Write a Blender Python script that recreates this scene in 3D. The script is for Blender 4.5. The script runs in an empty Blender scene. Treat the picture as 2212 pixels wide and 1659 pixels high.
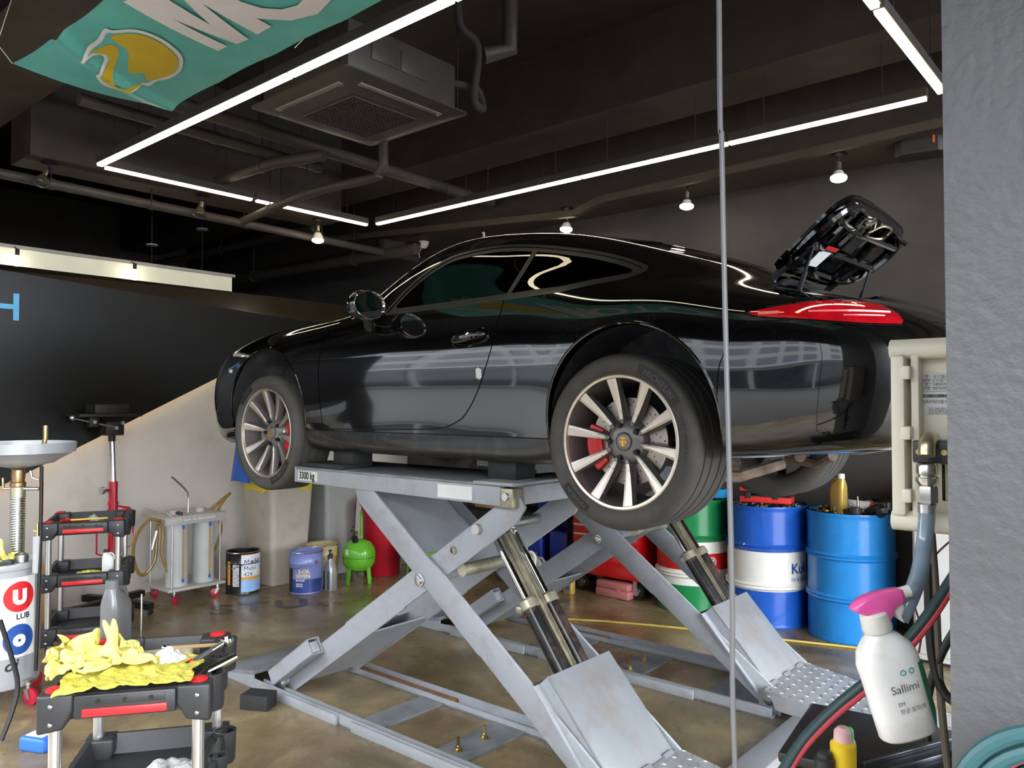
import bpy, bmesh, math, random
import numpy as np
from mathutils import Vector, Matrix
random.seed(7)
R = math.radians
PI = math.pi
sc = bpy.context.scene
COL = sc.collection

# ---------------------------------------------------------------- camera, sky, sun, exposure
EYE = 1.64
YAW, PITCH, FPX = R(40.5), R(1.466), 1700.0
cam = bpy.data.cameras.new('camera')
cam.sensor_width = 36.0
cam.lens = FPX / 2212.0 * 36.0
cam.clip_start = 0.05
camo = bpy.data.objects.new('camera', cam)
COL.objects.link(camo)
camo.location = (0, 0, EYE)
camo.rotation_euler = (R(90) + PITCH, 0, YAW)
sc.camera = camo

sc.view_settings.view_transform = 'Standard'
sc.view_settings.look = 'None'
sc.view_settings.gamma = 1.0
sc.view_settings.use_curve_mapping = False
sc.view_settings.exposure = 0.43

world = bpy.data.worlds.new('sky')
sc.world = world
world.use_nodes = True
wn = world.node_tree
wn.nodes.clear()
wo = wn.nodes.new('ShaderNodeOutputWorld')
wb = wn.nodes.new('ShaderNodeBackground')
wc = wn.nodes.new('ShaderNodeTexNoise')
wr = wn.nodes.new('ShaderNodeValToRGB')
wc.inputs['Scale'].default_value = 2.2
wc.inputs['Detail'].default_value = 5
wr.color_ramp.elements[0].color = (0.60, 0.72, 0.88, 1)
wr.color_ramp.elements[1].color = (0.95, 0.96, 0.97, 1)
wr.color_ramp.elements[0].position = 0.3
wr.color_ramp.elements[1].position = 0.62
wn.links.new(wc.outputs['Fac'], wr.inputs['Fac'])
wn.links.new(wr.outputs['Color'], wb.inputs['Color'])
wb.inputs['Strength'].default_value = 12.0
wn.links.new(wb.outputs['Background'], wo.inputs['Surface'])

# high hazy sun over the street behind the camera
sl = bpy.data.lights.new('sun', 'SUN')
sl.energy = 7.0
sl.angle = R(6)
sl.color = (1.0, 0.96, 0.9)
slo = bpy.data.objects.new('sun', sl)
COL.objects.link(slo)
slo.rotation_euler = Vector((-0.2, 0.3, -1.0)).to_track_quat('-Z', 'Y').to_euler()

# ---------------------------------------------------------------- helpers
_fw = Vector((-math.sin(YAW) * math.cos(PITCH), math.cos(YAW) * math.cos(PITCH), math.sin(PITCH)))
_rt = Vector((math.cos(YAW), math.sin(YAW), 0))
_up = _rt.cross(_fw)

def at(px, py, X=None, Y=None, Z=None, D=None):
    """photo measurement -> the point where that sight line meets a known plane"""
    d = _fw + _rt * ((px - 1106) / FPX) - _up * ((py - 829.5) / FPX)
    if X is not None: t = X / d.x
    elif Y is not None: t = Y / d.y
    elif Z is not None: t = (Z - EYE) / d.z
    else: t = D
    return Vector((0, 0, EYE)) + d * t

MATS = {}
def pm(name, col, rough=0.5, metal=0.0, var=0.12, scale=6.0, bump=0.0, bscale=60.0, coat=0.0, spec=0.5,
       stain=None, stain_amt=0.5, stain_scale=3.0, trans=0.0, emit=None, estr=0.0, sss=0.0, alpha=1.0, ior=1.45):
    """procedural principled material: noise-varied colour, optional stains and bump"""
    if name in MATS: return MATS[name]
    m = bpy.data.materials.new(name)
    m.use_nodes = True
    nt = m.node_tree
    b = nt.nodes['Principled BSDF']
    tc = nt.nodes.new('ShaderNodeTexCoord')
    n = nt.nodes.new('ShaderNodeTexNoise')
    n.inputs['Scale'].default_value = scale
    n.inputs['Detail'].default_value = 6
    nt.links.new(tc.outputs['Object'], n.inputs['Vector'])
    rp = nt.nodes.new('ShaderNodeValToRGB')
    lo = [max(0, c * (1 - var)) for c in col[:3]] + [1]
    hi = [min(1, c * (1 + var)) for c in col[:3]] + [1]
    rp.color_ramp.elements[0].color = lo
    rp.color_ramp.elements[1].color = hi
    rp.color_ramp.elements[0].position = 0.3
    rp.color_ramp.elements[1].position = 0.7
    nt.links.new(n.outputs['Fac'], rp.inputs['Fac'])
    out = rp.outputs['Color']
    if stain is not None:
        n2 = nt.nodes.new('ShaderNodeTexNoise')
        n2.inputs['Scale'].default_value = stain_scale
        n2.inputs['Detail'].default_value = 8
        n2.inputs['Roughness'].default_value = 0.65
        nt.links.new(tc.outputs['Object'], n2.inputs['Vector'])
        r2 = nt.nodes.new('ShaderNodeValToRGB')
        r2.color_ramp.elements[0].position = 0.5
        r2.color_ramp.elements[1].position = 0.72
        r2.color_ramp.elements[0].color = (0, 0, 0, 1)
        r2.color_ramp.elements[1].color = (stain_amt,) * 3 + (1,)
        nt.links.new(n2.outputs['Fac'], r2.inputs['Fac'])
        mx = nt.nodes.new('ShaderNodeMix')
        mx.data_type = 'RGBA'
        nt.links.new(r2.outputs['Color'], mx.inputs[0])
        nt.links.new(out, mx.inputs[6])
        mx.inputs[7].default_value = list(stain) + [1]
        out = mx.outputs[2]
    nt.links.new(out, b.inputs['Base Color'])
    b.inputs['Roughness'].default_value = rough
    b.inputs['Metallic'].default_value = metal
    b.inputs['Coat Weight'].default_value = coat
    b.inputs['Coat Roughness'].default_value = 0.03
    b.inputs['Specular IOR Level'].default_value = spec
    b.inputs['Transmission Weight'].default_value = trans
    b.inputs['IOR'].default_value = ior
    b.inputs['Alpha'].default_value = alpha
    if sss:
        b.inputs['Subsurface Weight'].default_value = sss
        b.inputs['Subsurface Radius'].default_value = (0.02, 0.02, 0.02)
    if emit:
        b.inputs['Emission Color'].default_value = list(emit) + [1]
        b.inputs['Emission Strength'].default_value = estr
    if bump:
        nb = nt.nodes.new('ShaderNodeTexNoise')
        nb.inputs['Scale'].default_value = bscale
        nb.inputs['Detail'].default_value = 4
        nt.links.new(tc.outputs['Object'], nb.inputs['Vector'])
        bp = nt.nodes.new('ShaderNodeBump')
        bp.inputs['Strength'].default_value = bump
        bp.inputs['Distance'].default_value = 0.01
        nt.links.new(nb.outputs['Fac'], bp.inputs['Height'])
        nt.links.new(bp.outputs['Normal'], b.inputs['Normal'])
    MATS[name] = m
    return m

def emat(name, col, strength):
    if name in MATS: return MATS[name]
    m = bpy.data.materials.new(name)
    m.use_nodes = True
    nt = m.node_tree
    nt.nodes.clear()
    o = nt.nodes.new('ShaderNodeOutputMaterial')
    e = nt.nodes.new('ShaderNodeEmission')
    e.inputs['Color'].default_value = list(col) + [1]
    e.inputs['Strength'].default_value = strength
    nt.links.new(e.outputs[0], o.inputs['Surface'])
    MATS[name] = m
    return m

def glassmat(name, tint, refl=1.0, rough=0.0, base=0.04):
    """thin pane: tinted see-through plus a Fresnel mirror reflection"""
    if name in MATS: return MATS[name]
    m = bpy.data.materials.new(name)
    m.use_nodes = True
    nt = m.node_tree
    nt.nodes.clear()
    o = nt.nodes.new('ShaderNodeOutputMaterial')
    t = nt.nodes.new('ShaderNodeBsdfTransparent')
    t.inputs['Color'].default_value = list(tint) + [1]
    g = nt.nodes.new('ShaderNodeBsdfGlossy')
    g.inputs['Roughness'].default_value = rough
    f = nt.nodes.new('ShaderNodeFresnel')
    f.inputs['IOR'].default_value = 1.5
    mx = nt.nodes.new('ShaderNodeMixShader')
    nt.links.new(f.outputs[0], mx.inputs[0])
    nt.links.new(t.outputs[0], mx.inputs[1])
    nt.links.new(g.outputs[0], mx.inputs[2])
    nt.links.new(mx.outputs[0], o.inputs['Surface'])
    MATS[name] = m
    return m

class MB:
    """collects faces; build() links them as ONE mesh object"""
    def __init__(s): s.v = []; s.f = []; s.m = []; s.mi = 0
    def add(s, vs, fs):
        o = len(s.v)
        s.v += [tuple(v) for v in vs]
        s.f += [tuple(i + o for i in f) for f in fs]
        s.m += [s.mi] * len(fs)
        return s
    def box(s, c, d, rz=0.0, M=None):
        hx, hy, hz = d[0] / 2, d[1] / 2, d[2] / 2
        vs = [(x, y, z) for z in (-hz, hz) for x, y in ((-hx, -hy), (hx, -hy), (hx, hy), (-hx, hy))]
        if M is None: M = Matrix.Translation(c) @ Matrix.Rotation(rz, 4, 'Z')
        else: M = Matrix.Translation(c) @ M
        return s.add([M @ Vector(v) for v in vs], [(3, 2, 1, 0), (4, 5, 6, 7), (0, 1, 5, 4), (1, 2, 6, 5), (2, 3, 7, 6), (3, 0, 4, 7)])
    def bb(s, a, b):
        return s.box([(a[i] + b[i]) / 2 for i in range(3)], [abs(b[i] - a[i]) for i in range(3)])
    def prism(s, poly, a, b):
        """poly: 3D points of one end cap, extruded by the vector b (a unused offset)"""
        n = len(poly)
        a = Vector(a); b = Vector(b)
        vs = [Vector(p) + a for p in poly] + [Vector(p) + a + b for p in poly]
        fs = [tuple(range(n))[::-1], tuple(range(n, 2 * n))] + [(i, (i + 1) % n, n + (i + 1) % n, n + i) for i in range(n)]
        return s.add(vs, fs)
    def lathe(s, prof, n=32, c=(0, 0, 0), M=None, ang=2 * PI, caps=False):
        """profile [(r, z)] turned about z"""
        full = abs(ang - 2 * PI) < 1e-6
        k = n if full else n + 1
        vs = []
        for r, z in prof:
            for i in range(k):
                a = ang * i / n
                vs.append(Vector((r * math.cos(a), r * math.sin(a), z)))
        M = Matrix.Translation(c) @ (M or Matrix())
        fs = []
        for j in range(len(prof) - 1):
            for i in range(n):
                i2 = (i + 1) % k
                fs.append((j * k + i, j * k + i2, (j + 1) * k + i2, (j + 1) * k + i))
        if caps:
            fs.append(tuple(range(k))[::-1])
            fs.append(tuple((len(prof) - 1) * k + i for i in range(k)))
        return s.add([M @ v for v in vs], fs)
    def cyl(s, a, b, r, n=16, r2=None, caps=True):
        a = Vector(a); b = Vector(b)
        L = (b - a).length
        M = Matrix.Translation(a) @ (b - a).to_track_quat('Z', 'Y').to_matrix().to_4x4()
        return s.lathe([(r, 0), (r if r2 is None else r2, L)], n, M=M, caps=caps)
    def tube(s, pts, r, n=8, closed=False, caps=True):
        P = [Vector(p) for p in pts]
        k = len(P)
        rs = r if isinstance(r, (list, tuple)) else [r] * k
        T = []
        for i in range(k):
            if closed: t = P[(i + 1) % k] - P[i - 1]
            else: t = P[min(i + 1, k - 1)] - P[max(i - 1, 0)]
            T.append(t.normalized() if t.length > 1e-9 else Vector((0, 0, 1)))
        up = Vector((0, 0, 1)) if abs(T[0].z) < 0.9 else Vector((1, 0, 0))
        N = (up - T[0] * up.dot(T[0])).normalized()
        vs = []
        for i in range(k):
            N = (N - T[i] * N.dot(T[i]))
            N = N.normalized() if N.length > 1e-6 else T[i].orthogonal().normalized()
            B = T[i].cross(N)
            for j in range(n):
                a = 2 * PI * j / n
                vs.append(P[i] + (N * math.cos(a) + B * math.sin(a)) * rs[i])
        fs = []
        for i in range(k if closed else k - 1):
            i2 = (i + 1) % k
            for j in range(n):
                j2 = (j + 1) % n
                fs.append((i * n + j, i * n + j2, i2 * n + j2, i2 * n + j))
        if caps and not closed:
            fs.append(tuple(range(n))[::-1])
            fs.append(tuple((k - 1) * n + j for j in range(n)))
        return s.add(vs, fs)
    def sphere(s, c, r, n=16, m=10, sc=(1, 1, 1)):
        prof = [(max(1e-4, r * math.sin(PI * j / m)), -r * math.cos(PI * j / m)) for j in range(m + 1)]
        return s.lathe(prof, n, M=Matrix.Translation(c) @ Matrix.Diagonal((sc[0], sc[1], sc[2], 1)))
    def torus(s, c, R_, r, n=32, m=10, M=None):
        prof = [(R_ + r * math.cos(2 * PI * j / m), r * math.sin(2 * PI * j / m)) for j in range(m + 1)]
        return s.lathe(prof, n, c=c, M=M)
    def grid(s, fn, nu, nv):
        vs = [fn(i / nu, j / nv) for j in range(nv + 1) for i in range(nu + 1)]
        fs = [(j * (nu + 1) + i, j * (nu + 1) + i + 1, (j + 1) * (nu + 1) + i + 1, (j + 1) * (nu + 1) + i) for j in range(nv) for i in range(nu)]
        return s.add(vs, fs)
    def mesh(s, name, bevel=0.0, segs=2, smooth=35, merge=False):
        me = bpy.data.meshes.new(name)
        me.from_pydata(s.v, [], s.f)
        me.polygons.foreach_set('material_index', s.m)
        bm = bmesh.new()
        bm.from_mesh(me)
        if merge: bmesh.ops.remove_doubles(bm, verts=bm.verts, dist=1e-5)
        bmesh.ops.recalc_face_normals(bm, faces=bm.faces)
        if bevel > 0:
            es = [e for e in bm.edges if len(e.link_faces) == 2 and e.calc_face_angle(0) > R(30)]
            bmesh.ops.bevel(bm, geom=es, offset=bevel, segments=segs, affect='EDGES', profile=0.5, clamp_overlap=True)
        bm.to_mesh(me)
        bm.free()
        if smooth:
            me.shade_smooth()
            me.set_sharp_from_angle(angle=R(smooth))
        return me
    def build(s, name, mat, parent=None, bevel=0.0, segs=2, smooth=35, merge=False, world_parent=False):
        me = s.mesh(name, bevel, segs, smooth, merge)
        return link(name, me, mat, parent)

def link(name, me, mat, parent=None):
    o = bpy.data.objects.new(name, me)
    COL.objects.link(o)
    if not me.materials:
        for m in (mat if isinstance(mat, (list, tuple)) else [mat]): me.materials.append(m)
    if parent is not None:
        o.parent = parent
        if parent.get('_w'):
            o.matrix_parent_inverse = Matrix.Translation(-Vector(parent.location))
    return o

def tag(o, label, cat, group=None):
    o['label'] = label
    o['category'] = cat
    if group: o['group'] = group
    return o

def struct(o):
    o['kind'] = 'structure'
    return o

def thing(name, label, cat, loc=(0, 0, 0), rz=0.0, group=None, w=False):
    """Empty at the thing's base; with w=True the parts are given in room coordinates"""
    e = bpy.data.objects.new(name, None)
    COL.objects.link(e)
    e.location = loc
    e.rotation_euler = (0, 0, rz)
    e.empty_display_size = 0.1
    if w: e['_w'] = 1
    return tag(e, label, cat, group)

def dup(root, loc, rz=0.0, label=None):
    r = root.copy(); COL.objects.link(r)
    r.location = loc; r.rotation_euler = (0, 0, rz)
    if label: r['label'] = label
    for ch in list(root.children):
        c = ch.copy(); COL.objects.link(c); c.parent = r; c.matrix_parent_inverse = ch.matrix_parent_inverse.copy()
        for g in list(ch.children):
            d = g.copy(); COL.objects.link(d); d.parent = c; d.matrix_parent_inverse = g.matrix_parent_inverse.copy()
    return r

def spline(pts, n=8, closed=False):
    """Catmull-Rom through points"""
    P = [Vector(p) for p in pts]
    k = len(P)
    out = []
    for i in range(k if closed else k - 1):
        p1 = P[i]; p2 = P[(i + 1) % k]
        p0 = P[i - 1] if (i > 0 or closed) else p1 + (p1 - p2)
        p3 = P[(i + 2) % k] if (i + 2 < k or closed) else p2 + (p2 - p1)
        for j in range(n):
            t = j / n
            out.append(0.5 * ((2 * p1) + (p2 - p0) * t + (2 * p0 - 5 * p1 + 4 * p2 - p3) * t * t + (3 * p1 - p0 - 3 * p2 + p3) * t ** 3))
    if not closed: out.append(P[-1])
    return out

def text_geo(s, size=1.0, align='LEFT', bold=0.0, extrude=0.0, shear=0.0, spacing=1.0):
    """flat lettering as (verts, faces) in the xy plane, baseline on y=0"""
    cu = bpy.data.curves.new('txt', 'FONT')
    cu.body = s
    cu.size = size
    cu.align_x = align
    cu.offset = bold
    cu.extrude = extrude
    cu.shear = shear
    cu.space_character = spacing
    cu.resolution_u = 3
    ob = bpy.data.objects.new('txt', cu)
    COL.objects.link(ob)
    dg = bpy.context.evaluated_depsgraph_get()
    me = ob.evaluated_get(dg).to_mesh()
    vs = [v.co.copy() for v in me.vertices]
    fs = [tuple(p.vertices) for p in me.polygons]
    ob.evaluated_get(dg).to_mesh_clear()
    bpy.data.objects.remove(ob)
    bpy.data.curves.remove(cu)
    return vs, fs

def text_obj(name, s, size, mat, parent, M=None, fn=None, **k):
    vs, fs = text_geo(s, size, **k)
    if fn:
        bm = bmesh.new(); vv = [bm.verts.new(v) for v in vs]
        for f in fs:
            try: bm.faces.new([vv[i] for i in f])
            except ValueError: pass
        bmesh.ops.triangulate(bm, faces=bm.faces)
        for _ in range(3):
            es = [e for e in bm.edges if e.calc_length() > size * .22]
            if not es: break
            bmesh.ops.subdivide_edges(bm, edges=es, cuts=1); bmesh.ops.triangulate(bm, faces=bm.faces)
        bm.verts.index_update()
        vs = [Vector(fn(v.co)) for v in bm.verts]; fs = [tuple(v.index for v in f.verts) for f in bm.faces]
        bm.free()
    if M is not None: vs = [M @ v for v in vs]
    b = MB(); b.add(vs, fs)
    me = bpy.data.meshes.new(name)
    me.from_pydata(b.v, [], b.f)
    return link(name, me, mat, parent)

def frame(o, x, y):
    """matrix with origin o, local x along x, local y along y"""
    x = Vector(x).normalized(); y = Vector(y); y = (y - x * y.dot(x)).normalized()
    z = x.cross(y)
    return Matrix(((x.x, y.x, z.x, o[0]), (x.y, y.y, z.y, o[1]), (x.z, y.z, z.z, o[2]), (0, 0, 0, 1)))
# ---------------------------------------------------------------- the room
def floor_mat():
    m = bpy.data.materials.new('polished_stained_concrete'); m.use_nodes = True
    nt = m.node_tree; b = nt.nodes['Principled BSDF']
    tc = nt.nodes.new('ShaderNodeTexCoord')
    def noise(s, d=8, r=0.6, dist=0.0):
        n = nt.nodes.new('ShaderNodeTexNoise'); n.inputs['Scale'].default_value = s; n.inputs['Detail'].default_value = d
        n.inputs['Roughness'].default_value = r; n.inputs['Distortion'].default_value = dist
        nt.links.new(tc.outputs['Object'], n.inputs['Vector']); return n.outputs['Fac']
    def ramp(f, stops):
        r = nt.nodes.new('ShaderNodeValToRGB'); nt.links.new(f, r.inputs['Fac'])
        e = r.color_ramp.elements
        e[0].position, e[0].color = stops[0][0], list(stops[0][1]) + [1]
        e[1].position, e[1].color = stops[-1][0], list(stops[-1][1]) + [1]
        for p, c in stops[1:-1]:
            x = e.new(p); x.color = list(c) + [1]
        return r.outputs['Color']
    def mix(f, a, c, mode='MIX'):
        x = nt.nodes.new('ShaderNodeMix'); x.data_type = 'RGBA'; x.blend_type = mode
        for k, v in ((0, f), (6, a), (7, c)):
            if hasattr(v, 'is_linked'): nt.links.new(v, x.inputs[k])
            elif k == 0: x.inputs[0].default_value = v
            else: x.inputs[k].default_value = list(v) + [1]
        return x.outputs[2]
    base = ramp(noise(1.7, 10, 0.62, 0.6), [(0.30, (.13, .096, .052)), (0.48, (.24, .180, .098)), (0.60, (.33, .254, .138)), (0.75, (.43, .342, .19))])
    dk = ramp(noise(3.3, 6, 0.7, 1.2), [(0.40, (1, 1, 1)), (0.52, (.72, .70, .68)), (0.68, (1, 1, 1))])
    c = mix(1.0, base, dk, 'MULTIPLY')
    oil = ramp(noise(0.9, 5, 0.5), [(0.50, (0, 0, 0)), (0.66, (.55, .55, .55))])
    c = mix(oil, c, (.10, .078, .052))
    speck = ramp(noise(45, 4, 0.7), [(0.66, (0, 0, 0)), (0.72, (.5, .5, .5))])
    c = mix(speck, c, (.075, .06, .045))
    nt.links.new(c, b.inputs['Base Color'])
    rr = nt.nodes.new('ShaderNodeMapRange'); nt.links.new(noise(2.4, 6), rr.inputs[0])
    rr.inputs[1].default_value = .3; rr.inputs[2].default_value = .7; rr.inputs[3].default_value = .16; rr.inputs[4].default_value = .42
    nt.links.new(rr.outputs[0], b.inputs['Roughness'])
    bp = nt.nodes.new('ShaderNodeBump'); bp.inputs['Strength'].default_value = .12; bp.inputs['Distance'].default_value = .006
    nt.links.new(noise(7, 6), bp.inputs['Height']); nt.links.new(bp.outputs['Normal'], b.inputs['Normal'])
    return m

f = MB(); f.add([(-11.2, -0.6, 0), (4, -0.6, 0), (4, 6.3, 0), (-11.2, 6.3, 0)], [(0, 1, 2, 3)])
struct(f.build('floor', floor_mat(), smooth=0))
f = MB(); f.add([(-40, -40, -.03), (40, -40, -.03), (40, 12, -.03), (-40, 12, -.03)], [(0, 1, 2, 3)])
struct(f.build('floor_street', pm('street_asphalt', (.06, .058, .056), .8, var=.15, bump=.2), smooth=0))

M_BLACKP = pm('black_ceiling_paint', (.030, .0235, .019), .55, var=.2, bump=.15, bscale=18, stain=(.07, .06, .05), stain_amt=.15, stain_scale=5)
M_SOFFIT = pm('brown_grey_soffit_paint', (.062, .049, .037), .6, var=.18, bump=.15, bscale=14)
M_WALLG = pm('dark_grey_wall_paint', (.052, .048, .045), .5, var=.1, bump=.12, bscale=40)
M_CONC = pm('pale_concrete', (.54, .50, .45), .75, var=.12, scale=1.3, stain=(.36, .33, .30), stain_amt=.45, stain_scale=2.6, bump=.12, bscale=25)

f = MB(); f.bb((-11.2, -1.6, 4.34), (4, 6.4, 4.5)); struct(f.build('ceiling', M_BLACKP, smooth=0))
f = MB(); f.bb((-11.2, 6.2, 0), (4, 6.4, 4.34)); struct(f.build('wall_back', M_WALLG, smooth=0))
f = MB(); f.bb((-11.3, -.6, 0), (-11.15, 6.2, 4.34)); struct(f.build('wall_far', M_BLACKP, smooth=0))
f = MB(); f.bb((-11.2, -1.6, 3.35), (4, -1.4, 4.34)); struct(f.build('wall_front_header', M_BLACKP, smooth=0))
f = MB(); f.bb((-11.2, .30, 0), (-6.9, .5, 4.34)); struct(f.build('wall_front_left', M_BLACKP, smooth=0))
f = MB(); f.bb((-7.02, -.6, 0), (-6.9, 6.2, 2.70)); struct(f.build('wall_left', M_CONC, smooth=0))
for i, (a, b_) in enumerate((((-11.1, 4.72, 3.76), (4, 5.22, 4.34)), ((-11.1, 1.40, 3.76), (4, 2.0, 4.34)), ((-6.62, 2.0, 3.42), (-6.22, 4.72, 4.34)), ((-11.1, 5.66, 3.42), (4, 6.2, 4.34)))):
    f = MB(); f.bb(a, b_)
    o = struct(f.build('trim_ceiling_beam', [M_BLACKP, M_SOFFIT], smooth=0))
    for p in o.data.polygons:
        if p.normal.z < -.9: p.material_index = 1  # beam undersides take a lighter brown-grey than the black sides
# facade pillar beside the opening: rough grey paint
f = MB(); f.bb((-.246, 1.2, 0), (.62, 2.25, 4.34))
struct(f.build('wall_pillar', pm('rough_grey_pillar_paint', (.095, .095, .097), .42, var=.08, bump=.45, bscale=55), smooth=0))
# cream-lit low wall seen over the partition
f = MB(); f.bb((-7.42, -.4, 0), (-7.32, 4.20, 2.925)); struct(f.build('wall_cream', pm('cream_wall', (.80, .78, .60), .7, var=.04), smooth=0))
f = MB(); f.bb((-7.44, -.4, 2.925), (-7.29, 4.22, 2.95)); struct(f.build('trim_cream_wall_cap', pm('grey_cap', (.3, .28, .25), .5), smooth=0))

# folded black panel with a slanted lower edge on the left wall
XF = -6.78
poly = [(-.55, .0), (-.05, .0), (4.95, 2.475), (4.19, 2.51), (2.0, 2.655), (-.55, 2.83)]
pan = MB()
pan.prism([(XF, y, z) for y, z in poly], (0, 0, 0), (-.05, 0, 0))
po = pan.build('trim_black_wall_panel', pm('gloss_black_panel', (.006, .0055, .005), .30, spec=.28, var=.2, bump=.06, bscale=3, stain=(.012, .011, .01), stain_amt=.3), smooth=0)
struct(po)
fac = MB()
fac.add([(XF, -.55, 2.83), (XF, 2.0, 2.655), (XF, 4.19, 2.51), (XF, 4.95, 2.475), (-6.90, 6.19, 2.70), (-6.90, 4.6, 2.715), (-6.90, 2.0, 2.715), (-6.90, -.55, 2.86)], [(0, 1, 6, 7), (1, 2, 5, 6), (2, 3, 4, 5)])
struct(fac.build('trim_black_panel_facet', pm('satin_dark_brown_facet', (.03, .022, .014), .3, .3, var=.15), smooth=0))
v0, v1 = Vector((XF, -.05, .0)), Vector((XF, 4.95, 2.475))
g = MB(); dn = Vector((0, .447, -.894)) * -.02
g.prism([(XF - .055, -.02, .03), (XF - .075, -.02, .03), (XF - .075, 4.9, 2.465), (XF - .055, 4.9, 2.465)], (0, 0, 0), (0, 0, .012))
tag(g.build('led_strip', emat('warm_edge_led', (1, .72, .36), 5.0), smooth=0), 'warm light strip hidden along the slanted edge of the black wall panel', 'led strip')
tag(text_obj('wall_letter', 'H', .285, pm('sky_blue_letter', (.10, .42, .75), .4), None, M=frame((XF + .004, 2.135, 2.285), (0, 1, 0), (0, 0, 1)), align='RIGHT', bold=.006), 'sky blue capital letter H on the black wall panel', 'letter')

# ---------------------------------------------------------------- light battens in a rectangle
M_LED = emat('led_diffuser', (1.0, .84, .58), 11.0)
M_HOUS = pm('black_batten_housing', (.05, .045, .04), .5)
def batten(p, q, lab):
    p, q = Vector(p), Vector(q)
    t = thing('led_batten', lab, 'ceiling light', (p + q) / 2 + Vector((0, 0, .03)), 0, 'warm light battens in a rectangle', w=True)
    d = (q - p).normalized(); s = d.cross(Vector((0, 0, 1)))
    b = MB(); b.prism([p + s * .026 + Vector((0, 0, z)) for z in (.005, .06)] + [p - s * .026 + Vector((0, 0, z)) for z in (.06, .005)], (0, 0, 0), q - p)
    b.build('housing', M_HOUS, t, smooth=0)
    b = MB(); a = p + d * .006; c = q - d * .006
    b.prism([a + s * .021 + Vector((0, 0, .012)), a + s * .018 - Vector((0, 0, .012)), a - s * .018 - Vector((0, 0, .012)), a - s * .021 + Vector((0, 0, .012))], (0, 0, 0), c - a)
    b.build('diffuser', M_LED, t, smooth=0)
    for k in (.2, .8):
        b = MB(); e = p.lerp(q, k); b.cyl(e + Vector((0, 0, .06)), e + Vector((0, 0, 4.34 - e.z if not (4.72 < e.y < 5.22) else 3.76 - e.z)), .003, 6); b.build('hanger_rod', M_BLKM, t)
M_BLKM = pm('black_steel', (.02, .018, .016), .5, .4)
ZL = 3.38
_wh = ('at the end by the dome camera', 'above the windscreen', 'crossed by the hanging cable', 'ending at the grey pillar')
for k in range(4): batten((-5.90 + 1.206 * k, 4.9, ZL), (-4.70 + 1.206 * k, 4.9, ZL), 'warm light batten in the far row, ' + _wh[k])
_wh = ('at the end by the black wall panel', 'passing the banner emblem', 'passing the air conditioner', 'farthest from the black wall panel')
for k in range(4): batten((-5.97 + 1.206 * k, 2.37, ZL), (-4.77 + 1.206 * k, 2.37, ZL), 'warm light batten beside the banner, ' + _wh[k])
for k, yy in enumerate((2.42, 3.66)): batten((-6.0, yy, ZL), (-6.0, yy + 1.2, ZL), 'short-row warm light batten by the black wall panel, ' + ('meeting the banner row' if k == 0 else 'crossed by the bent drain pipe'))
for k, yy in enumerate((2.42, 3.66)): batten((-1.0, yy, ZL), (-1.0, yy + 1.2, ZL), 'short-row warm light batten by the grey pillar, ' + ('near the banner' if k == 0 else 'meeting the far row'))

# ---------------------------------------------------------------- teal banner under the ceiling
BX0, BX1, BY0, BY1, BZ = -4.42, -.02, 1.335, 2.15, 3.34
def bz(x, y):
    u = (x - BX0) / (BX1 - BX0); v = (y - BY0) / (BY1 - BY0)
    e = math.sin(PI * v) * .03 + .012 * math.sin(9 * u + 4 * v)
    return BZ - e - .03 * math.exp(-((x + 4.42 - .55 * (1 - v)) / .05) ** 2) * (1 - .4 * v)
ban = thing('banner', 'teal fabric banner with white lettering and a yellow emblem hung below the ceiling', 'banner', ((BX0 + BX1) / 2, (BY0 + BY1) / 2, BZ), 0, w=True)
def _clo(u, v):
    x = BX0 + (BX1 - BX0) * u + .04 * math.sin(PI * v) * (1 - 2 * u)
    y = BY0 + (BY1 - BY0) * v - .03 * math.sin(PI * u) * (2 * v - 1) - .02 * abs(math.sin(8 * PI * u)) * (v - .5)
    return (x, y, bz(x, y))
b = MB(); b.grid(_clo, 160, 36)
b.build('cloth', pm('teal_banner_cloth', (.13, .50, .44), .45, var=.08, sss=0), ban)
M_BW = pm('banner_white_print', (.78, .74, .72), .5, var=.04)
M_BYE = pm('banner_yellow_print', (.62, .44, .02), .5, var=.06)
bp_ = lambda o: (lambda v: (v.x, v.y, bz(v.x, v.y) - o))
vs, fs = text_geo('OTOREX', .71, 'LEFT', bold=.018, spacing=1.08)
bm = bmesh.new(); vv = [bm.verts.new((-3.07 + v.x * .95, 1.965 - v.y, 0)) for v in vs]
for f_ in fs:
    try: bm.faces.new([vv[i] for i in f_])
    except ValueError: pass
bmesh.ops.triangulate(bm, faces=bm.faces)
for _ in range(5):
    bmesh.ops.subdivide_edges(bm, edges=[e for e in bm.edges if e.calc_length() > .045], cuts=1); bmesh.ops.triangulate(bm, faces=bm.faces)
bmesh.ops.triangulate(bm, faces=bm.faces)
for v in bm.verts: v.co = bp_(.010)(v.co)
me = bpy.data.meshes.new('lettering'); bm.to_mesh(me); bm.free(); link('lettering', me, M_BW, ban)
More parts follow.
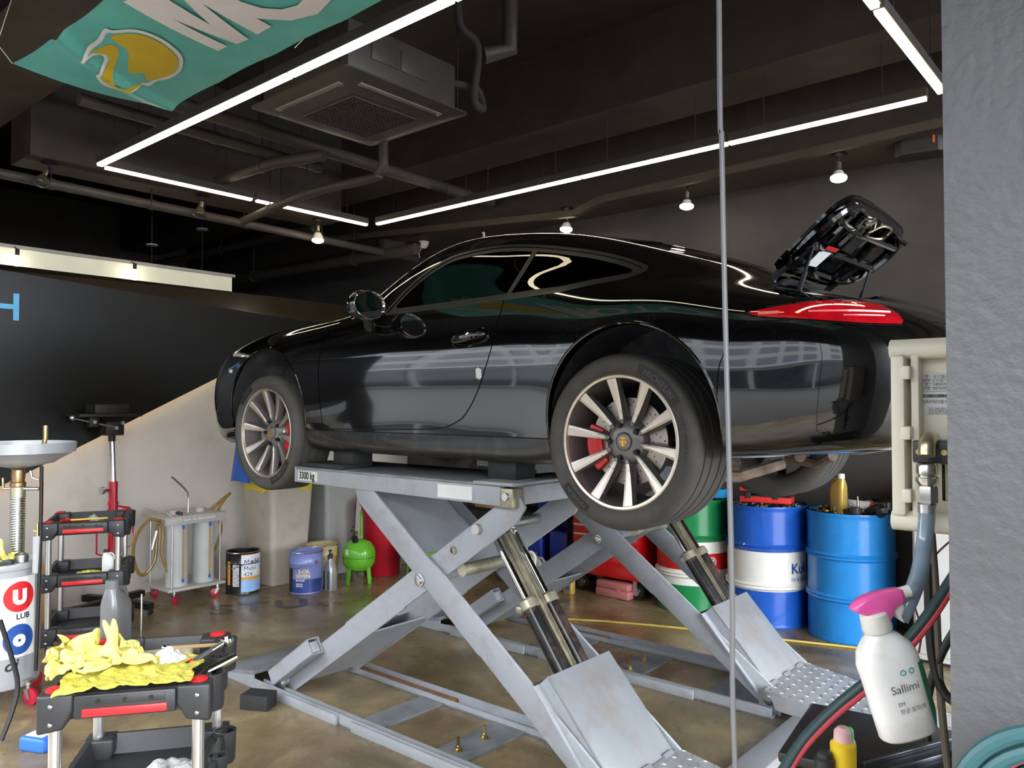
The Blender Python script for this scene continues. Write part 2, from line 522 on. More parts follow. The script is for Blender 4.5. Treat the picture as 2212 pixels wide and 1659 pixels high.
def flat(name, pts, mat, o, n=5):
    """smooth closed outline -> filled patch following the cloth (u along X, v across)"""
    P = spline([(a, c, 0) for a, c in pts], n, True)
    from mathutils.geometry import tessellate_polygon
    bm = bmesh.new(); vv = [bm.verts.new(p) for p in P]
    for q in tessellate_polygon([P]): bm.faces.new([vv[i] for i in q])
    for _ in range(4):
        bmesh.ops.subdivide_edges(bm, edges=[e for e in bm.edges if e.calc_length() > .04], cuts=1); bmesh.ops.triangulate(bm, faces=bm.faces)
    bmesh.ops.triangulate(bm, faces=bm.faces)
    for v in bm.verts: v.co = bp_(o)(v.co)
    me = bpy.data.meshes.new(name); bm.to_mesh(me); bm.free(); return link(name, me, mat, ban)
def flatp(name, pts, mat, o): return flat(name, [(a + (c - a) * t, b_ + (d_ - b_) * t) for (a, b_), (c, d_) in zip(pts, pts[1:] + pts[:1]) for t in (0, .02, .5, .98)], mat, o, 1)
def lp(zx, zy):
    p = at(zx * .339, zy * .339, Z=BZ - .03); return (p.x, p.y)
flatp('lettering', [lp(*q) for q in ((785, 20), (1390, 335), (1450, 305), (1100, 120), (1510, 292), (1585, 260), (1285, 25), (1640, 228), (1730, 175), (1180, -150), (1060, -95), (1340, 160), (960, -62))], M_BW, .010)
flat('emblem_border', [lp(*q) for q in ((508, 372), (560, 290), (620, 245), (665, 180), (720, 190), (860, 182), (1000, 225), (1110, 300), (1165, 375), (1150, 460), (1080, 505), (1000, 515), (950, 545), (905, 530), (870, 550), (760, 550), (660, 520), (612, 460), (640, 405), (665, 360), (640, 335), (560, 345))], M_BW, .009, 3)
_bd = [lp(*q) for q in ((560, 335), (600, 292), (650, 255), (680, 205), (730, 205), (860, 198), (985, 238), (1085, 308), (1138, 378), (1125, 450), (1065, 485), (990, 497), (940, 520), (900, 515), (860, 535), (765, 535), (680, 505), (640, 458), (664, 410), (693, 362), (662, 318), (600, 322))]
flat('emblem_ground', _bd, MATS['teal_banner_cloth'], .011, 3)
flat('emblem_body', [lp(*q) for q in ((705, 220), (800, 203), (900, 210), (1010, 255), (1095, 320), (1135, 385), (1110, 460), (1030, 490), (940, 500), (915, 450), (830, 445), (815, 390), (822, 330), (800, 290), (750, 260))], M_BYE, .0135, 3)
flat('emblem_tail', [lp(*q) for q in ((580, 320), (640, 290), (700, 268), (745, 285), (755, 330), (735, 390), (718, 450), (745, 500), (820, 525), (905, 515), (860, 540), (760, 540), (680, 505), (642, 460), (660, 420), (690, 385), (695, 350), (660, 325))], M_BYE, .013, 3)
for x, y in ((BX0, BY0), (BX0, BY1), (-3.2, BY1), (-2.0, BY1), (-.02, BY1), (-.02, BY0)):
    b = MB(); b.tube([(x, y, BZ), (x - (.06 if x < -4 else 0), y + (.08 if y > 2 else -.05), BZ + .1), (x - .05, y + .03, 3.78)], .0022, 6); b.build('tie_cord', pm('white_cord', (.7, .68, .62), .7), ban)

# ---------------------------------------------------------------- ceiling cassette
ac = thing('air_conditioner', 'dark grey four-way ceiling air conditioner cassette with square grille', 'air conditioner', (-3.855, 3.065, 3.42), 0, w=True)
M_AC = pm('dark_grey_ac_plastic', (.05, .043, .037), .45, var=.08)
b = MB()
x0, x1, y0, y1 = -4.33, -3.38, 2.59, 3.54
def rrect(x0, x1, y0, y1, r, z, n=5):
    out = []
    for cx, cy, a0 in ((x1 - r, y1 - r, 0), (x0 + r, y1 - r, 90), (x0 + r, y0 + r, 180), (x1 - r, y0 + r, 270)):
        for k in range(n + 1):
            a = R(a0 + 90 * k / n); out.append((cx + r * math.cos(a), cy + r * math.sin(a), z))
    return out
def loop_stack(b, loops, cap0=True, cap1=True):
    n = len(loops[0]); o = [v for l in loops for v in l]
    fs = [(i * n + j, i * n + (j + 1) % n, (i + 1) * n + (j + 1) % n, (i + 1) * n + j) for i in range(len(loops) - 1) for j in range(n)]
    if cap0: fs.append(tuple(range(n))[::-1])
    if cap1: fs.append(tuple((len(loops) - 1) * n + j for j in range(n)))
    return b.add(o, fs)
loop_stack(b, [rrect(x0 + .03, x1 - .03, y0 + .03, y1 - .03, .02, 3.475), rrect(x0, x1, y0, y1, .03, 3.465), rrect(x0, x1, y0, y1, .03, 3.455), rrect(x0 + .10, x1 - .10, y0 + .10, y1 - .10, .10, 3.425), rrect(x0 + .14, x1 - .14, y0 + .14, y1 - .14, .09, 3.418), rrect(x0 + .22, x1 - .22, y0 + .22, y1 - .22, .03, 3.42)])
b.build('face_panel', M_AC, ac, smooth=25)
b = MB(); b.bb((x0 + .06, y0 + .06, 3.47), (x1 - .06, y1 - .06, 3.76)); b.build('casing', M_AC, ac, bevel=.008)
for k, (xa, ya, xb, yb) in enumerate(((x0 + .16, y0 + .075, x1 - .16, y0 + .115), (x0 + .16, y1 - .115, x1 - .16, y1 - .075), (x0 + .075, y0 + .16, x0 + .115, y1 - .16), (x1 - .115, y0 + .16, x1 - .075, y1 - .16))):
    b = MB(); b.bb((xa, ya, 3.424), (xb, yb, 3.436)); b.build('louvre', pm('louvre_edge', (.16, .14, .12), .3), ac, bevel=.003)
b = MB()
for k in range(17):
    u = x0 + .23 + (x1 - x0 - .46) * k / 16; b.bb((u - .003, y0 + .23, 3.408), (u + .003, y1 - .23, 3.42))
    v = y0 + .23 + (y1 - y0 - .46) * k / 16; b.bb((x0 + .23, v - .003, 3.408), (x1 - .23, v + .003, 3.42))
o = b.build('grille', pm('grille_brown', (.055, .042, .036), .5), ac, smooth=0); o['kind'] = 'stuff'
for xx in (x1 - .055,):
    for ya, yb in ((y0 + .22, y0 + .42), (y0 + .44, y0 + .64)):
        b = MB(); b.bb((xx - .004, ya, 3.58), (xx + .002, yb, 3.70)); b.build('knockout_panel', M_AC, ac, bevel=.003)
for xa, ya in ((x0 + .08, y0 + .02), (x1 - .08, y0 + .02), (x0 + .08, y1 - .02), (x1 - .08, y1 - .02)):
    b = MB(); b.cyl((xa, ya, 3.5), (xa, ya, 4.34), .005, 6); b.build('hanger_rod', M_BLKM, ac)
q = Vector((x1 - .02, y1 + .06, 3.55))
b = MB(); b.tube(spline([(x1 - .1, y1 - .05, 3.66), q + Vector((0, .02, .1)), q + Vector((.02, .06, .02)), q + Vector((.05, .03, -.04)), q + Vector((.04, -.03, .02)), q + Vector((.04, 0, .35)), q + Vector((-.02, -.10, .48)), q + Vector((-.02, -.12, .8))], 6), .025, 10)
b.build('refrigerant_pipe', pm('black_insulation', (.03, .027, .024), .8, bump=.3), ac)

# ---------------------------------------------------------------- pipes
M_PIPE = pm('dusty_black_pipe', (.05, .042, .034), .55, var=.2, scale=5)
def pipe(pts, r, lab, collars=(), n=14):
    P = [Vector(p) for p in pts]
    t = thing('ceiling_pipe', lab, 'pipe', P[0], 0, w=True)
    b = MB(); b.tube(P, r, n); b.build('tube', M_PIPE, t)
    L = [0]
    for a, c in zip(P, P[1:]): L.append(L[-1] + (c - a).length)
    for s in collars:
        d = s * L[-1]
        for k in range(len(P) - 1):
            if L[k] <= d <= L[k + 1] + 1e-6:
                dr = (P[k + 1] - P[k]).normalized(); p = P[k] + dr * (d - L[k])
                b = MB(); b.cyl(p - dr * .02, p + dr * .02, r * 1.16, n); b.build('collar', M_PIPE, t)
                b = MB(); b.cyl(p, (p.x, p.y, max(p.z + .05, 4.34)), .005, 6); b.build('hanger_rod', M_BLKM, t)
                break
    return t
pipe([(-5.04, 2.02, 3.64), (-5.04, 4.3, 3.60), (-5.04, 5.6, 3.58)], .05, 'thick black drain pipe passing behind the ceiling air conditioner', (.3, .62, .9))
pipe([(-5.42, 2.02, 3.62), (-5.42, 3.9, 3.60)], .04, 'black pipe with an open end running beside the thick drain pipe', (.5, .97))
pipe([at(468, 392, Z=3.5), at(590, 352, Z=3.52), at(700, 335, Z=3.53)], .042, 'short slanting black pipe near the corner of the light battens', (.5,))
p = at(828, 330, Z=3.44)
pipe(spline([p + Vector((0, 0, .08)), p, p + Vector((0, 0, -.08)), p + Vector((-.05, .0, -.14)), p + Vector((-.14, .0, -.16)), p.lerp(at(525, 478, Z=3.22), .5) + Vector((0, 0, -.03)), at(525, 478, Z=3.22)], 6), .034, 'bent insulated drain hose pipe coming down from the air conditioner', (.55, .8))
pipe([at(-60, 362, X=-6.47), at(900, 560, X=-6.47)], .038, 'long brown-black pipe running under the spot lamps by the black wall panel', (.12, .3, .5, .7))
pipe([(-11.1, 5.5, 3.30), (-6.0, 5.5, 3.24)], .06, 'thick black pipe in the dark corner beyond the cream wall', (.4, .8))
pipe([(-11.1, 5.1, 3.6), (-7.2, 5.1, 3.56)], .045, 'thin black pipe in the dark corner over the cream wall', (.5,))
pipe([(-11, 1.1, 3.62), (-2, 1.1, 3.62)], .11, 'very thick dark duct pipe above the end of the teal banner', (.4, .8), 20)
pipe([(-5.7, 2.0, 3.85), (-5.7, 4.72, 3.85)], .03, 'slim black pipe high against the ceiling slab', (.3, .7))
pipe([(-3.35, 3.9, 4.34), (-3.35, 3.9, 3.98), (-3.45, 3.75, 3.92)], .055, 'stub of vertical pipe behind the air conditioner', ())
# flat wiring duct under the back beam
t = thing('wiring_duct', 'flat dark wiring duct running under the beam along the back wall', 'cable duct', (-3.5, 5.55, 3.42), 0, w=True)
b = MB(); pts = [at(700, 518, Y=5.55), at(1240, 460, Y=5.55), at(1290, 432, Y=5.55), at(2040, 262, Y=5.55)]
for a, c in zip(pts, pts[1:]):
    d = (c - a).normalized(); u = Vector((0, 0, 1)); u = (u - d * u.dot(d)).normalized()
    b.prism([a - u * .03, a + u * .03, a + u * .03 + Vector((0, .05, 0)), a - u * .03 + Vector((0, .05, 0))], (0, 0, 0), c - a)
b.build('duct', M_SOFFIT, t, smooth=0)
for s in (.2, .5, .8):
    q = pts[0].lerp(pts[-1], s); b = MB(); b.cyl(q, (q.x, q.y, 4.34), .004, 6); b.build('hanger_rod', M_BLKM, t)

# ---------------------------------------------------------------- spot lamps, speakers, dome camera
M_BULB = emat('lit_bulb', (1.0, .90, .74), 30.0)
def spot(px, py, top, X=None, Y=None, lit=True, lab='', tilt=(0, 0)):
    c = at(px, py, X=X, Y=Y)
    t = thing('spot_lamp', lab, 'lamp', (c.x, c.y, top), 0, w=True)
    b = MB(); b.lathe([(.001, top), (.05, top), (.055, top - .012), (.02, top - .02), (.008, top - .022), (.008, top - .05)], 20, c=(c.x, c.y, 0)); b.build('canopy', M_BLKM, t)
    ax = Vector((tilt[0], tilt[1], -1)).normalized()
    base = Vector((c.x, c.y, top - .05)); Q = ax.to_track_quat('Z', 'Y').to_matrix().to_4x4()
    L = max(.12, (base - c).length)
    for s in (-1, 1):
        b = MB(); k = Q.to_3x3() @ Vector((.045 * s, 0, 0)); b.tube([base, base + k * .7 + ax * .03, base + k + ax * L * .75], .004, 6); b.build('bracket_arm', M_BLKM, t)
    M = Matrix.Translation(base + ax * .02) @ Q
    b = MB(); b.lathe([(.018, 0), (.018, .05), (.024, .055), (.03, .075)], 18, M=M); b.build('lampholder', pm('brushed_lampholder', (.35, .32, .28), .35, .9), t)
    b = MB(); b.lathe([(.03, .07), (.044, .10), (.054, L - .01)], 24, M=M); b.build('reflector', pm('gold_reflector', (.50, .40, .22), .3, .9) if not lit else pm('lamp_shell', (.7, .66, .58), .3), t)
    b = MB(); b.lathe([(.054, L - .01), (.056, L - .002), (.052, L + .008), (.03, L + .02), (.001, L + .024)], 24, M=M); b.build('bulb_face', M_BULB if lit else pm('dark_lamp_face', (.04, .035, .03), .3), t)
spot(105, 398, 3.42, X=-6.3, lit=False, lab='unlit spot lamp farthest along the pipe from the dome camera', tilt=(.1, -.5))
spot(437, 462, 3.42, X=-6.3, lit=False, lab='unlit spot lamp in the middle of the row along the black wall panel', tilt=(.1, -.25))
spot(687, 516, 3.42, X=-6.3, lab='lit spot lamp next to the dark speaker above the car bonnet', tilt=(.05, -.05))
spot(1225, 492, 3.42, Y=5.72, lab='lit spot lamp just above the car roof', tilt=(0, -.1))
spot(1485, 440, 3.42, Y=5.72, lab='lit round spot lamp beside the hanging cable', tilt=(0, -.1))
spot(1812, 362, 3.42, Y=5.72, lab='lit spot lamp above the open engine lid', tilt=(.05, -.2))
spot(1043, 512, 3.42, Y=5.72, lit=False, lab='small unlit spot lamp behind the top of the windscreen', tilt=(0, .3))
def speaker(c, yaw, s, lab):
    t = thing('wall_speaker', lab, 'speaker', c, yaw)
    b = MB()
    pr = [(-.19 * s, .0), (-.17 * s, -.10 * s), (-.12 * s, -.14 * s), (.12 * s, -.14 * s), (.17 * s, -.10 * s), (.19 * s, 0), (.14 * s, .08 * s), (-.14 * s, .08 * s)]
    b.prism([(x, y, -.1 * s) for x, y in pr], (0, 0, 0), (0, 0, .2 * s)); b.build('cabinet', pm('black_speaker_case', (.025, .022, .02), .5), t, bevel=.012)
    b = MB(); b.bb((-.118 * s, -.143 * s, -.085 * s), (.118 * s, -.139 * s, .085 * s)); b.build('grille', pm('speaker_mesh', (.03, .027, .025), .7, bump=.5, bscale=300), t)
    b = MB(); b.bb((.085 * s, -.147 * s, -.04 * s), (.10 * s, -.142 * s, .02 * s)); b.build('badge', pm('orange_badge', (.75, .12, .04), .5), t)
    b = MB(); b.bb((-.03, .05 * s, .02), (.03, .2 * s, .08)); b.build('bracket', M_BLKM, t)
speaker(at(1990, 312, Y=5.85), R(8), .92, 'black wall speaker with an orange badge near the grey pillar')
speaker(at(848, 540, Y=5.75), R(58), .95, 'dark speaker hung at the end of the pipe over the car bonnet')
c = at(915, 524, Y=5.9)
t = thing('dome_camera', 'small white dome security camera hung from the ceiling corner', 'camera', c, 0, w=True)
b = MB(); b.lathe([(.001, .075), (.055, .075), (.062, .06), (.06, .0), (.052, -.035), (.03, -.062), (.001, -.07)], 24, c=c); b.build('housing', pm('white_camera_shell', (.75, .70, .60), .4), t)
b = MB(); b.sphere(c + Vector((-.01, -.048, -.02)) , .026, 14, 8); b.build('lens', pm('black_lens', (.01, .01, .01), .08, coat=1), t)
b = MB(); b.cyl(c + Vector((0, 0, .07)), (c.x, c.y, 3.45), .012, 8); b.build('mount', M_BLKM, t)
b = MB(); b.tube(spline([c + Vector((-.03, 0, -.05)), c + Vector((-.05, -.02, -.12)), c + Vector((-.06, 0, -.16))], 4), .004, 6); b.build('cable_tail', pm('white_cord', (.7, .68, .62), .7), t)

# bulbs and cords in front of the cream wall
for px, pz0, pz1 in ((37, 545, 572), (291, 572, 600)):
    c = at(px, pz1, X=-7.22)
    t = thing('hanging_bulb', 'small lit bulb hanging before the cream wall, ' + ('close to the blue letter' if px < 100 else 'between the cream wall and two thin cords'), 'bulb', (c.x, c.y, c.z + .2), 0, w=True)
    b = MB(); b.cyl(c + Vector((0, 0, .075)), c + Vector((0, 0, .13)), .016, 12); b.cyl(c + Vector((0, 0, .13)), c + Vector((-.1, 0, .16)), .005, 6); b.build('socket', M_BLKM, t)
    b = MB(); b.cyl(c - Vector((0, 0, .02)), c + Vector((0, 0, .075)), .02, 12); b.build('bulb', emat('tubular_bulb', (1, .93, .78), 14), t)
for px, py in ((328, 531), (437, 497)):
    c = at(px, py, X=-7.9)
    t = thing('pendant_cord', 'thin pendant cord with a pale ceiling rose, ' + ('nearer the hanging bulb' if px < 400 else 'nearer the end of the cream wall'), 'cord', (c.x, c.y, c.z), 0, w=True)
    b = MB(); b.lathe([(.001, .0), (.06, .0), (.055, .015), (.001, .02)], 20, c=c); b.build('ceiling_rose', pm('pale_rose', (.5, .5, .47), .4), t)
    b = MB(); b.cyl((c.x, c.y, c.z), (c.x, c.y, 1.2), .004, 6); b.build('wire', M_BLKM, t)
    b = MB(); b.cyl((c.x, c.y, c.z + .015), (c.x, c.y, 4.34), .01, 6); b.build('stem', M_BLKM, t)

# ---------------------------------------------------------------- the street side, seen in reflections
bd = thing('office_building', 'pale grey building with rows of windows across the street, mirrored in the car door', 'building', (-4, -13, 0), 0, w=True)
b = MB(); b.bb((-26, -15, 0), (14, -13, 8.2)); b.build('facade', pm('pale_facade', (.27, .268, .265), .8, var=.2), bd, smooth=0)
M_WIN = pm('far_window_glass', (.05, .06, .075), .1, coat=.6)
wme = MB().bb((-.68, -.06, -.5), (.68, .06, .5)).mesh('window', smooth=0)
sfm = MB().bb((-2.6, -.05, -1.3), (2.6, .05, 1.3)).mesh('shop_front', smooth=0)
for k in range(7):
    o = link('shop_front', sfm, pm('dark_shop_glass', (.03, .032, .035), .12, var=.3, scale=2), bd); o.matrix_parent_inverse = Matrix(); o.location = (-18.6 + 5.5 * k, .03, 1.42)
for r_ in range(1, 4):
    for k in range(20):
        o = link('window', wme, M_WIN, bd); o.matrix_parent_inverse = Matrix(); o.location = (-20.5 + 1.9 * k + 4 * (k // 7) * .3, .02, 2.0 + 1.75 * r_)
b = MB(); b.bb((-26, -12.98, 3.0), (14, -12.6, 3.25)); b.build('canopy', pm('canopy_grey', (.3, .3, .3), .6), bd, smooth=0)
# ---------------------------------------------------------------- car body surface (x forward from the rear axle, y left, z up)
NET = [
 [(3.32,0,0.15),(3.36,0,0.18),(3.4,0,0.3),(3.41,0,0.44),(3.39,0,0.54),(3.35,0,0.6),(3.31,0,0.63),(3.26,0,0.66),(3.2,0,0.685),(3.12,0,0.71)],
 [(3.3,0.3,0.15),(3.34,0.31,0.18),(3.385,0.32,0.3),(3.395,0.32,0.44),(3.375,0.32,0.545),(3.33,0.31,0.61),(3.28,0.28,0.645),(3.23,0.24,0.675),(3.16,0.15,0.705),(3.07,0,0.725)],
 [(3.23,0.55,0.15),(3.27,0.57,0.18),(3.315,0.59,0.3),(3.325,0.595,0.45),(3.3,0.585,0.56),(3.24,0.56,0.64),(3.18,0.5,0.68),(3.13,0.42,0.7),(3.07,0.25,0.735),(2.95,0,0.755)],
 [(3.1,0.715,0.16),(3.13,0.75,0.19),(3.17,0.775,0.31),(3.18,0.783,0.46),(3.15,0.77,0.61),(3.09,0.715,0.71),(3.05,0.615,0.735),(3.01,0.48,0.755),(2.97,0.28,0.79),(2.85,0,0.785)],
 [(2.91,0.75,0.17),(2.91,0.8,0.2),(2.91,0.838,0.33),(2.91,0.85,0.49),(2.9,0.835,0.657),(2.87,0.745,0.784),(2.85,0.62,0.787),(2.83,0.5,0.807),(2.8,0.29,0.837),(2.74,0,0.847)],
 [(2.47,0.75,0.18),(2.47,0.82,0.22),(2.47,0.865,0.35),(2.47,0.878,0.53),(2.47,0.862,0.712),(2.46,0.755,0.844),(2.45,0.63,0.837),(2.44,0.52,0.852),(2.43,0.3,0.88),(2.42,0,0.89)],
 [(2.08,0.74,0.15),(2.08,0.8,0.165),(2.08,0.845,0.285),(2.08,0.862,0.47),(2.08,0.852,0.68),(2.08,0.775,0.858),(2.08,0.68,0.864),(2.08,0.58,0.875),(2.08,0.33,0.923),(2.08,0,0.938)],
 [(1.75,0.74,0.15),(1.75,0.8,0.158),(1.75,0.832,0.28),(1.75,0.848,0.47),(1.75,0.842,0.68),(1.75,0.785,0.864),(1.75,0.74,0.909),(1.75,0.677,0.949),(1.75,0.405,1.016),(1.75,0,1.043)],
 [(1.45,0.74,0.15),(1.45,0.8,0.157),(1.45,0.826,0.28),(1.45,0.84,0.47),(1.45,0.838,0.68),(1.45,0.785,0.872),(1.45,0.737,0.975),(1.45,0.681,1.078),(1.45,0.425,1.174),(1.45,0,1.228)],
 [(1.15,0.74,0.15),(1.15,0.8,0.157),(1.15,0.825,0.28),(1.15,0.838,0.47),(1.15,0.836,0.68),(1.15,0.783,0.878),(1.15,0.731,1.01),(1.15,0.669,1.155),(1.15,0.422,1.263),(1.15,0,1.303)],
 [(0.8,0.74,0.15),(0.8,0.8,0.157),(0.8,0.828,0.28),(0.8,0.842,0.47),(0.8,0.84,0.68),(0.8,0.785,0.882),(0.8,0.723,1.02),(0.8,0.656,1.15),(0.8,0.404,1.264),(0.8,0,1.3)],
 [(0.45,0.74,0.15),(0.45,0.81,0.16),(0.45,0.848,0.285),(0.45,0.862,0.48),(0.45,0.858,0.69),(0.45,0.795,0.885),(0.45,0.71,1.01),(0.45,0.636,1.125),(0.45,0.384,1.208),(0.45,0,1.251)],
 [(0.1,0.76,0.18),(0.1,0.82,0.2),(0.1,0.885,0.33),(0.1,0.902,0.52),(0.1,0.892,0.7),(0.1,0.805,0.865),(0.1,0.677,0.965),(0.1,0.587,1.05),(0.1,0.355,1.108),(0.1,0,1.152)],
 [(-0.2,0.76,0.2),(-0.2,0.82,0.22),(-0.2,0.882,0.34),(-0.2,0.9,0.52),(-0.2,0.888,0.69),(-0.2,0.8,0.835),(-0.2,0.635,0.905),(-0.2,0.53,0.95),(-0.2,0.318,1.009),(-0.2,0,1.044)],
 [(-0.5,0.75,0.22),(-0.5,0.8,0.235),(-0.5,0.852,0.355),(-0.5,0.868,0.52),(-0.5,0.85,0.68),(-0.49,0.76,0.785),(-0.49,0.6,0.84),(-0.49,0.48,0.86),(-0.49,0.28,0.895),(-0.49,0,0.925)],
 [(-0.7,0.7,0.238),(-0.72,0.75,0.253),(-0.76,0.8,0.365),(-0.77,0.815,0.515),(-0.76,0.8,0.665),(-0.72,0.7,0.767),(-0.74,0.55,0.797),(-0.75,0.43,0.8),(-0.77,0.25,0.825),(-0.78,0,0.845)],
 [(-0.86,0.62,0.25),(-0.9,0.66,0.27),(-0.955,0.69,0.38),(-0.97,0.705,0.51),(-0.95,0.69,0.64),(-0.9,0.59,0.722),(-0.9,0.47,0.747),(-0.9,0.37,0.76),(-0.905,0.21,0.775),(-0.91,0,0.795)],
 [(-0.97,0.4,0.265),(-1.01,0.42,0.285),(-1.07,0.44,0.39),(-1.085,0.45,0.51),(-1.065,0.44,0.63),(-1.02,0.39,0.69),(-1.005,0.31,0.708),(-0.995,0.25,0.722),(-0.985,0.14,0.735),(-0.98,0,0.75)],
 [(-1,0,0.265),(-1.05,0,0.285),(-1.11,0,0.4),(-1.125,0,0.51),(-1.105,0,0.625),(-1.06,0,0.66),(-1.045,0,0.68),(-1.03,0,0.7),(-1.015,0,0.72),(-1,0,0.735)],
]

def cspline(t, P, tq):
    """natural cubic spline, P (n,...) at knots t, sampled at tq"""
    n = len(t)
    h = np.diff(t)
    A = np.eye(n)
    B = np.zeros(P.shape)
    for i in range(1, n - 1):
        A[i, i - 1], A[i, i], A[i, i + 1] = h[i - 1], 2 * (h[i - 1] + h[i]), h[i]
        B[i] = 6 * ((P[i + 1] - P[i]) / h[i] - (P[i] - P[i - 1]) / h[i - 1])
    M = np.linalg.solve(A, B.reshape(n, -1)).reshape(P.shape)
    k = np.clip(np.searchsorted(t, tq) - 1, 0, n - 2)
    sh = (-1,) + (1,) * (P.ndim - 1)
    a = ((t[k + 1] - tq) / h[k]).reshape(sh)
    b = ((tq - t[k]) / h[k]).reshape(sh)
    hk = h[k].reshape(sh)
    return a * P[k] + b * P[k + 1] + ((a ** 3 - a) * M[k] + (b ** 3 - b) * M[k + 1]) * hk ** 2 / 6

def loft(nu=260, nv=90):
    P = np.array(NET, float)
    du = np.linalg.norm(np.diff(P, axis=0), axis=2)[:, 2:].mean(1)
    tu = np.concatenate([[0], np.cumsum(du)])
    dv = np.linalg.norm(np.diff(P, axis=1), axis=2)[4:15].mean(0)
    tv = np.concatenate([[0], np.cumsum(dv)])
    # even subdivision of every net cell keeps the nose and tail fine
    qu = np.interp(np.linspace(0, len(tu) - 1, nu + 1), np.arange(len(tu)), tu)
    qv = np.linspace(0, tv[-1], nv + 1)
    G = cspline(tu, P, qu)
    G = np.swapaxes(cspline(tv, np.swapaxes(G, 0, 1), qv), 0, 1)
    G[:, -1, 1] = 0
    G[0, :, 1] = 0
    G[-1, :, 1] = 0
    G[:, :, 1] = np.maximum(G[:, :, 1], 0)
    return G
# ---------------------------------------------------------------- cutting the body surface into panels
def sdf(P, poly):
    """signed distance of points (n,2) to a closed polygon, negative inside"""
    poly = np.asarray(poly, float)
    A = poly; B = np.roll(poly, -1, 0)
    d2 = np.full(len(P), 1e9); ins = np.zeros(len(P), bool)
    for a, b in zip(A, B):
        ab = b - a
        t = np.clip(((P - a) @ ab) / max(ab @ ab, 1e-12), 0, 1)
        q = P - a - t[:, None] * ab
        d2 = np.minimum(d2, (q ** 2).sum(1))
        c = (a[1] > P[:, 1]) != (b[1] > P[:, 1])
        with np.errstate(divide='ignore', invalid='ignore'):
            xi = (b[0] - a[0]) * (P[:, 1] - a[1]) / (b[1] - a[1] if b[1] != a[1] else 1e-12) + a[0]
        ins ^= c & (P[:, 0] < xi)
    d = np.sqrt(d2)
    return np.where(ins, -d, d)

def pdist(P, line):
    line = np.asarray(line, float)
    d2 = np.full(len(P), 1e9)
    for a, b in zip(line[:-1], line[1:]):
        ab = b - a
        t = np.clip(((P - a) @ ab) / max(ab @ ab, 1e-12), 0, 1)
        q = P - a - t[:, None] * ab
        d2 = np.minimum(d2, (q ** 2).sum(1))
    return np.sqrt(d2)

def s2(pts, n=6, closed=True):
    return [(p.x, p.y) for p in spline([(a, b, 0) for a, b in pts], n, closed)]

class Surf:
    def __init__(s, V, N, F): s.V, s.N, s.F = V, N, F
    def cut(s, f):
        """split along f = 0 -> (f < 0 part, f >= 0 part)"""
        val = f(s.V)
        val = np.where(np.abs(val) < 1e-7, 1e-7, val)
        V = list(s.V); N = list(s.N); cache = {}
        def mid(i, j):
            k = (i, j) if i < j else (j, i)
            if k in cache: return cache[k]
            a, b = k
            fa, fb = val[a], val[b]
            lo, hi, flo, fhi = 0.0, 1.0, fa, fb
            for _ in range(4):
                t = lo + (hi - lo) * flo / (flo - fhi)
                t = min(max(t, lo + 1e-4), hi - 1e-4)
                ft = f((s.V[a] + (s.V[b] - s.V[a]) * t)[None])[0]
                if abs(ft) < 1e-5: break
                if (ft < 0) == (flo < 0): lo, flo = t, ft
                else: hi, fhi = t, ft
            V.append(s.V[a] + (s.V[b] - s.V[a]) * t)
            n = s.N[a] + (s.N[b] - s.N[a]) * t
            N.append(n / np.linalg.norm(n))
            cache[k] = len(V) - 1
            return cache[k]
        IN, OUT = [], []
        for fc in s.F:
            sg = [val[i] < 0 for i in fc]
            if all(sg): IN.append(fc)
            elif not any(sg): OUT.append(fc)
            else:
                a, b = [], []
                k = len(fc)
                for q in range(k):
                    i, j = fc[q], fc[(q + 1) % k]
                    (a if sg[q] else b).append(i)
                    if sg[q] != sg[(q + 1) % k]:
                        m = mid(i, j); a.append(m); b.append(m)
                if len(a) > 2: IN.append(tuple(a))
                if len(b) > 2: OUT.append(tuple(b))
        V = np.array(V); N = np.array(N)
        return Surf(V, N, IN).clean(), Surf(V, N, OUT).clean()
    def clean(s):
        if not s.F: return Surf(s.V[:0], s.N[:0], [])
        u = sorted({i for f in s.F for i in f})
        mp = {v: k for k, v in enumerate(u)}
        return Surf(s.V[u], s.N[u], [tuple(mp[i] for i in f) for f in s.F])
    def shift(s, d): return Surf(s.V + s.N * d, s.N, s.F)
    def __add__(s, o):
        k = len(s.V)
        return Surf(np.vstack([s.V, o.V]), np.vstack([s.N, o.N]), s.F + [tuple(i + k for i in f) for f in o.F])
    def mirror(s):
        m = np.array([1, -1, 1])
        return Surf(s.V * m, s.N * m, [f[::-1] for f in s.F])
    def xform(s, M):
        A = np.array(M.to_3x3()); t = np.array(M.translation)
        return Surf(s.V @ A.T + t, s.N @ A.T, s.F)
    def build(s, name, mat, parent, thick=0.0):
        V, F, N = s.V, s.F, s.N
        if thick:
            k = len(V)
            cnt = {}
            for f in F:
                for a, b in zip(f, f[1:] + f[:1]): cnt[(a, b)] = 1
            rim = [(a, b) for a, b in cnt if (b, a) not in cnt]
            V = np.vstack([V, V - N * thick]); N = np.vstack([N, -N])
            F = F + [tuple(i + k for i in f[::-1]) for f in F] + [(b, a, a + k, b + k) for a, b in rim]
        me = bpy.data.meshes.new(name)
        me.from_pydata([tuple(v) for v in V], [], F)
        me.shade_smooth()
        if thick: me.set_sharp_from_angle(angle=R(40))
        else: me.normals_split_custom_set_from_vertices([tuple(n) for n in N])
        return link(name, me, mat, parent)

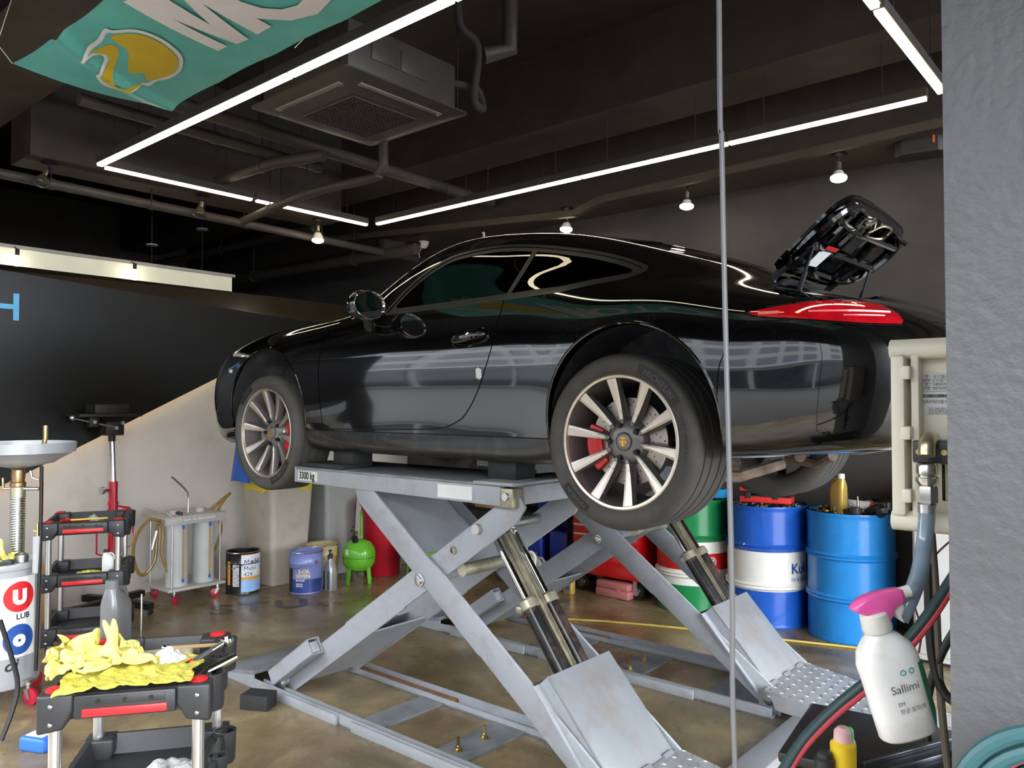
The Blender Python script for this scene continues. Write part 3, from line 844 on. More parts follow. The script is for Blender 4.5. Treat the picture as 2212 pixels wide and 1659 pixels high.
def loft_surf():
    G = loft(240, 84)
    du = np.gradient(G, axis=0); dv = np.gradient(G, axis=1)
    # derivative just inside the pole rows
    N = np.cross(dv, du)
    L = np.linalg.norm(N, axis=2, keepdims=True)
    N = N / np.maximum(L, 1e-9)
    if N[120, 30, 1] < 0: N = -N
    N[:, -1, 1] = 0; N[0, :, 1] = 0; N[-1, :, 1] = 0
    N /= np.maximum(np.linalg.norm(N, axis=2, keepdims=True), 1e-9)
    a, b = G.shape[:2]
    F = [(i * b + j, i * b + j + 1, (i + 1) * b + j + 1, (i + 1) * b + j) for i in range(a - 1) for j in range(b - 1)]
    V = G.reshape(-1, 3); N = N.reshape(-1, 3)
    f = F[120 * (b - 1) + 30]
    if np.cross(V[f[1]] - V[f[0]], V[f[2]] - V[f[0]]) @ N[f[0]] < 0: F = [q[::-1] for q in F]
    return G, Surf(V, N, F)

# materials of the car
M_PAINT = pm('black_car_paint', (0.0022, 0.0022, 0.0026), 0.06, 0, var=0.05, coat=1.0, spec=0.5)
def dusty_paint():
    m = M_PAINT
    nt = m.node_tree
    b = nt.nodes['Principled BSDF']
    # fine road dust low on the flanks
    tc = nt.nodes.new('ShaderNodeTexCoord')
    n = nt.nodes.new('ShaderNodeTexNoise'); n.inputs['Scale'].default_value = 90; n.inputs['Detail'].default_value = 8
    n2 = nt.nodes.new('ShaderNodeTexNoise'); n2.inputs['Scale'].default_value = 2.5
    nt.links.new(tc.outputs['Object'], n.inputs['Vector']); nt.links.new(tc.outputs['Object'], n2.inputs['Vector'])
    mul = nt.nodes.new('ShaderNodeMath'); mul.operation = 'MULTIPLY'
    nt.links.new(n.outputs['Fac'], mul.inputs[0]); nt.links.new(n2.outputs['Fac'], mul.inputs[1])
    r = nt.nodes.new('ShaderNodeValToRGB')
    r.color_ramp.elements[0].position = 0.30; r.color_ramp.elements[1].position = 0.50
    r.color_ramp.elements[0].color = (0.0022, 0.0022, 0.0026, 1); r.color_ramp.elements[1].color = (0.02, 0.019, 0.018, 1)
    nt.links.new(mul.outputs[0], r.inputs['Fac'])
    nt.links.new(r.outputs['Color'], b.inputs['Base Color'])
dusty_paint()
M_GAP = pm('panel_gap_black', (0.004, 0.004, 0.004), 0.7)
M_RUBBER = pm('black_rubber', (0.012, 0.012, 0.012), 0.45, bump=0.05)
M_TRIM = pm('satin_window_trim', (0.016, 0.0155, 0.015), 0.35, spec=0.5)
M_SKIRT = pm('dusty_black_plastic', (0.012, 0.012, 0.012), 0.28, var=0.3, stain=(0.09, 0.085, 0.075), stain_amt=0.4, stain_scale=14, coat=0.3)
M_LINER = pm('wheel_arch_liner', (0.045, 0.045, 0.047), 0.8, var=0.3, stain=(0.15, 0.15, 0.148), stain_amt=0.5, stain_scale=9, bump=0.2)
M_GLASS = glassmat('tinted_car_glass', (0.10, 0.105, 0.11))
M_RUBT = pm('tyre_rubber', (0.066, 0.060, 0.053), 0.7, var=0.2, stain=(0.10, 0.085, 0.068), stain_amt=0.45, stain_scale=12)
M_RIMD = pm('dark_grey_rim_paint', (0.17, 0.16, 0.15), 0.35, 0.35, var=0.1, coat=0.4)
M_RIMB = pm('machined_alloy_face', (0.62, 0.56, 0.48), 0.36, 1.0, var=0.05, scale=40)
M_CHROME = pm('chrome', (0.75, 0.75, 0.75), 0.08, 1.0, var=0.05)
M_STEEL = pm('bare_steel', (0.55, 0.55, 0.54), 0.28, 1.0, var=0.15, scale=20)
M_RED = pm('red_caliper_paint', (0.62, 0.008, 0.008), 0.25, coat=0.6)
M_BLKMET = pm('black_metal', (0.012, 0.012, 0.013), 0.35, 0.3, var=0.2)
M_LENS = pm('red_tail_lens', (0.55, 0.004, 0.012), 0.06, coat=1.0, var=0.25, scale=18)
M_GOLD = pm('gold_enamel', (0.70, 0.45, 0.10), 0.3, 0.6)
M_INT = pm('black_interior', (0.01, 0.01, 0.01), 0.7, var=0.3)
M_PAPER = pm('white_sticker_paper', (0.72, 0.72, 0.70), 0.6, var=0.06)
M_INK = pm('black_print', (0.02, 0.02, 0.02), 0.6)

def tread_mat():
    m = pm('tyre_tread_rubber', (0.066, 0.063, 0.058), 0.75, var=0.2, stain=(0.09, 0.085, 0.075), stain_amt=0.4, stain_scale=10)
    nt = m.node_tree
    b = nt.nodes['Principled BSDF']
    tc = nt.nodes.new('ShaderNodeTexCoord')
    sp = nt.nodes.new('ShaderNodeSeparateXYZ')
    nt.links.new(tc.outputs['Object'], sp.inputs[0])
    def mth(op, a, b_=None):
        n = nt.nodes.new('ShaderNodeMath'); n.operation = op
        for k, v in enumerate((a, b_)):
            if v is None: continue
            if isinstance(v, (int, float)): n.inputs[k].default_value = v
            else: nt.links.new(v, n.inputs[k])
        return n.outputs[0]
    ang = mth('ARCTAN2', sp.outputs['X'], sp.outputs['Z'])
    ph = mth('ADD', mth('MULTIPLY', ang, 44 / (2 * PI)), mth('MULTIPLY', mth('ABSOLUTE', mth('ADD', sp.outputs['Y'], 0.13)), 6.0))
    saw = mth('FRACT', ph)
    slit = mth('LESS_THAN', saw, 0.12)
    h = mth('SUBTRACT', 1.0, slit)
    bp = nt.nodes.new('ShaderNodeBump'); bp.inputs['Strength'].default_value = 1.0; bp.inputs['Distance'].default_value = 0.02
    nt.links.new(h, bp.inputs['Height'])
    nt.links.new(bp.outputs['Normal'], b.inputs['Normal'])
    return m
M_TREAD = tread_mat()

# ---------------------------------------------------------------- the car
car = thing('sports_car', 'glossy black two-door sports coupe with open engine lid, raised on the scissor lift', 'car', (-1.662, 3.444, 1.23), PI)
G, body = loft_surf()
XZ = lambda P: P[:, [0, 2]]
XY = lambda P: P[:, [0, 1]]
ARCH = ((-0.035, 0.335, 0.388), (2.468, 0.345, 0.397))
for ax, az, ar in ARCH:
    _, body = body.cut(lambda P: np.maximum(np.hypot(P[:, 0] - ax, P[:, 2] - az) - ar, 0.45 - P[:, 1]))
    # clear the strip between arch and underside
    _, body = body.cut(lambda P: np.maximum(np.maximum(np.abs(P[:, 0] - ax) - ar * 0.985, P[:, 2] - az), 0.45 - P[:, 1]))
DLO = s2([(1.495, .868), (1.403, .976), (1.292, 1.061), (1.169, 1.121), (1.05, 1.155), (.81, 1.167), (.579, 1.141), (.307, 1.085), (.167, 1.046), (.095, 1.02), (.034, .993), (.003, .971), (.012, .944), (.06, .917)], 6, False) + [(.343, .881), (.651, .875), (1.035, .870), (1.3, .868)]
dlo, body = body.cut(lambda P: np.maximum(sdf(XZ(P), DLO), 0.4 - P[:, 1]))
glass, seal = dlo.cut(lambda P: sdf(XZ(P), DLO) + 0.014)
glass, seal2 = glass.cut(lambda P: sdf(XZ(P), DLO) + 0.034)
bpx = lambda P: P[:, 0] - (0.648 - 0.32 * (P[:, 2] - 0.875))
pil, glass = glass.cut(lambda P: np.abs(bpx(P)) - 0.014)
dwin, qwin = glass.cut(lambda P: -bpx(P))
WS = s2([(1.985, 0), (1.95, .25), (1.86, .48), (1.735, .66), (1.55, .64), (1.36, .607), (1.24, .56), (1.21, .49), (1.25, .25), (1.265, 0)], 5, False)
wsh, body = body.cut(lambda P: np.maximum(sdf(XY(P), WS + [(1.265, -.3), (1.985, -.3)]), 0.8 - P[:, 2]))
RW = s2([(.30, 0), (.28, .30), (.22, .455), (.05, .44), (-.13, .40), (-.24, .33), (-.27, .2), (-.28, 0)], 5, False)
rwin, body = body.cut(lambda P: np.maximum(sdf(XY(P), RW + [(-.28, -.3), (.30, -.3)]), 0.8 - P[:, 2]))
LID = s2([(-.375, 0), (-.38, .26), (-.41, .365), (-.49, .42), (-.61, .435), (-.70, .425), (-.755, .36), (-.775, .2), (-.78, 0)], 5, False)
lid, body = body.cut(lambda P: np.maximum(sdf(XY(P), LID + [(-.78, -.3), (-.375, -.3)]), 0.6 - P[:, 2]))
DOOR = [(1.447, .95), (1.447, .875), (1.60, .872), (1.75, .868)] + s2([(1.843, .856), (1.909, .813), (1.934, .762), (1.945, .697), (1.942, .595), (1.936, .443), (1.924, .290), (1.905, .276)], 4, False) + s2([(1.534, .278), (1.057, .293), (.915, .326), (.852, .363), (.77, .458), (.715, .561), (.67, .684), (.65, .808), (.648, .87)], 4, False) + [(.648, .95)]
fdoor = lambda P: np.maximum(sdf(XZ(P), DOOR), 0.4 - P[:, 1])
def panel(src, f, w=0.0032):
    """cut a panel out of src along f = 0 with a thin dark joint round it"""
    inn, out = src.cut(f)
    g1, inn = inn.cut(lambda P: -(f(P) + w))
    g2, out = out.cut(lambda P: f(P) - w)
    return inn, out, g1 + g2
door, body, gap1 = panel(body, fdoor)
skirt, body, gap2 = panel(body, lambda P: np.maximum(np.maximum(P[:, 2] - 0.266, np.abs(P[:, 0] - 1.22) - 0.90), 0.45 - P[:, 1]), 0.0025)
UZ = lambda P: np.stack([-P[:, 0] - P[:, 1], P[:, 2]], 1)
TAIL = s2([(-.345, .731), (-.226, .749), (-.062, .766), (.08, .774), (.24, .774), (.335, .768), (.36, .745), (.375, .715), (.345, .678), (.28, .670), (.10, .673), (-.175, .697), (-.279, .709)], 4)
ftail = lambda P: np.maximum(sdf(UZ(P), TAIL), np.maximum(P[:, 0] + 0.4, 0.45 - P[:, 1]))
tail, body = body.cut(ftail)
tailrim, tail = tail.cut(lambda P: -(ftail(P) + 0.006))
BSEAM = [(-.40, .20), (-.41, .40), (-.425, .55), (-.47, .655), (-.515, .715)]
bz_ = np.array([q[1] for q in BSEAM]); bx_ = np.array([q[0] for q in BSEAM])
bumper, body, gap3 = panel(body, lambda P: np.maximum(P[:, 0] - np.interp(P[:, 2], bz_, bx_), P[:, 2] - 0.695), 0.0022)
head, body = body.cut(lambda P: np.maximum(np.hypot((P[:, 0] - 3.0) / 0.165, (P[:, 1] - 0.655) / 0.105) - 1, 0.5 - P[:, 2]) * 0.1)
bonnet, body, hgap = panel(body, lambda P: np.maximum(sdf(XY(P), s2([(2.0, 0), (1.97, .3), (1.9, .50), (2.2, .60), (2.6, .57), (2.9, .47), (3.08, .3), (3.14, 0)], 4, False) + [(3.14, -.3), (2.0, -.3)]), 0.6 - P[:, 2]), 0.0022)
intake, body = body.cut(lambda P: np.maximum(np.hypot((P[:, 1] - 0.60) / 0.17, (P[:, 2] - 0.30) / 0.062) - 1, 2.9 - P[:, 0]) * 0.1)

both = lambda s: s + s.mirror()
both(body).build('body_shell', M_PAINT, car)
both(bumper).build('rear_bumper', M_PAINT, car)
both(bonnet).build('bonnet', M_PAINT, car)
for g_, nm in ((gap1, 'door_gap'), (gap2, 'sill_gap'), (gap3, 'bumper_gap'), (hgap, 'bonnet_gap')):
    g_.shift(-0.004).build(nm, M_GAP, car); g_.mirror().shift(-0.004).build(nm, M_GAP, car)
skirt.build('side_skirt', M_SKIRT, car); skirt.mirror().build('side_skirt', M_SKIRT, car)
intake.shift(-0.03).build('front_air_intake', M_GAP, car); intake.mirror().shift(-0.03).build('front_air_intake', M_GAP, car)
DO = {}
for sgn, side in ((1, 'left'), (-1, 'right')):
    mm = (lambda s: s) if sgn > 0 else (lambda s: s.mirror())
    DO[sgn] = mm(door).build('door', M_PAINT, car)
    mm(dwin.shift(-0.006)).build('window_pane', M_GLASS, DO[sgn])
    mm(qwin.shift(-0.006)).build('quarter_window', M_GLASS, car)
    mm(seal).build('window_trim', M_TRIM, car)
    mm((seal2 + pil).shift(-0.004)).build('window_seal', M_RUBBER, car)
    tl = mm(tail).build('tail_light', M_LENS, car)
    mm(tailrim.shift(-0.004)).build('lens_rim', M_GAP, tl)
    hl = mm(head).build('headlight', glassmat('headlamp_cover', (0.8, 0.82, 0.84)), car)
    b = MB()
    b.sphere((2.94, sgn * 0.64, 0.64), 0.075, 16, 10)
    b.build('reflector', M_CHROME, hl)
both(wsh).shift(-0.003).build('windscreen', M_GLASS, car)
both(rwin).shift(-0.003).build('rear_window', M_GLASS, car)

def surf_y(x, z):
    """outermost body half-width at (x, z)"""
    A = G[..., 0]; Z = G[..., 2]
    d = (A - x) ** 2 + (Z - z) ** 2 + (G[..., 1] < 0.35) * 10
    i, j = np.unravel_index(d.argmin(), d.shape)
    i = min(max(i, 1), G.shape[0] - 2); j = min(max(j, 1), G.shape[1] - 2)
    Pu = (G[i + 1, j] - G[i - 1, j]); Pv = (G[i, j + 1] - G[i, j - 1])
    n = np.cross(Pu, Pv)
    p = G[i, j]
    return p[1] - (n[0] * (x - p[0]) + n[2] * (z - p[2])) / n[1]

# light guides inside the tail lamp, as relief on the lens
for sgn in (1, -1):
    for zz, h, u0, u1, mt in ((.722, .010, -.08, .33, 'tail_guide_pale'), (.706, .006, .06, .27, 'tail_guide_pale'), (.722, .016, -.28, -.2, 'tail_amber')):
        b = MB(); vs = []; fs = []
        n = 40
        for k in range(n + 1):
            u = u0 + (u1 - u0) * k / n
            best = None
            # walk the rear corner: find surface point with -x-y = u at height zz
            d = (-G[..., 0] - G[..., 1] - u) ** 2 + (G[..., 2] - zz) ** 2 + (G[..., 0] > -0.4) * 10 + (G[..., 1] < 0.45) * 10
            i, j = np.unravel_index(d.argmin(), d.shape)
            i = min(max(i, 1), G.shape[0] - 2); j = min(max(j, 1), G.shape[1] - 2)
            Pu = G[i + 1, j] - G[i - 1, j]; Pv = G[i, j + 1] - G[i, j - 1]
            p = G[i, j]
            A_ = np.stack([Pu, Pv], 1)
            rows = np.array([[-A_[0, 0] - A_[1, 0], -A_[0, 1] - A_[1, 1]], [A_[2, 0], A_[2, 1]]])
            ab = np.linalg.solve(rows, np.array([u + p[0] + p[1], zz - p[2]]))
            q = p + A_ @ ab
            nn = np.cross(Pu, Pv); nn /= np.linalg.norm(nn)
            if nn[1] < 0: nn = -nn
            for dz in (-h / 2, h / 2):
                vs.append((q[0] + nn[0] * .0012, sgn * (q[1] + nn[1] * .0012), q[2] + dz))
        fs = [(2 * k, 2 * k + 2, 2 * k + 3, 2 * k + 1) for k in range(n)]
        b.add(vs, fs)
        tl = [o for o in car.children if o.name.startswith('tail_light')][0 if sgn > 0 else 1]
        b.build('light_guide', pm(mt, (0.85, 0.20, 0.20) if 'pale' in mt else (0.9, 0.10, 0.01), 0.15, coat=1.0), tl)

# rolled lips of the wheel arches and the liners behind them
for ax, az, ar in ARCH:
    for sgn in (1, -1):
        pts = []
        a0, a1 = (R(-8), R(186)) if ax > 1 else (R(-12), R(188))
        for k in range(61):
            a = a0 + (a1 - a0) * k / 60
            x, z = ax + ar * math.cos(a), az + ar * math.sin(a)
            pts.append((x, sgn * (surf_y(x, max(z, 0.22)) - 0.006), z))
        b = MB(); b.tube(pts, 0.0075, 8)
        b.build('wheel_arch_lip', M_PAINT, car)
        b = MB()
        rows = []
        for k in range(41):
            a = R(-6) + R(192) * k / 40
            x, z = math.cos(a), math.sin(a)
            for yy, rr in ((0.845, ar - 0.008), (0.80, ar + 0.012), (0.62, ar + 0.015), (0.52, ar + 0.005)):
                rows.append((ax + x * rr, sgn * yy, az + z * rr))
        b.add(rows, [(k * 4 + j, k * 4 + j + 1, k * 4 + j + 5, k * 4 + j + 4) for k in range(40) for j in range(3)])
        b.lathe([(0.001, 0), (ar + 0.005, 0)], 40, M=Matrix.Translation((ax, sgn * 0.52, az)) @ Matrix.Rotation(R(90), 4, 'X') @ Matrix.Rotation(R(-6), 4, 'Z'), ang=R(192))
        b.build('wheel_arch_liner', M_LINER, car)

# underside
edge = [tuple(p) for p in G[::4, 0]]
fl = Surf(np.array([(x, y * t, z) for x, y, z in edge for t in np.linspace(1, 0, 9)]), np.array([(0, 0, -1.0)] * (9 * len(edge))),
          [(i * 9 + j, (i + 1) * 9 + j, (i + 1) * 9 + j + 1, i * 9 + j + 1) for i in range(len(edge) - 1) for j in range(8)])
for ax, az, ar in ARCH:
    _, fl = fl.cut(lambda P: np.maximum(np.abs(P[:, 0] - ax) - ar, 0.52 - P[:, 1]))
both(fl).build('underbody', M_LINER, car)
M_MUCK = pm('dirty_undercarriage', (0.22, 0.16, 0.12), 0.7, var=0.4, scale=20, bump=0.3)
b = MB()
b.box((-0.66, 0.0, 0.29), (0.30, 0.95, 0.13)); b.build('silencer', pm('dirty_exhaust_steel', (0.30, 0.23, 0.18), 0.5, 0.6, var=0.35, scale=14), car, bevel=0.05, segs=4)
for sgn in (1, -1):
    b = MB()
    b.tube([(-0.25, sgn * .35, .16), (-.05, sgn * .6, .19)], 0.03, 10); b.tube([(.28, sgn * .38, .16), (0, sgn * .6, .17)], 0.026, 10)
    b.tube([(-.42, sgn * .3, .17), (-.3, sgn * .45, .12), (-.1, sgn * .58, .13)], 0.024, 8)
    b.build('suspension_arm', M_MUCK, car)
    b = MB()
    b.tube([(2.2, sgn * .3, .15), (2.42, sgn * .6, .18)], 0.026, 10); b.tube([(2.75, sgn * .32, .15), (2.5, sgn * .6, .17)], 0.024, 10)
    b.build('suspension_arm', M_MUCK, car)

# cabin
b = MB()
b.box((0.95, 0, 0.30), (2.1, 1.42, 0.10)); b.box((1.72, 0, 0.74), (0.30, 1.38, 0.22)); b.box((0.30, 0, 0.62), (0.5, 1.0, 0.5))
b.build('cabin_tub', M_INT, car, bevel=0.03)
for sgn in (1, -1):
    b = MB()
    b.grid(lambda u, v: (0.72 + 0.50 * (1 - v) if v < .5 else 0.78 - 0.42 * (v - .5) , sgn * (0.36 + (u - .5) * 0.5), 0.46 + (0.05 * abs(2 * u - 1) ** 2) + (0.0 if v < .5 else 1.20 * (v - .5))), 8, 12)
    b.box((0.62, sgn * .36, 0.78), (0.12, 0.46, 0.56), M=Matrix.Rotation(R(-16), 4, 'Y'))
    b.box((0.50, sgn * .36, 1.06), (0.09, 0.27, 0.18), M=Matrix.Rotation(R(-14), 4, 'Y'))
    b.box((0.97, sgn * .36, 0.42), (0.50, 0.48, 0.14))
    b.build('seat', M_INT, car, bevel=0.03, segs=3)
b = MB()
b.torus((0, 0, 0), 0.178, 0.016, 32, 8, M=Matrix.Translation((1.33, 0.36, 0.79)) @ Matrix.Rotation(R(66), 4, 'Y'))
b.cyl((1.33, .36, .79), (1.6, .36, .70), 0.03, 12)
b.box((1.34, .36, .79), (.03, .30, .05), M=Matrix.Rotation(R(-24), 4, 'Y'))
b.build('steering_wheel', pm('steering_wheel_leather', (0.05, 0.048, 0.045), 0.4), car)
b = MB(); b.box((1.28, 0.02, 1.16), (0.03, 0.22, 0.06)); b.cyl((1.28, .02, 1.16), (1.30, .02, 1.26), 0.012)
b.build('rear_view_mirror', M_INT, car, bevel=0.01)
b = MB(); b.box((1.13, -.34, 1.195), (0.10, 0.16, 0.004), M=Matrix.Rotation(R(12), 4, 'Y')); vis = b.build('visor_sticker', M_PAPER, car)
b = MB(); b.box((1.13, -.34, 1.192), (0.04, 0.15, 0.004), M=Matrix.Rotation(R(12), 4, 'Y')); b.build('print', pm('yellow_print', (0.8, 0.5, 0.05), 0.6), vis)

# door handle, door tag, wing mirrors, side marker
for sgn in (1, -1):
    ys = lambda x, z, o=0.0: sgn * (surf_y(x, z) + o)
    ring = []
    for k in range(40):
        a = 2 * PI * k / 40
        x = 0.825 + 0.118 * math.cos(a) * (1 + 0.06 * math.sin(a)); z = 0.713 + 0.041 * math.sin(a) + 0.012 * math.cos(a) * -1
        ring.append((x, ys(x, z, 0.001), z))
    b = MB(); b.tube(ring, 0.0035, 6, closed=True)
    b.build('handle_cup_rim', M_PAINT, DO[sgn])
    b = MB()
    hp = []; hr = []
    for k in range(13):
        t = k / 12
        x = 0.93 - 0.215 * t; z = 0.704 + 0.02 * t
        hp.append((x, ys(x, z, 0.006 + 0.03 * math.sin(PI * t) ** 0.6), z)); hr.append(0.006 + 0.014 * math.sin(PI * t) ** 0.5)
    b.tube(hp, hr, 10)
    b.build('handle', M_PAINT, DO[sgn])
    # mirror: shell + foot + glass
    b = MB()
    c = Vector((1.465, sgn * 0.935, 0.905))
    def shell(u, v):
        a = 2 * PI * u
        t = v
        w = (1.0, 1.06, 1.03, 0.93, 0.72, 0.40, 0.02)
        s_ = np.interp(t, np.linspace(0, 1, 7), w)
        return Vector((c.x - 0.055 + 0.135 * t, c.y + sgn * s_ * 0.098 * math.copysign(abs(math.cos(a)) ** 0.8, math.cos(a)), c.z + s_ * 0.070 * math.copysign(abs(math.sin(a)) ** 0.8, math.sin(a)) - 0.012 * t))
    b.grid(shell, 32, 14)
    mir = b.build('wing_mirror', M_PAINT, car, merge=True)
    b = MB(); b.tube(spline([(1.475, sgn * .90, .855), (1.50, sgn * .87, .825), (1.545, sgn * .83, .812), (1.56, sgn * .79, .815)], 6), 0.026, 12)
    b.build('mirror_foot', M_SKIRT, mir)
    b = MB(); b.grid(lambda u, v: Vector((c.x - 0.05 , c.y + sgn * 0.093 * v * math.cos(2 * PI * u), c.z + 0.066 * v * math.sin(2 * PI * u))), 32, 2)
    b.build('mirror_glass', pm('mirror_glass', (0.55, 0.57, 0.6), 0.02, 1.0), mir)
    ri = []
    for k in range(32):
        a = 2 * PI * k / 32
        ri.append((c.x - .055, c.y + .097 * math.cos(a), c.z + .069 * math.sin(a)))
    b = MB(); b.tube(ri, 0.004, 6, closed=True); b.build('glass_bezel', M_CHROME, mir)
    b = MB(); b.box((2.862, ys(2.862, .615, -.004), .615), (.035, .02, .022)); b.build('side_marker', pm('clear_marker_lens', (.6, .62, .6), .08, coat=1), car, bevel=.004)
x0, z0 = .753, .548
b = MB()
pl = [(-.019, -.018), (-.004, -.028), (.017, -.018), (.019, .020), (.004, .027), (-.017, .018)]
b.add([(x0 + a, surf_y(x0 + a, z0 + c_) + 0.001, z0 + c_) for a, c_ in pl], [tuple(range(6))])
b.build('paper_tag', M_PAPER, DO[1])

# lettering across the tail
_rear = {}
def rear_pt(y, z, o):
    d = (G[..., 1] - abs(y)) ** 2 + (G[..., 2] - z) ** 2 + (G[..., 0] > -0.6) * 10
    i, j = np.unravel_index(d.argmin(), d.shape)
    i = min(max(i, 1), G.shape[0] - 2); j = min(max(j, 1), G.shape[1] - 2)
    Pu = G[i + 1, j] - G[i - 1, j]; Pv = G[i, j + 1] - G[i, j - 1]
    n = np.cross(Pu, Pv); p = G[i, j]
    if n[0] > 0: n = -n
    x = p[0] - (n[1] * (abs(y) - p[1]) + n[2] * (z - p[2])) / n[0]
    n = n / np.linalg.norm(n)
    return (x + n[0] * o, y + n[1] * o * (1 if y >= 0 else -1), z + n[2] * o)
text_obj('tail_lettering', 'PORSCHE', 0.062, M_CHROME, car, fn=lambda v: rear_pt(-v.x, 0.675 + v.y * 0.8, 0.004), align='CENTER', bold=0.002, spacing=1.9)

# open engine lid: the cut-out panel turned up about its front edge
HX, HZ = -0.395, 0.935
ML = Matrix.Translation((HX, 0, HZ + .05)) @ Matrix.Rotation(R(54), 4, 'Y') @ Matrix.Translation((-HX, 0, -HZ + 0.0))
LO = both(lid).xform(ML).build('engine_lid', M_PAINT, car, thick=0.012)
def lid_pt(x, y, o):
    """point on the closed lid surface, o below it, then opened"""
    x = -.415 + (x + .36) * .78; y = y * 1.06
    d = (G[..., 0] - x) ** 2 + (G[..., 1] - abs(y)) ** 2 + (G[..., 2] < 0.6) * 10
    i, j = np.unravel_index(d.argmin(), d.shape)
    return ML @ Vector((x, y, G[i, j, 2] - o))
def rib(name, pts, w, h, mat=M_PAINT, o=0.03):
    b = MB()
    P = [lid_pt(x, y, o) for x, y in pts]
    b.tube(spline(P, 6), w, 8)
    return b.build(name, mat, LO)
rib('frame_rib', [(-.36, .0), (-.37, .24), (-.42, .345), (-.55, .385), (-.69, .375), (-.755, .28), (-.775, .1), (-.775, -.1), (-.755, -.28), (-.69, -.375), (-.55, -.385), (-.42, -.345), (-.37, -.24), (-.36, 0)], 0.022, 0)
for y in (.22, 0.0, -.22): rib('frame_rib', [(-.37, y * .9), (-.55, y), (-.76, y)], 0.02, 0, o=0.035)
rib('frame_rib', [(-.52, .36), (-.50, 0), (-.52, -.36)], 0.022, 0, o=0.035)
rib('frame_rib', [(-.68, .36), (-.66, 0), (-.68, -.36)], 0.016, 0, o=0.04)
for i_, (xa, xb, ya, yb) in enumerate(((-.40, -.49, .04, .2), (-.40, -.49, -.2, -.04), (-.54, -.65, .04, .2), (-.54, -.65, -.2, -.04), (-.54, -.65, .24, .35), (-.54, -.65, -.35, -.24))):
    b = MB()
    q = [lid_pt(x, y, 0.026) for x, y in ((xa, ya), (xb, ya), (xb, yb), (xa, yb))]
    b.add(q, [(0, 1, 2, 3)]); b.build('inner_panel', pm('glossy_black_panel', (.006, .006, .006), .12, coat=.8), LO)
b = MB(); b.tube(spline([lid_pt(-.67, -.06, .06), lid_pt(-.75, -.07, .075), lid_pt(-.755, -.14, .085), lid_pt(-.69, -.16, .07)], 6, True), 0.006, 8, closed=True)
b.build('latch_loop', pm('pale_zinc', (.75, .68, .55), .25, 1.0), LO)
b = MB(); b.tube([lid_pt(-.68, -.02, .05), lid_pt(-.72, .03, .055), lid_pt(-.75, -.02, .055), lid_pt(-.71, -.06, .06)], 0.012, 8); b.build('latch', MATS['pale_zinc'], LO)
q = [lid_pt(x, y, .058) for x, y in ((-.405, .05), (-.51, .07), (-.50, .20), (-.40, .18))]
b = MB(); b.add(q, [(0, 1, 2, 3)]); b.build('service_sticker', M_PAPER, LO)
q = [lid_pt(x, y, .056) for x, y in ((-.52, .02), (-.545, .025), (-.54, .18), (-.515, .17))]
b = MB(); b.add(q, [(0, 1, 2, 3)]); b.build('service_sticker', pm('red_print', (.5, .02, .02), .5), LO)
for sgn in (1, -1):
    b = MB(); p0 = Vector((-.50, sgn * .37, .80)); p1 = lid_pt(-.52, sgn * .34, .05)
    m_ = p0.lerp(p1, .55)
    b.cyl(p0, m_, 0.011, 12); b.cyl(m_, p1, 0.006, 10); b.build('gas_strut', M_BLKMET, LO)
    b = MB(); p = lid_pt(-.73, sgn * .34, .05); b.cyl(p, p + (ML.to_3x3() @ Vector((0, 0, -.028))), 0.011, 12); b.build('rubber_stop', M_RUBBER, LO)
    b = MB(); p = lid_pt(-.42, sgn * .30, .05); b.cyl(p, p + (ML.to_3x3() @ Vector((0, 0, -.025))), 0.010, 12); b.build('rubber_stop', M_RUBBER, LO)
for sgn in (1, -1):
    b = MB(); b.tube(spline([(-.42, sgn * .30, .84), (-.385, sgn * .30, .92), lid_pt(-.40, sgn * .28, .03), lid_pt(-.52, sgn * .28, .035)], 6), .016, 8); b.build('hinge_arm', M_BLKMET, LO)
# engine bay
b = MB()
b.box((-.60, 0, .60), (.50, .84, .06)); b.box((-.375, 0, .74), (.03, .76, .30)); b.box((-.79, 0, .66), (.03, .70, .14))
b.box((-.6, .43, .66), (.4, .02, .16)); b.box((-.6, -.43, .66), (.4, .02, .16))
b.build('engine_bay', M_BLKMET, car)
b = MB()
b.tube(spline([(-.43, .39, .86), (-.395, .2, .92), (-.385, 0, .935), (-.395, -.2, .92), (-.43, -.39, .86)], 8), .016, 8)
b.build('bay_seal', M_RUBBER, car)
for yy in (.17, -.17):
    b = MB(); b.cyl((-.60, yy, .62), (-.60, yy, .80), .12, 24); b.torus((-.60, yy, .80), .105, .015, 24, 8); b.build('cooling_fan_housing', M_BLKMET, car)
b = MB(); b.tube(spline([(-.44, .30, .84), (-.5, .1, .87), (-.5, -.1, .87), (-.44, -.30, .84)], 8), .02, 10); b.build('air_pipe', M_STEEL, car)

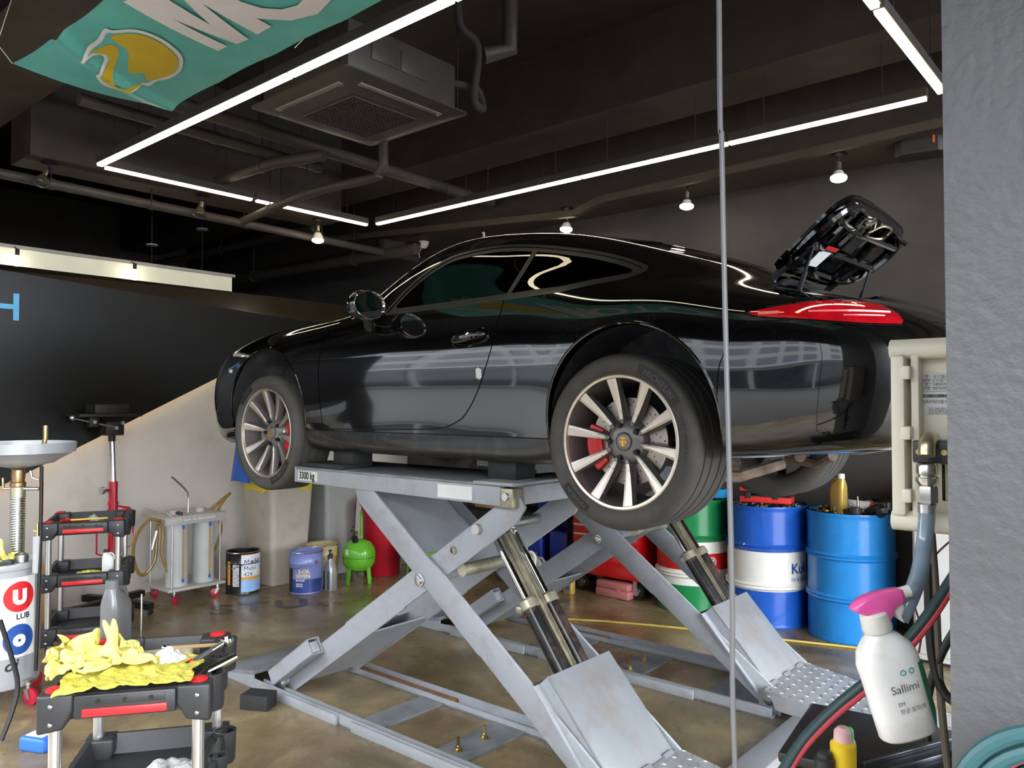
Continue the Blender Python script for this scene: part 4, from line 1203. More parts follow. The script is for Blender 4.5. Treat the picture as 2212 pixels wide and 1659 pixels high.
# ---------------------------------------------------------------- wheels (built with the axle on local y, outer face towards +y)
def make_wheel_meshes(RT, W):
    Q = Matrix.Rotation(R(-90), 4, 'X')            # lathe z -> +y
    ms = {}
    rr = 0.262
    b = MB()
    b.lathe([(rr - .016, -.012), (rr - .013, .001), (rr - .004, .004), (rr + .001, .002), (rr + .003, -.006)], 72, M=Q)
    ms['lip'] = b.mesh('wheel', smooth=40)
    b = MB()
    b.lathe([(rr - .004, -.006), (rr - .016, -.012), (.243, -.03), (.234, -.07), (.232, -W + .03), (.25, -W)], 72, M=Q)
    ms['barrel'] = b.mesh('rim_barrel', smooth=40)
    b = MB()
    b.lathe([(.001, -.046), (.035, -.046), (.038, -.042), (.058, -.044), (.075, -.052), (.090, -.062), (.098, -.09), (.06, -.11), (.001, -.11)], 48, M=Q)
    ms['hub'] = b.mesh('hub', smooth=50)
    b = MB()
    b.lathe([(.001, -.034), (.024, -.035), (.032, -.038), (.034, -.046)], 36, M=Q)
    ms['cap'] = b.mesh('centre_cap', smooth=50)
    # spoke along +z: dark body + bright face
    def sp(tr, th, zr, zh, back, r0, r1):
        P = [(r0, th), (r0 + .02, th * 1.6), (r1, tr)]
        out = []
        for r, t in P: out.append((t, np.interp(r, (r0, r1), (zh, zr)), r))
        return out
    def spoke(tr, th, zr, zh, back, r0, r1):
        b = MB(); k = 7; vs = []
        for i in range(k):
            u = i / (k - 1)
            r = r0 + (r1 - r0) * u
            t = th + (tr - th) * u
            z = zh + (zr - zh) * u ** 1.4
            vs += [(-t, z, r), (t, z, r), (t * 1.35 + .006, z - back * (1.3 - .5 * u), r), (-t * 1.35 - .006, z - back * (1.3 - .5 * u), r)]
        fs = []
        for i in range(k - 1):
            a = i * 4; c = a + 4
            for j in range(4): fs.append((a + j, a + (j + 1) % 4, c + (j + 1) % 4, c + j))
        fs += [(3, 2, 1, 0), tuple((k - 1) * 4 + j for j in range(4))]
        return b.add(vs, fs)
    ms['spoke'] = spoke(.0150, .0075, -.007, -.043, .032, .070, .252).mesh('spoke', bevel=.002, segs=2)
    ms['face'] = spoke(.0118, .0020, -.0045, -.0395, .002, .088, .252).mesh('spoke_face', smooth=0)
    b = MB()
    b.lathe([(.001, -.050), (.009, -.050), (.010, -.052), (.010, -.062), (.0145, -.062), (.0145, -.07)], 12, M=Q)
    ms['bolt'] = b.mesh('wheel_bolt')
    # tyre
    s_ = RT
    prof = [(rr - .002, -.006), (rr + .004, .004), (rr + .02, .014), (s_ - .035, .017), (s_ - .018, .010), (s_ - .006, -.006), (s_ - .001, -.02)]
    g = [-.045, -.10, -.165, -.22]
    g = [v * (W / .265) for v in g]
    tread = [(s_ - .001, -.02)]
    for v in g: tread += [(s_, v + .005), (s_ - .008, v + .0035), (s_ - .008, v - .0035), (s_, v - .005)]
    tread += [(s_ - .001, -W + .01)]
    b = MB(); b.lathe(prof, 96, M=Q); b.mi = 1; b.lathe(tread, 96, M=Q); b.mi = 0
    b.lathe([(s_ - .001, -W + .01), (s_ - .012, -W - .006), (s_ - .04, -W - .016), (rr + .004, -W - .01), (.25, -W)], 96, M=Q)
    ms['tyre'] = b.mesh('tyre', smooth=40, merge=True)
    # brake
    b = MB(); b.lathe([(.085, -.055), (.088, -.075), (.095, -.08), (.172, -.08), (.172, -.11), (.09, -.11)], 64, M=Q); ms['disc'] = b.mesh('brake_disc', smooth=30)
    b = MB()
    for ring, (r, n) in enumerate(((.108, 18), (.125, 18), (.142, 18), (.158, 18))):
        for k in range(n):
            a = 2 * PI * (k + ring * .3) / n
            b.lathe([(.0001, 0), (.0032, 0)], 8, M=Matrix.Translation((r * math.cos(a), -.0795, r * math.sin(a))) @ Q)
    ms['holes'] = b.mesh('drill_hole_pattern', smooth=0)
    b = MB(); k = 14; vs = []
    for i in range(k):
        a = R(-32) + R(64) * i / (k - 1)
        ro = .186 - .008 * abs(2 * i / (k - 1) - 1) ** 3; ri = .118
        for r, y in ((ri, -.062), (ro, -.056), (ro + .006, -.07), (ro + .006, -.125), (ri, -.125)):
            vs.append((r * math.cos(a), y, r * math.sin(a)))
    fs = [(i * 5 + j, i * 5 + (j + 1) % 5, (i + 1) * 5 + (j + 1) % 5, (i + 1) * 5 + j) for i in range(k - 1) for j in range(5)] + [(4, 3, 2, 1, 0), tuple((k - 1) * 5 + j for j in range(5))]
    b.add(vs, fs); ms['caliper'] = b.mesh('brake_caliper', bevel=.005, segs=2)
    return ms

def arc_text(s, size, r, a_mid, spacing=1.0, bold=0.0, y0=0.018):
    """lettering running clockwise round the outer sidewall, tops outward; angles seen from outside, x to the viewer's right"""
    vs, fs = text_geo(s, size, 'CENTER', bold=bold, spacing=spacing)
    out = []
    for v in vs:
        rad = r + v.y
        a = a_mid - v.x / r
        out.append((-rad * math.cos(a), y0, rad * math.sin(a)))
    return out, fs

WM = {'r': make_wheel_meshes(.343, .285), 'f': make_wheel_meshes(.337, .225)}
M_LETT = pm('tyre_lettering', (0.012, 0.011, 0.010), 0.5)
M_LETL = pm('tyre_lettering_raised', (0.11, 0.10, 0.09), 0.55)
for key, wx, wz, ph, cal in (('r', 0.0, 0.264, 98.5, 190), ('f', 2.44, 0.242, 100, -8)):
    for sgn in (1, -1):
        ms = WM[key]
        w = link('wheel', ms['lip'], M_RIMB, car)
        w.location = (wx, sgn * 0.868, wz)
        if sgn < 0: w.rotation_euler = (0, 0, PI)
        vr = -1  # seen from outside, viewer's right is local -x
        link('rim_barrel', ms['barrel'], M_RIMD, w)
        link('hub', ms['hub'], M_RIMD, w)
        cp = link('centre_cap', ms['cap'], M_RIMD, w)
        link('tyre', ms['tyre'], [M_RUBT, M_TREAD], w)
        for k in range(10):
            a = R(ph - 36 * k)                       # viewer angle: 0 = right, 90 = up
            rot = Matrix.Rotation(-(PI / 2 - a) , 4, 'Y')
            for nm, mt in (('spoke', M_RIMD), ('face', M_RIMB)):
                o = link('spoke' if nm == 'spoke' else 'spoke_face', ms[nm], mt, w)
                o.rotation_euler = (0, -(PI / 2 - a), 0)
        for k in range(5):
            a = R(108 - 72 * k)
            o = link('wheel_bolt', ms['bolt'], M_BLKMET, w)
            o.location = (-0.066 * math.cos(a), 0.016, 0.066 * math.sin(a))
        link('brake_disc', ms['disc'], pm('worn_brake_disc', (.36, .31, .27), .38, 1.0, var=.15, scale=25), w)
        link('drill_hole_pattern', ms['holes'], M_GAP, w)['kind'] = 'stuff'
        o = link('brake_caliper', ms['caliper'], M_RED, w)
        o.rotation_euler = (0, PI + R(cal), 0)
        # crest on the cap: gold shield with a red/black quarter bars
        b = MB(); sh = [(-.016, .014), (0, .0185), (.016, .014), (.0165, -.002), (.010, -.013), (0, -.020), (-.010, -.013), (-.0165, -.002)]
        b.add([(-x, -.0335, z) for x, z in sh], [tuple(range(8))]); b.build('crest', M_GOLD, w, smooth=0)
        b = MB()
        for x0_, z0_, x1_, z1_ in ((-.0145, .004, -.011, .013), (-.0085, .002, -.005, .012), (.003, .001, .0065, .012), (.010, .003, .0135, .012), (-.011, -.010, -.0075, -.001), (.004, -.013, .0075, -.001)):
            b.add([(-x0_, -.0331, z0_), (-x1_, -.0331, z0_), (-x1_, -.0331, z1_), (-x0_, -.0331, z1_)], [(0, 1, 2, 3)])
        b.build('crest_bars', pm('crest_red', (.35, .01, .01), .4), w, smooth=0)
        b = MB(); a = R(-112); b.cyl((-.236 * math.cos(a), -.045, .236 * math.sin(a)), (-.215 * math.cos(a), -.02, .215 * math.sin(a)), .005, 8); b.build('valve_stem', M_STEEL, w)
        rt = .343 if key == 'r' else .337
        for s_, sz, r, am, sp_, bo in (('MICHELIN', .032, rt - .058, 50 if key == 'r' else -52, 1.1, 0), ('PILOT SPORT 4 S', .0165, rt - .050, 5 if key == 'r' else 205, 1.25, .0003), ('MICHELIN', .024, rt - .055, 230 if key == 'r' else 130, 1.0, 0)):
            v_, f_ = arc_text(s_, sz, r, R(am), sp_, bo, 0.0178)
            me = bpy.data.meshes.new('sidewall_lettering'); me.from_pydata(v_, [], f_)
            link('sidewall_lettering', me, M_LETL if s_ == 'MICHELIN' else M_LETT, w)
            if s_ == 'MICHELIN':
                b = MB(); hw = sz * 2.9 * sp_ / r
                b.grid(lambda u, v: (-(r - .008 + (sz + .008) * v) * math.cos(R(am) - hw + 2 * hw * u), .0172, (r - .008 + (sz + .008) * v) * math.sin(R(am) - hw + 2 * hw * u)), 24, 1); b.build('lettering_band', M_LETT, w)
# ---------------------------------------------------------------- scissor lifts
M_LIFT = pm('pale_grey_lift_paint', (.33, .348, .375), .36, var=.06, scale=3, stain=(.22, .20, .17), stain_amt=.5, stain_scale=9, bump=.04)
M_LIFTD = pm('worn_grey_deck', (.21, .22, .235), .5, var=.2, scale=8, stain=(.07, .065, .06), stain_amt=.6, stain_scale=6, bump=.15)
M_SCUFF = pm('scraped_grey_cover', (.25, .262, .278), .42, .1, var=.08, stain=(.22, .16, .11), stain_amt=.6, stain_scale=5)
M_ROD = pm('polished_rod', (.72, .70, .66), .07, 1.0, var=.04)
M_CYL = pm('black_cylinder_paint', (.012, .012, .012), .25, var=.2, coat=.4, stain=(.16, .09, .06), stain_amt=.6, stain_scale=7)
M_GREASE = pm('greasy_steel', (.38, .36, .27), .35, .6, var=.3, scale=18, stain=(.25, .17, .07), stain_amt=.5, stain_scale=10)
M_RUST = pm('rusty_track_grease', (.26, .11, .03), .3, .2, var=.35, scale=12)
M_BRASS = pm('brass', (.62, .46, .18), .28, 1.0, var=.15)
def chequer():
    m = pm('chequer_plate', (.42, .43, .44), .4, .4, var=.14, scale=9, stain=(.2, .18, .16), stain_amt=.4, stain_scale=5)
    return m
M_CHEQ = chequer()

def arm(b, p, q, w, y0, y1, notch=True):
    """flat lift arm in the XZ plane with clipped ends"""
    d = Vector((q[0] - p[0], 0, q[1] - p[1])); L = d.length; d.normalize(); n = Vector((-d.z, 0, d.x))
    o = Vector((p[0], 0, p[1]))
    h = w / 2
    pts = [(-.03, -h * .55), (.04, -h), (L * .55, -h), (L * .56, -h * .92), (L - .05, -h * .92), (L + .03, -h * .45), (L + .03, h * .45), (L - .05, h * .92), (L * .72, h * .92), (L * .71, h), (L * .33, h), (L * .32, h * .9), (.04, h * .9), (-.03, h * .5)]
    P = [o + d * a + n * c for a, c in pts]
    b.prism([(v.x, y0, v.z) for v in P], (0, 0, 0), (0, y1 - y0, 0))

lift = thing('scissor_lift', 'pale grey scissor lift under the near side of the car, marked 3300 kg', 'car lift', (-2.75, 2.8, 0), 0, 'pair of scissor lifts', w=True)
ZT = 1.29
# deck: folded sheet, top and side skirts
b = MB(); b.bb((-3.80, 2.58, ZT - .012), (-2.25, 3.12, ZT)); dk = b.build('deck_plate', M_LIFTD, lift, bevel=.003)
for y in (2.58, 3.108):
    b = MB(); b.prism([(-3.80, y, ZT - .012), (-2.27, y, ZT - .012), (-2.27, y, ZT - .095), (-3.80, y, ZT - .085)], (0, 0, 0), (0, .012, 0)); b.build('deck_skirt', M_LIFT, lift, bevel=.002)
b = MB(); b.bb((-3.812, 2.58, ZT - .085), (-3.80, 3.12, ZT)); b.build('deck_end_plate', M_LIFT, lift, bevel=.002)
b = MB(); b.bb((-2.42, 2.565, ZT - .004), (-2.19, 3.13, ZT + .010)); b.build('flap_hinge_plate', M_LIFT, lift, bevel=.003)
for y in (2.60, 3.06):
    b = MB(); b.bb((-2.28, y - .02, ZT - .10), (-2.20, y + .05, ZT - .015)); b.build('end_bracket', M_GREASE, lift, bevel=.006)
    b = MB(); b.cyl((-2.235, y - .035, ZT - .05), (-2.235, y + .06, ZT - .05), .017, 14); b.build('end_bolt', M_STEEL, lift)
b = MB(); b.bb((-2.215, 2.66, ZT - .09), (-2.20, 3.04, ZT - .01)); b.build('end_plate', M_LIFT, lift, bevel=.003)
b = MB(); b.cyl((-2.205, 3.0, ZT - .045), (-2.17, 3.0, ZT - .045), .018, 14); b.cyl((-2.205, 3.0, ZT - .045), (-2.16, 3.0, ZT - .045), .008, 10); b.build('end_bolt', M_BRASS, lift)
# labels on the skirt
b = MB(); b.bb((-3.775, 2.5785, ZT - .073), (-3.60, 2.58, ZT - .02)); st = b.build('rating_sticker', pm('yellowed_label', (.66, .65, .58), .5, var=.08), lift)
text_obj('rating_text', '3300 kg', .056, M_INK, st, M=frame((-3.765, 2.5775, ZT - .064), (1, 0, 0), (0, 0, 1)) @ Matrix.Diagonal((.80, 1, 1, 1)), bold=.002)
b = MB(); b.bb((-2.66, 2.5785, ZT - .083), (-2.44, 2.58, ZT - .022)); b.build('blank_sticker', M_PAPER, lift)
# arms
P1, P2 = (-3.24, 1.2), (-1.68, .07)      # \
Q1, Q2 = (-3.93, .05), (-2.21, 1.20)     # /
for y in (2.592, 3.088):
    b = MB(); arm(b, P1, P2, .132, y, y + .016); b.build('scissor_arm', M_LIFT, lift, bevel=.003)
for y in (2.625, 3.055):
    b = MB(); arm(b, Q1, Q2, .132, y, y + .016); b.build('scissor_arm', M_LIFT, lift, bevel=.003)
piv = (-2.79, .80)
for y, e in ((2.592, -.02), (3.104, .02)):
    b = MB(); b.cyl((piv[0], y, piv[1]), (piv[0], y + e, piv[1]), .021, 18); b.cyl((piv[0], y, piv[1]), (piv[0], y + e * .5, piv[1]), .032, 18); b.build('pivot_bolt', M_STEEL, lift, bevel=.003)
b = MB(); b.cyl((piv[0], 2.6, piv[1]), (piv[0], 3.1, piv[1]), .028, 16); b.build('pivot_shaft', M_LIFT, lift)
b = MB(); b.cyl((-2.56, 2.64, .87), (-2.56, 3.07, .87), .03, 16); b.build('cross_tube', M_GREASE, lift)
b = MB(); b.cyl((-2.44, 2.60, 1.075), (-2.44, 3.09, 1.075), .024, 16); b.build('top_cylinder_pin', M_STEEL, lift)
b = MB(); b.lathe([(.012, 0), (.021, 0), (.021, .008), (.012, .008)], 18, M=Matrix.Translation((-2.60, 2.625, .96)) @ Matrix.Rotation(R(90), 4, 'X')); b.build('lubrication_hole_ring', M_GREASE, lift)
# web plates between the arms
def web(b, p, q, s0, s1, off, y0, y1, th=.008):
    a = Vector((p[0], 0, p[1])); c = Vector((q[0], 0, q[1])); d = (c - a).normalized(); n = Vector((-d.z, 0, d.x))
    u, v = a.lerp(c, s0) + n * off, a.lerp(c, s1) + n * off
    b.prism([(u.x, y0, u.z), (v.x, y0, v.z), (v.x + n.x * th, y0, v.z + n.z * th), (u.x + n.x * th, y0, u.z + n.z * th)], (0, 0, 0), (0, y1 - y0, 0))
b = MB(); web(b, P1, P2, .01, .26, .0, 2.6, 3.09); b.build('web_plate', M_LIFT, lift)
b = MB(); web(b, Q1, Q2, .05, .38, -.05, 2.64, 3.06); b.build('web_plate', M_LIFT, lift)
b = MB(); web(b, Q1, Q2, .05, .33, .03, 2.64, 3.06); b.build('web_plate', M_LIFT, lift)
# box beam and roller at the sliding foot
d = (Vector((Q2[0], 0, Q2[1])) - Vector((Q1[0], 0, Q1[1]))).normalized(); n = Vector((-d.z, 0, d.x)); o = Vector((Q1[0], 0, Q1[1]))
b = MB()
for s0, s1, w in ((-.03, .42, .045),):
    u, v = o + d * s0 + n * .055, o + d * s1 + n * .055
    for (na, nb) in ((-w, -w + .006), (w - .006, w)):
        b.prism([(u + n * na + Vector((0, 2.545, 0))), (v + n * na + Vector((0, 2.545, 0))), (v + n * nb + Vector((0, 2.545, 0))), (u + n * nb + Vector((0, 2.545, 0)))], (0, 0, 0), (0, .075, 0))
    for ya in (2.545, 2.614):
        b.prism([(u - n * w + Vector((0, ya, 0))), (v - n * w + Vector((0, ya, 0))), (v + n * w + Vector((0, ya, 0))), (u + n * w + Vector((0, ya, 0)))], (0, 0, 0), (0, .006, 0))
b.build('safety_box_beam', M_LIFT, lift)
b = MB(); v = o + d * .36 + n * .05; b.box((v.x, 2.58, v.z), (.12, .05, .06), M=Matrix.Rotation(-math.atan2(d.z, d.x), 4, 'Y')); b.build('safety_catch', M_LIFT, lift, bevel=.003)
for y in (2.56, 3.075):
    b = MB(); b.cyl((-3.93, y, .06), (-3.93, y + .04, .06), .035, 18); b.build('roller', M_STEEL, lift)
b = MB(); b.cyl((-3.93, 2.6, .06), (-3.93, 3.09, .06), .018, 12); b.build('roller_axle', M_LIFT, lift)
b = MB(); b.lathe([(.02, 0), (.03, .006), (.03, .03), (.022, .036)], 12, M=Matrix.Translation((-3.86, 3.115, .07)) @ Matrix.Rotation(R(90), 4, 'X')); b.build('brass_coupling', M_BRASS, lift)
# base frame: two channels, cross plates
def chan(b, y, s, x0, x1):
    b.bb((x0, y, 0), (x1, y + s * .008, .055)); b.bb((x0, y, 0), (x1, y + s * .075, .008)); b.bb((x0, y + s * .067, 0), (x1, y + s * .075, .035))
for y, s in ((2.52, 1), (3.13, -1)):
    b = MB(); chan(b, y, s, -4.12, -1.66); b.build('base_channel', M_LIFT, lift)
b = MB(); b.bb((-4.0, 2.5, .0), (-3.32, 2.515, .05)); b.build('base_outer_bar', M_LIFT, lift, bevel=.002)
b = MB(); b.bb((-3.2, 2.5, .0), (-2.1, 2.515, .05)); b.build('base_outer_bar', M_LIFT, lift, bevel=.002)
b = MB(); b.bb((-3.85, 3.065, .010), (-3.05, 3.115, .030)); b.build('greasy_track', M_RUST, lift)
for x0, x1 in ((-3.27, -3.10), (-2.72, -2.52), (-2.1, -1.7)):
    b = MB(); b.bb((x0, 2.53, 0), (x1, 3.12, .010)); b.build('base_cross_plate', M_LIFTD, lift)
for x, y in ((-2.62, 2.68), (-2.62, 2.86)):
    b = MB(); b.cyl((x, y, .01), (x, y, .022), .018, 6); b.cyl((x, y, .022), (x, y, .036), .012, 6); b.cyl((x, y, .036), (x, y, .075), .007, 10); b.build('anchor_bolt', M_BRASS, lift)
# ramps at both ends
b = MB(); b.prism([(-4.62, 2.52, .004), (-4.12, 2.52, .10), (-4.12, 2.52, .075), (-4.58, 2.52, .0)], (0, 0, 0), (0, .61, 0)); b.build('approach_plate', M_LIFTD, lift, bevel=.002)
b = MB(); b.prism([(-4.60, 2.52, .0), (-4.12, 2.52, .075), (-4.12, 2.52, .0)], (0, 0, 0), (0, .010, 0)); b.build('approach_plate_side', M_LIFT, lift)
RX0, RX1, RZ0 = -1.70, -.74, .145
b = MB()
b.prism([(RX0, 2.53, RZ0), (RX1, 2.53, .004), (RX1, 2.53, .0), (RX0, 2.53, RZ0 - .012)], (0, 0, 0), (0, .58, 0)); b.build('chequered_ramp', M_CHEQ, lift)
b = MB(); b.prism([(RX0 + .02, 2.53, RZ0 - .012), (RX1, 2.53, .0), (RX1 - .25, 2.53, -.0), (RX0 + .06, 2.53, .05)], (0, 0, 0), (0, .008, 0)); b.build('ramp_cheek', M_CHEQ, lift)
bars = MB()
sl_ = math.atan2(RZ0, RX1 - RX0)
for i in range(19):
    for j in range(14):
        x = RX0 + .03 + (RX1 - RX0 - .05) * i / 18; y = 2.55 + .54 * j / 13
        z = RZ0 * (RX1 - x) / (RX1 - RX0) + .004
        a = R(40) if (i + j) % 2 else R(-40)
        M = Matrix.Rotation(-math.atan2(-RZ0, RX1 - RX0), 4, 'Y') @ Matrix.Rotation(a, 4, 'Z')
        vs = [Matrix.Translation((x, y, z)) @ M @ Vector(v) for v in ((-.016, 0, 0), (0, -.005, 0), (.016, 0, 0), (0, .005, 0), (0, 0, .005))]
        bars.add(vs, [(0, 1, 4), (1, 2, 4), (2, 3, 4), (3, 0, 4)])
o = bars.build('tread_bars', M_CHEQ, lift, smooth=0); o['kind'] = 'stuff'
# cylinder pair with tie bar
top, bot = Vector((-2.475, 0, 1.045)), Vector((-1.87, 0, .21))
ax = (bot - top).normalized()
colr = top + ax * .36
for y in (2.755, 2.90):
    e = Vector((0, y, 0))
    b = MB(); b.cyl(top + e, colr + e, .0165, 20); b.build('piston_rod', M_ROD, lift)
    b = MB(); b.cyl(colr + e, bot + e, .037, 24); b.build('cylinder', M_CYL, lift)
    b = MB(); b.lathe([(.017, -.012), (.034, -.010), (.044, 0), (.045, .035), (.038, .04)], 24, M=Matrix.Translation(colr + e) @ ax.to_track_quat('Z', 'Y').to_matrix().to_4x4()); b.build('cylinder_gland', M_GREASE, lift)
    b = MB(); b.sphere(top + e - ax * .01, .026, 16, 10); b.build('rod_eye', M_STEEL, lift)
b = MB(); n3 = ax.cross(Vector((0, 1, 0))).normalized()
for yy in (2.805, 2.84):
    u = top + Vector((0, yy, 0)) + ax * .03; v = bot + Vector((0, yy, 0))
    b.prism([u - n3 * .018, u + n3 * .018, u + n3 * .018 + Vector((0, .006, 0)), u - n3 * .018 + Vector((0, .006, 0))], (0, 0, 0), v - u)
u = top + Vector((0, 2.805, 0)) + ax * .03; v = bot + Vector((0, 2.805, 0))
b.prism([u - n3 * .004, u + n3 * .004, u + n3 * .004 + Vector((0, .04, 0)), u - n3 * .004 + Vector((0, .04, 0))], (0, 0, 0), v - u)
b.build('tie_bar', M_GREASE, lift)
b = MB(); b.bb((-2.30, 2.71, .70), (-2.26, 2.95, .735)); b.build('gland_strap', M_GREASE, lift, bevel=.01)
# sloping cover over the lower cylinder half
c0, c1 = Vector((-2.035, 0, .505)), Vector((-1.705, 0, .14))
d = (c1 - c0).normalized(); n = Vector((-d.z, 0, d.x)); n = n if n.x > 0 else -n
b = MB()
pr = [c0, c1, c1 - n * .008, c0 - n * .008]
b.prism([(p.x, 2.615, p.z) for p in pr], (0, 0, 0), (0, .455, 0)); b.build('cover_plate', M_SCUFF, lift, bevel=.002)
for y in (2.615, 3.064):
    b = MB(); pr = [c0, c1, c1 - n * .05 , c1 - n * .075 - d * .05, c0 - n * .11]
    b.prism([(p.x, y, p.z) for p in pr], (0, 0, 0), (0, .006, 0)); b.build('cover_side', M_LIFT, lift)
b = MB(); pr = [c0 - n * .06, c1 - n * .06, c1 - n * .067, c0 - n * .067]
b.prism([(p.x, 2.57, p.z) for p in pr], (0, 0, 0), (0, .05, 0)); b.build('cover_flange', M_LIFT, lift)
for y in (2.62, 2.80, 2.98):
    b = MB(); b.box((c1.x + .01, y + .04, c1.z - .01), (.05, .075, .03), M=Matrix.Rotation(R(40), 4, 'Y')); b.build('cover_hinge_tab', M_SCUFF, lift, bevel=.003)
b = MB(); web(b, P1, P2, .70, .80, .05, 2.62, 3.08, .01); b.build('arm_gusset', M_GREASE, lift)
for y, e in ((2.60, -.03), (3.10, .03)):
    b = MB(); b.cyl((-1.70, y, .075), (-1.70, y + e, .075), .02, 16); b.cyl((-1.70, y, .075), (-1.70, y + e * .5, .075), .032, 16); b.build('foot_bolt', M_STEEL, lift)
    b = MB(); b.bb((-1.76, y - .004, .0), (-1.64, y + .004, .11)); b.build('foot_bracket', M_LIFT, lift, bevel=.003)
lift2 = dup(lift, (-2.75, 4.3, 0), 0, 'pale grey scissor lift under the far side of the car, beside the oil drums')
for o in list(lift2.children):
    if o.name.startswith(('rating_', 'blank_')):
        for g in list(o.children): bpy.data.objects.remove(g)
        bpy.data.objects.remove(o)

# rubber pads between decks and sills
pad = MB().box((0, 0, .0435), (.17, .14, .087)).mesh('jacking_pad', bevel=.004)
for x, y, lab in ((-3.52, 2.76, 'black rubber block under the sill just behind the front wheel'), (-2.36, 2.76, 'black rubber block under the sill just ahead of the rear wheel'), (-3.52, 4.16, 'black rubber block on the far lift under the front of the car'), (-2.36, 4.16, 'black rubber block on the far lift under the back of the car')):
    o = link('rubber_block', pad, pm('dull_black_rubber', (.022, .022, .022), .7, var=.2)); o.location = (x, y, ZT + .005); tag(o, lab, 'rubber block', 'rubber lifting blocks')
b = MB(); b.box((0, 0, .012), (.36, .20, .024)); o = b.build('rubber_mat', pm('dull_black_rubber', (.022, .022, .022), .7), bevel=.004); o.location = (-3.60, 2.70, ZT); tag(o, 'flat black rubber mat lying on the end of the near lift deck', 'mat')

# channel bridging the two lifts on the floor
hs = thing('hose_channel', 'pale grey steel channel laid on the floor between the two lifts', 'channel', (-1.47, 3.5, 0), 0, w=True)
b = MB(); b.prism([(-1.56, 3.14, .0), (-1.54, 3.14, .06), (-1.41, 3.14, .06), (-1.385, 3.14, .0)], (0, 0, 0), (0, .86, 0)); b.build('cover', M_SCUFF, hs, bevel=.004)
# dark rubber chock on the floor
b = MB(); b.box((0, 0, .04), (.16, .11, .08)); o = b.build('rubber_chock', pm('dull_black_rubber', (.03, .027, .025), .7), bevel=.004)
p = at(552, 1533, Z=0); o.location = (p.x - .02, p.y + .03, 0); o.rotation_euler = (0, 0, R(28)); tag(o, 'dark rubber chock block lying on the floor beside the near lift base', 'chock')
# thin yellow hose along the floor
pts = [at(845, 1330, Z=.008), at(1000, 1335, Z=.008), at(1230, 1338, Z=.008), at(1420, 1352, Z=.008), at(1600, 1372, Z=.008), at(1710, 1384, Z=.008), at(1880, 1402, Z=.008), at(1945, 1406, Z=.008)]
b = MB(); b.tube(spline(pts, 6), .008, 8); tag(b.build('air_hose', pm('yellow_hose', (.62, .46, .10), .5)), 'thin yellow hose lying straight across the floor in front of the drums', 'hose')
# ---------------------------------------------------------------- shared makers
def caster(parent, x, y, z_top, r=.035, wheel=None, yaw=0.0):
    """swivel caster with its plate at z_top"""
    c, s = math.cos(yaw), math.sin(yaw)
    b = MB(); b.cyl((x, y, z_top), (x, y, z_top - .018), .02, 14); b.cyl((x, y, z_top - .018), (x, y, 2 * r - .005), .012, 10)
    o = (x + .02 * c, y + .02 * s)
    for k in (-1, 1):
        u = (-s * .016 * k, c * .016 * k)
        b.prism([(x + u[0] - .014 * c, y + u[1] - .014 * s, 2 * r), (x + u[0] + .014 * c, y + u[1] + .014 * s, 2 * r), (o[0] + u[0] + .010 * c, o[1] + u[1] + .010 * s, r - .008), (o[0] + u[0] - .010 * c, o[1] + u[1] - .010 * s, r - .008)], (0, 0, 0), (-s * .003 * k, c * .003 * k, 0))
    b.build('caster_fork', M_STEEL, parent)
    b = MB(); b.lathe([(.004, -.012), (r * .7, -.012), (r, -.008), (r, .008), (r * .7, .012), (.004, .012)], 20, M=Matrix.Translation((o[0], o[1], r)) @ Matrix.Rotation(yaw, 4, 'Z') @ Matrix.Rotation(R(90), 4, 'X'))
    b.build('caster_wheel', wheel or M_RUBBER, parent)
def on_cyl(cx, cy, r, a0, zc):
    """wraps flat lettering (x right, y up) round a cylinder, centred at angle a0"""
    return lambda v: (cx + r * math.cos(a0 + v.x / r), cy + r * math.sin(a0 + v.x / r), zc + v.y)
def patch(cx, cy, r, a0, a1, z0, z1, name, mat, parent, n=16):
    b = MB(); b.grid(lambda u, v: (cx + r * math.cos(a0 + (a1 - a0) * u), cy + r * math.sin(a0 + (a1 - a0) * u), z0 + (z1 - z0) * v), n, 1)
    return b.build(name, mat, parent)
def view_ang(x, y): return math.atan2(-y, -x)
M_TIN = pm('tinplate', (.62, .62, .60), .25, 1.0, var=.12, scale=15)

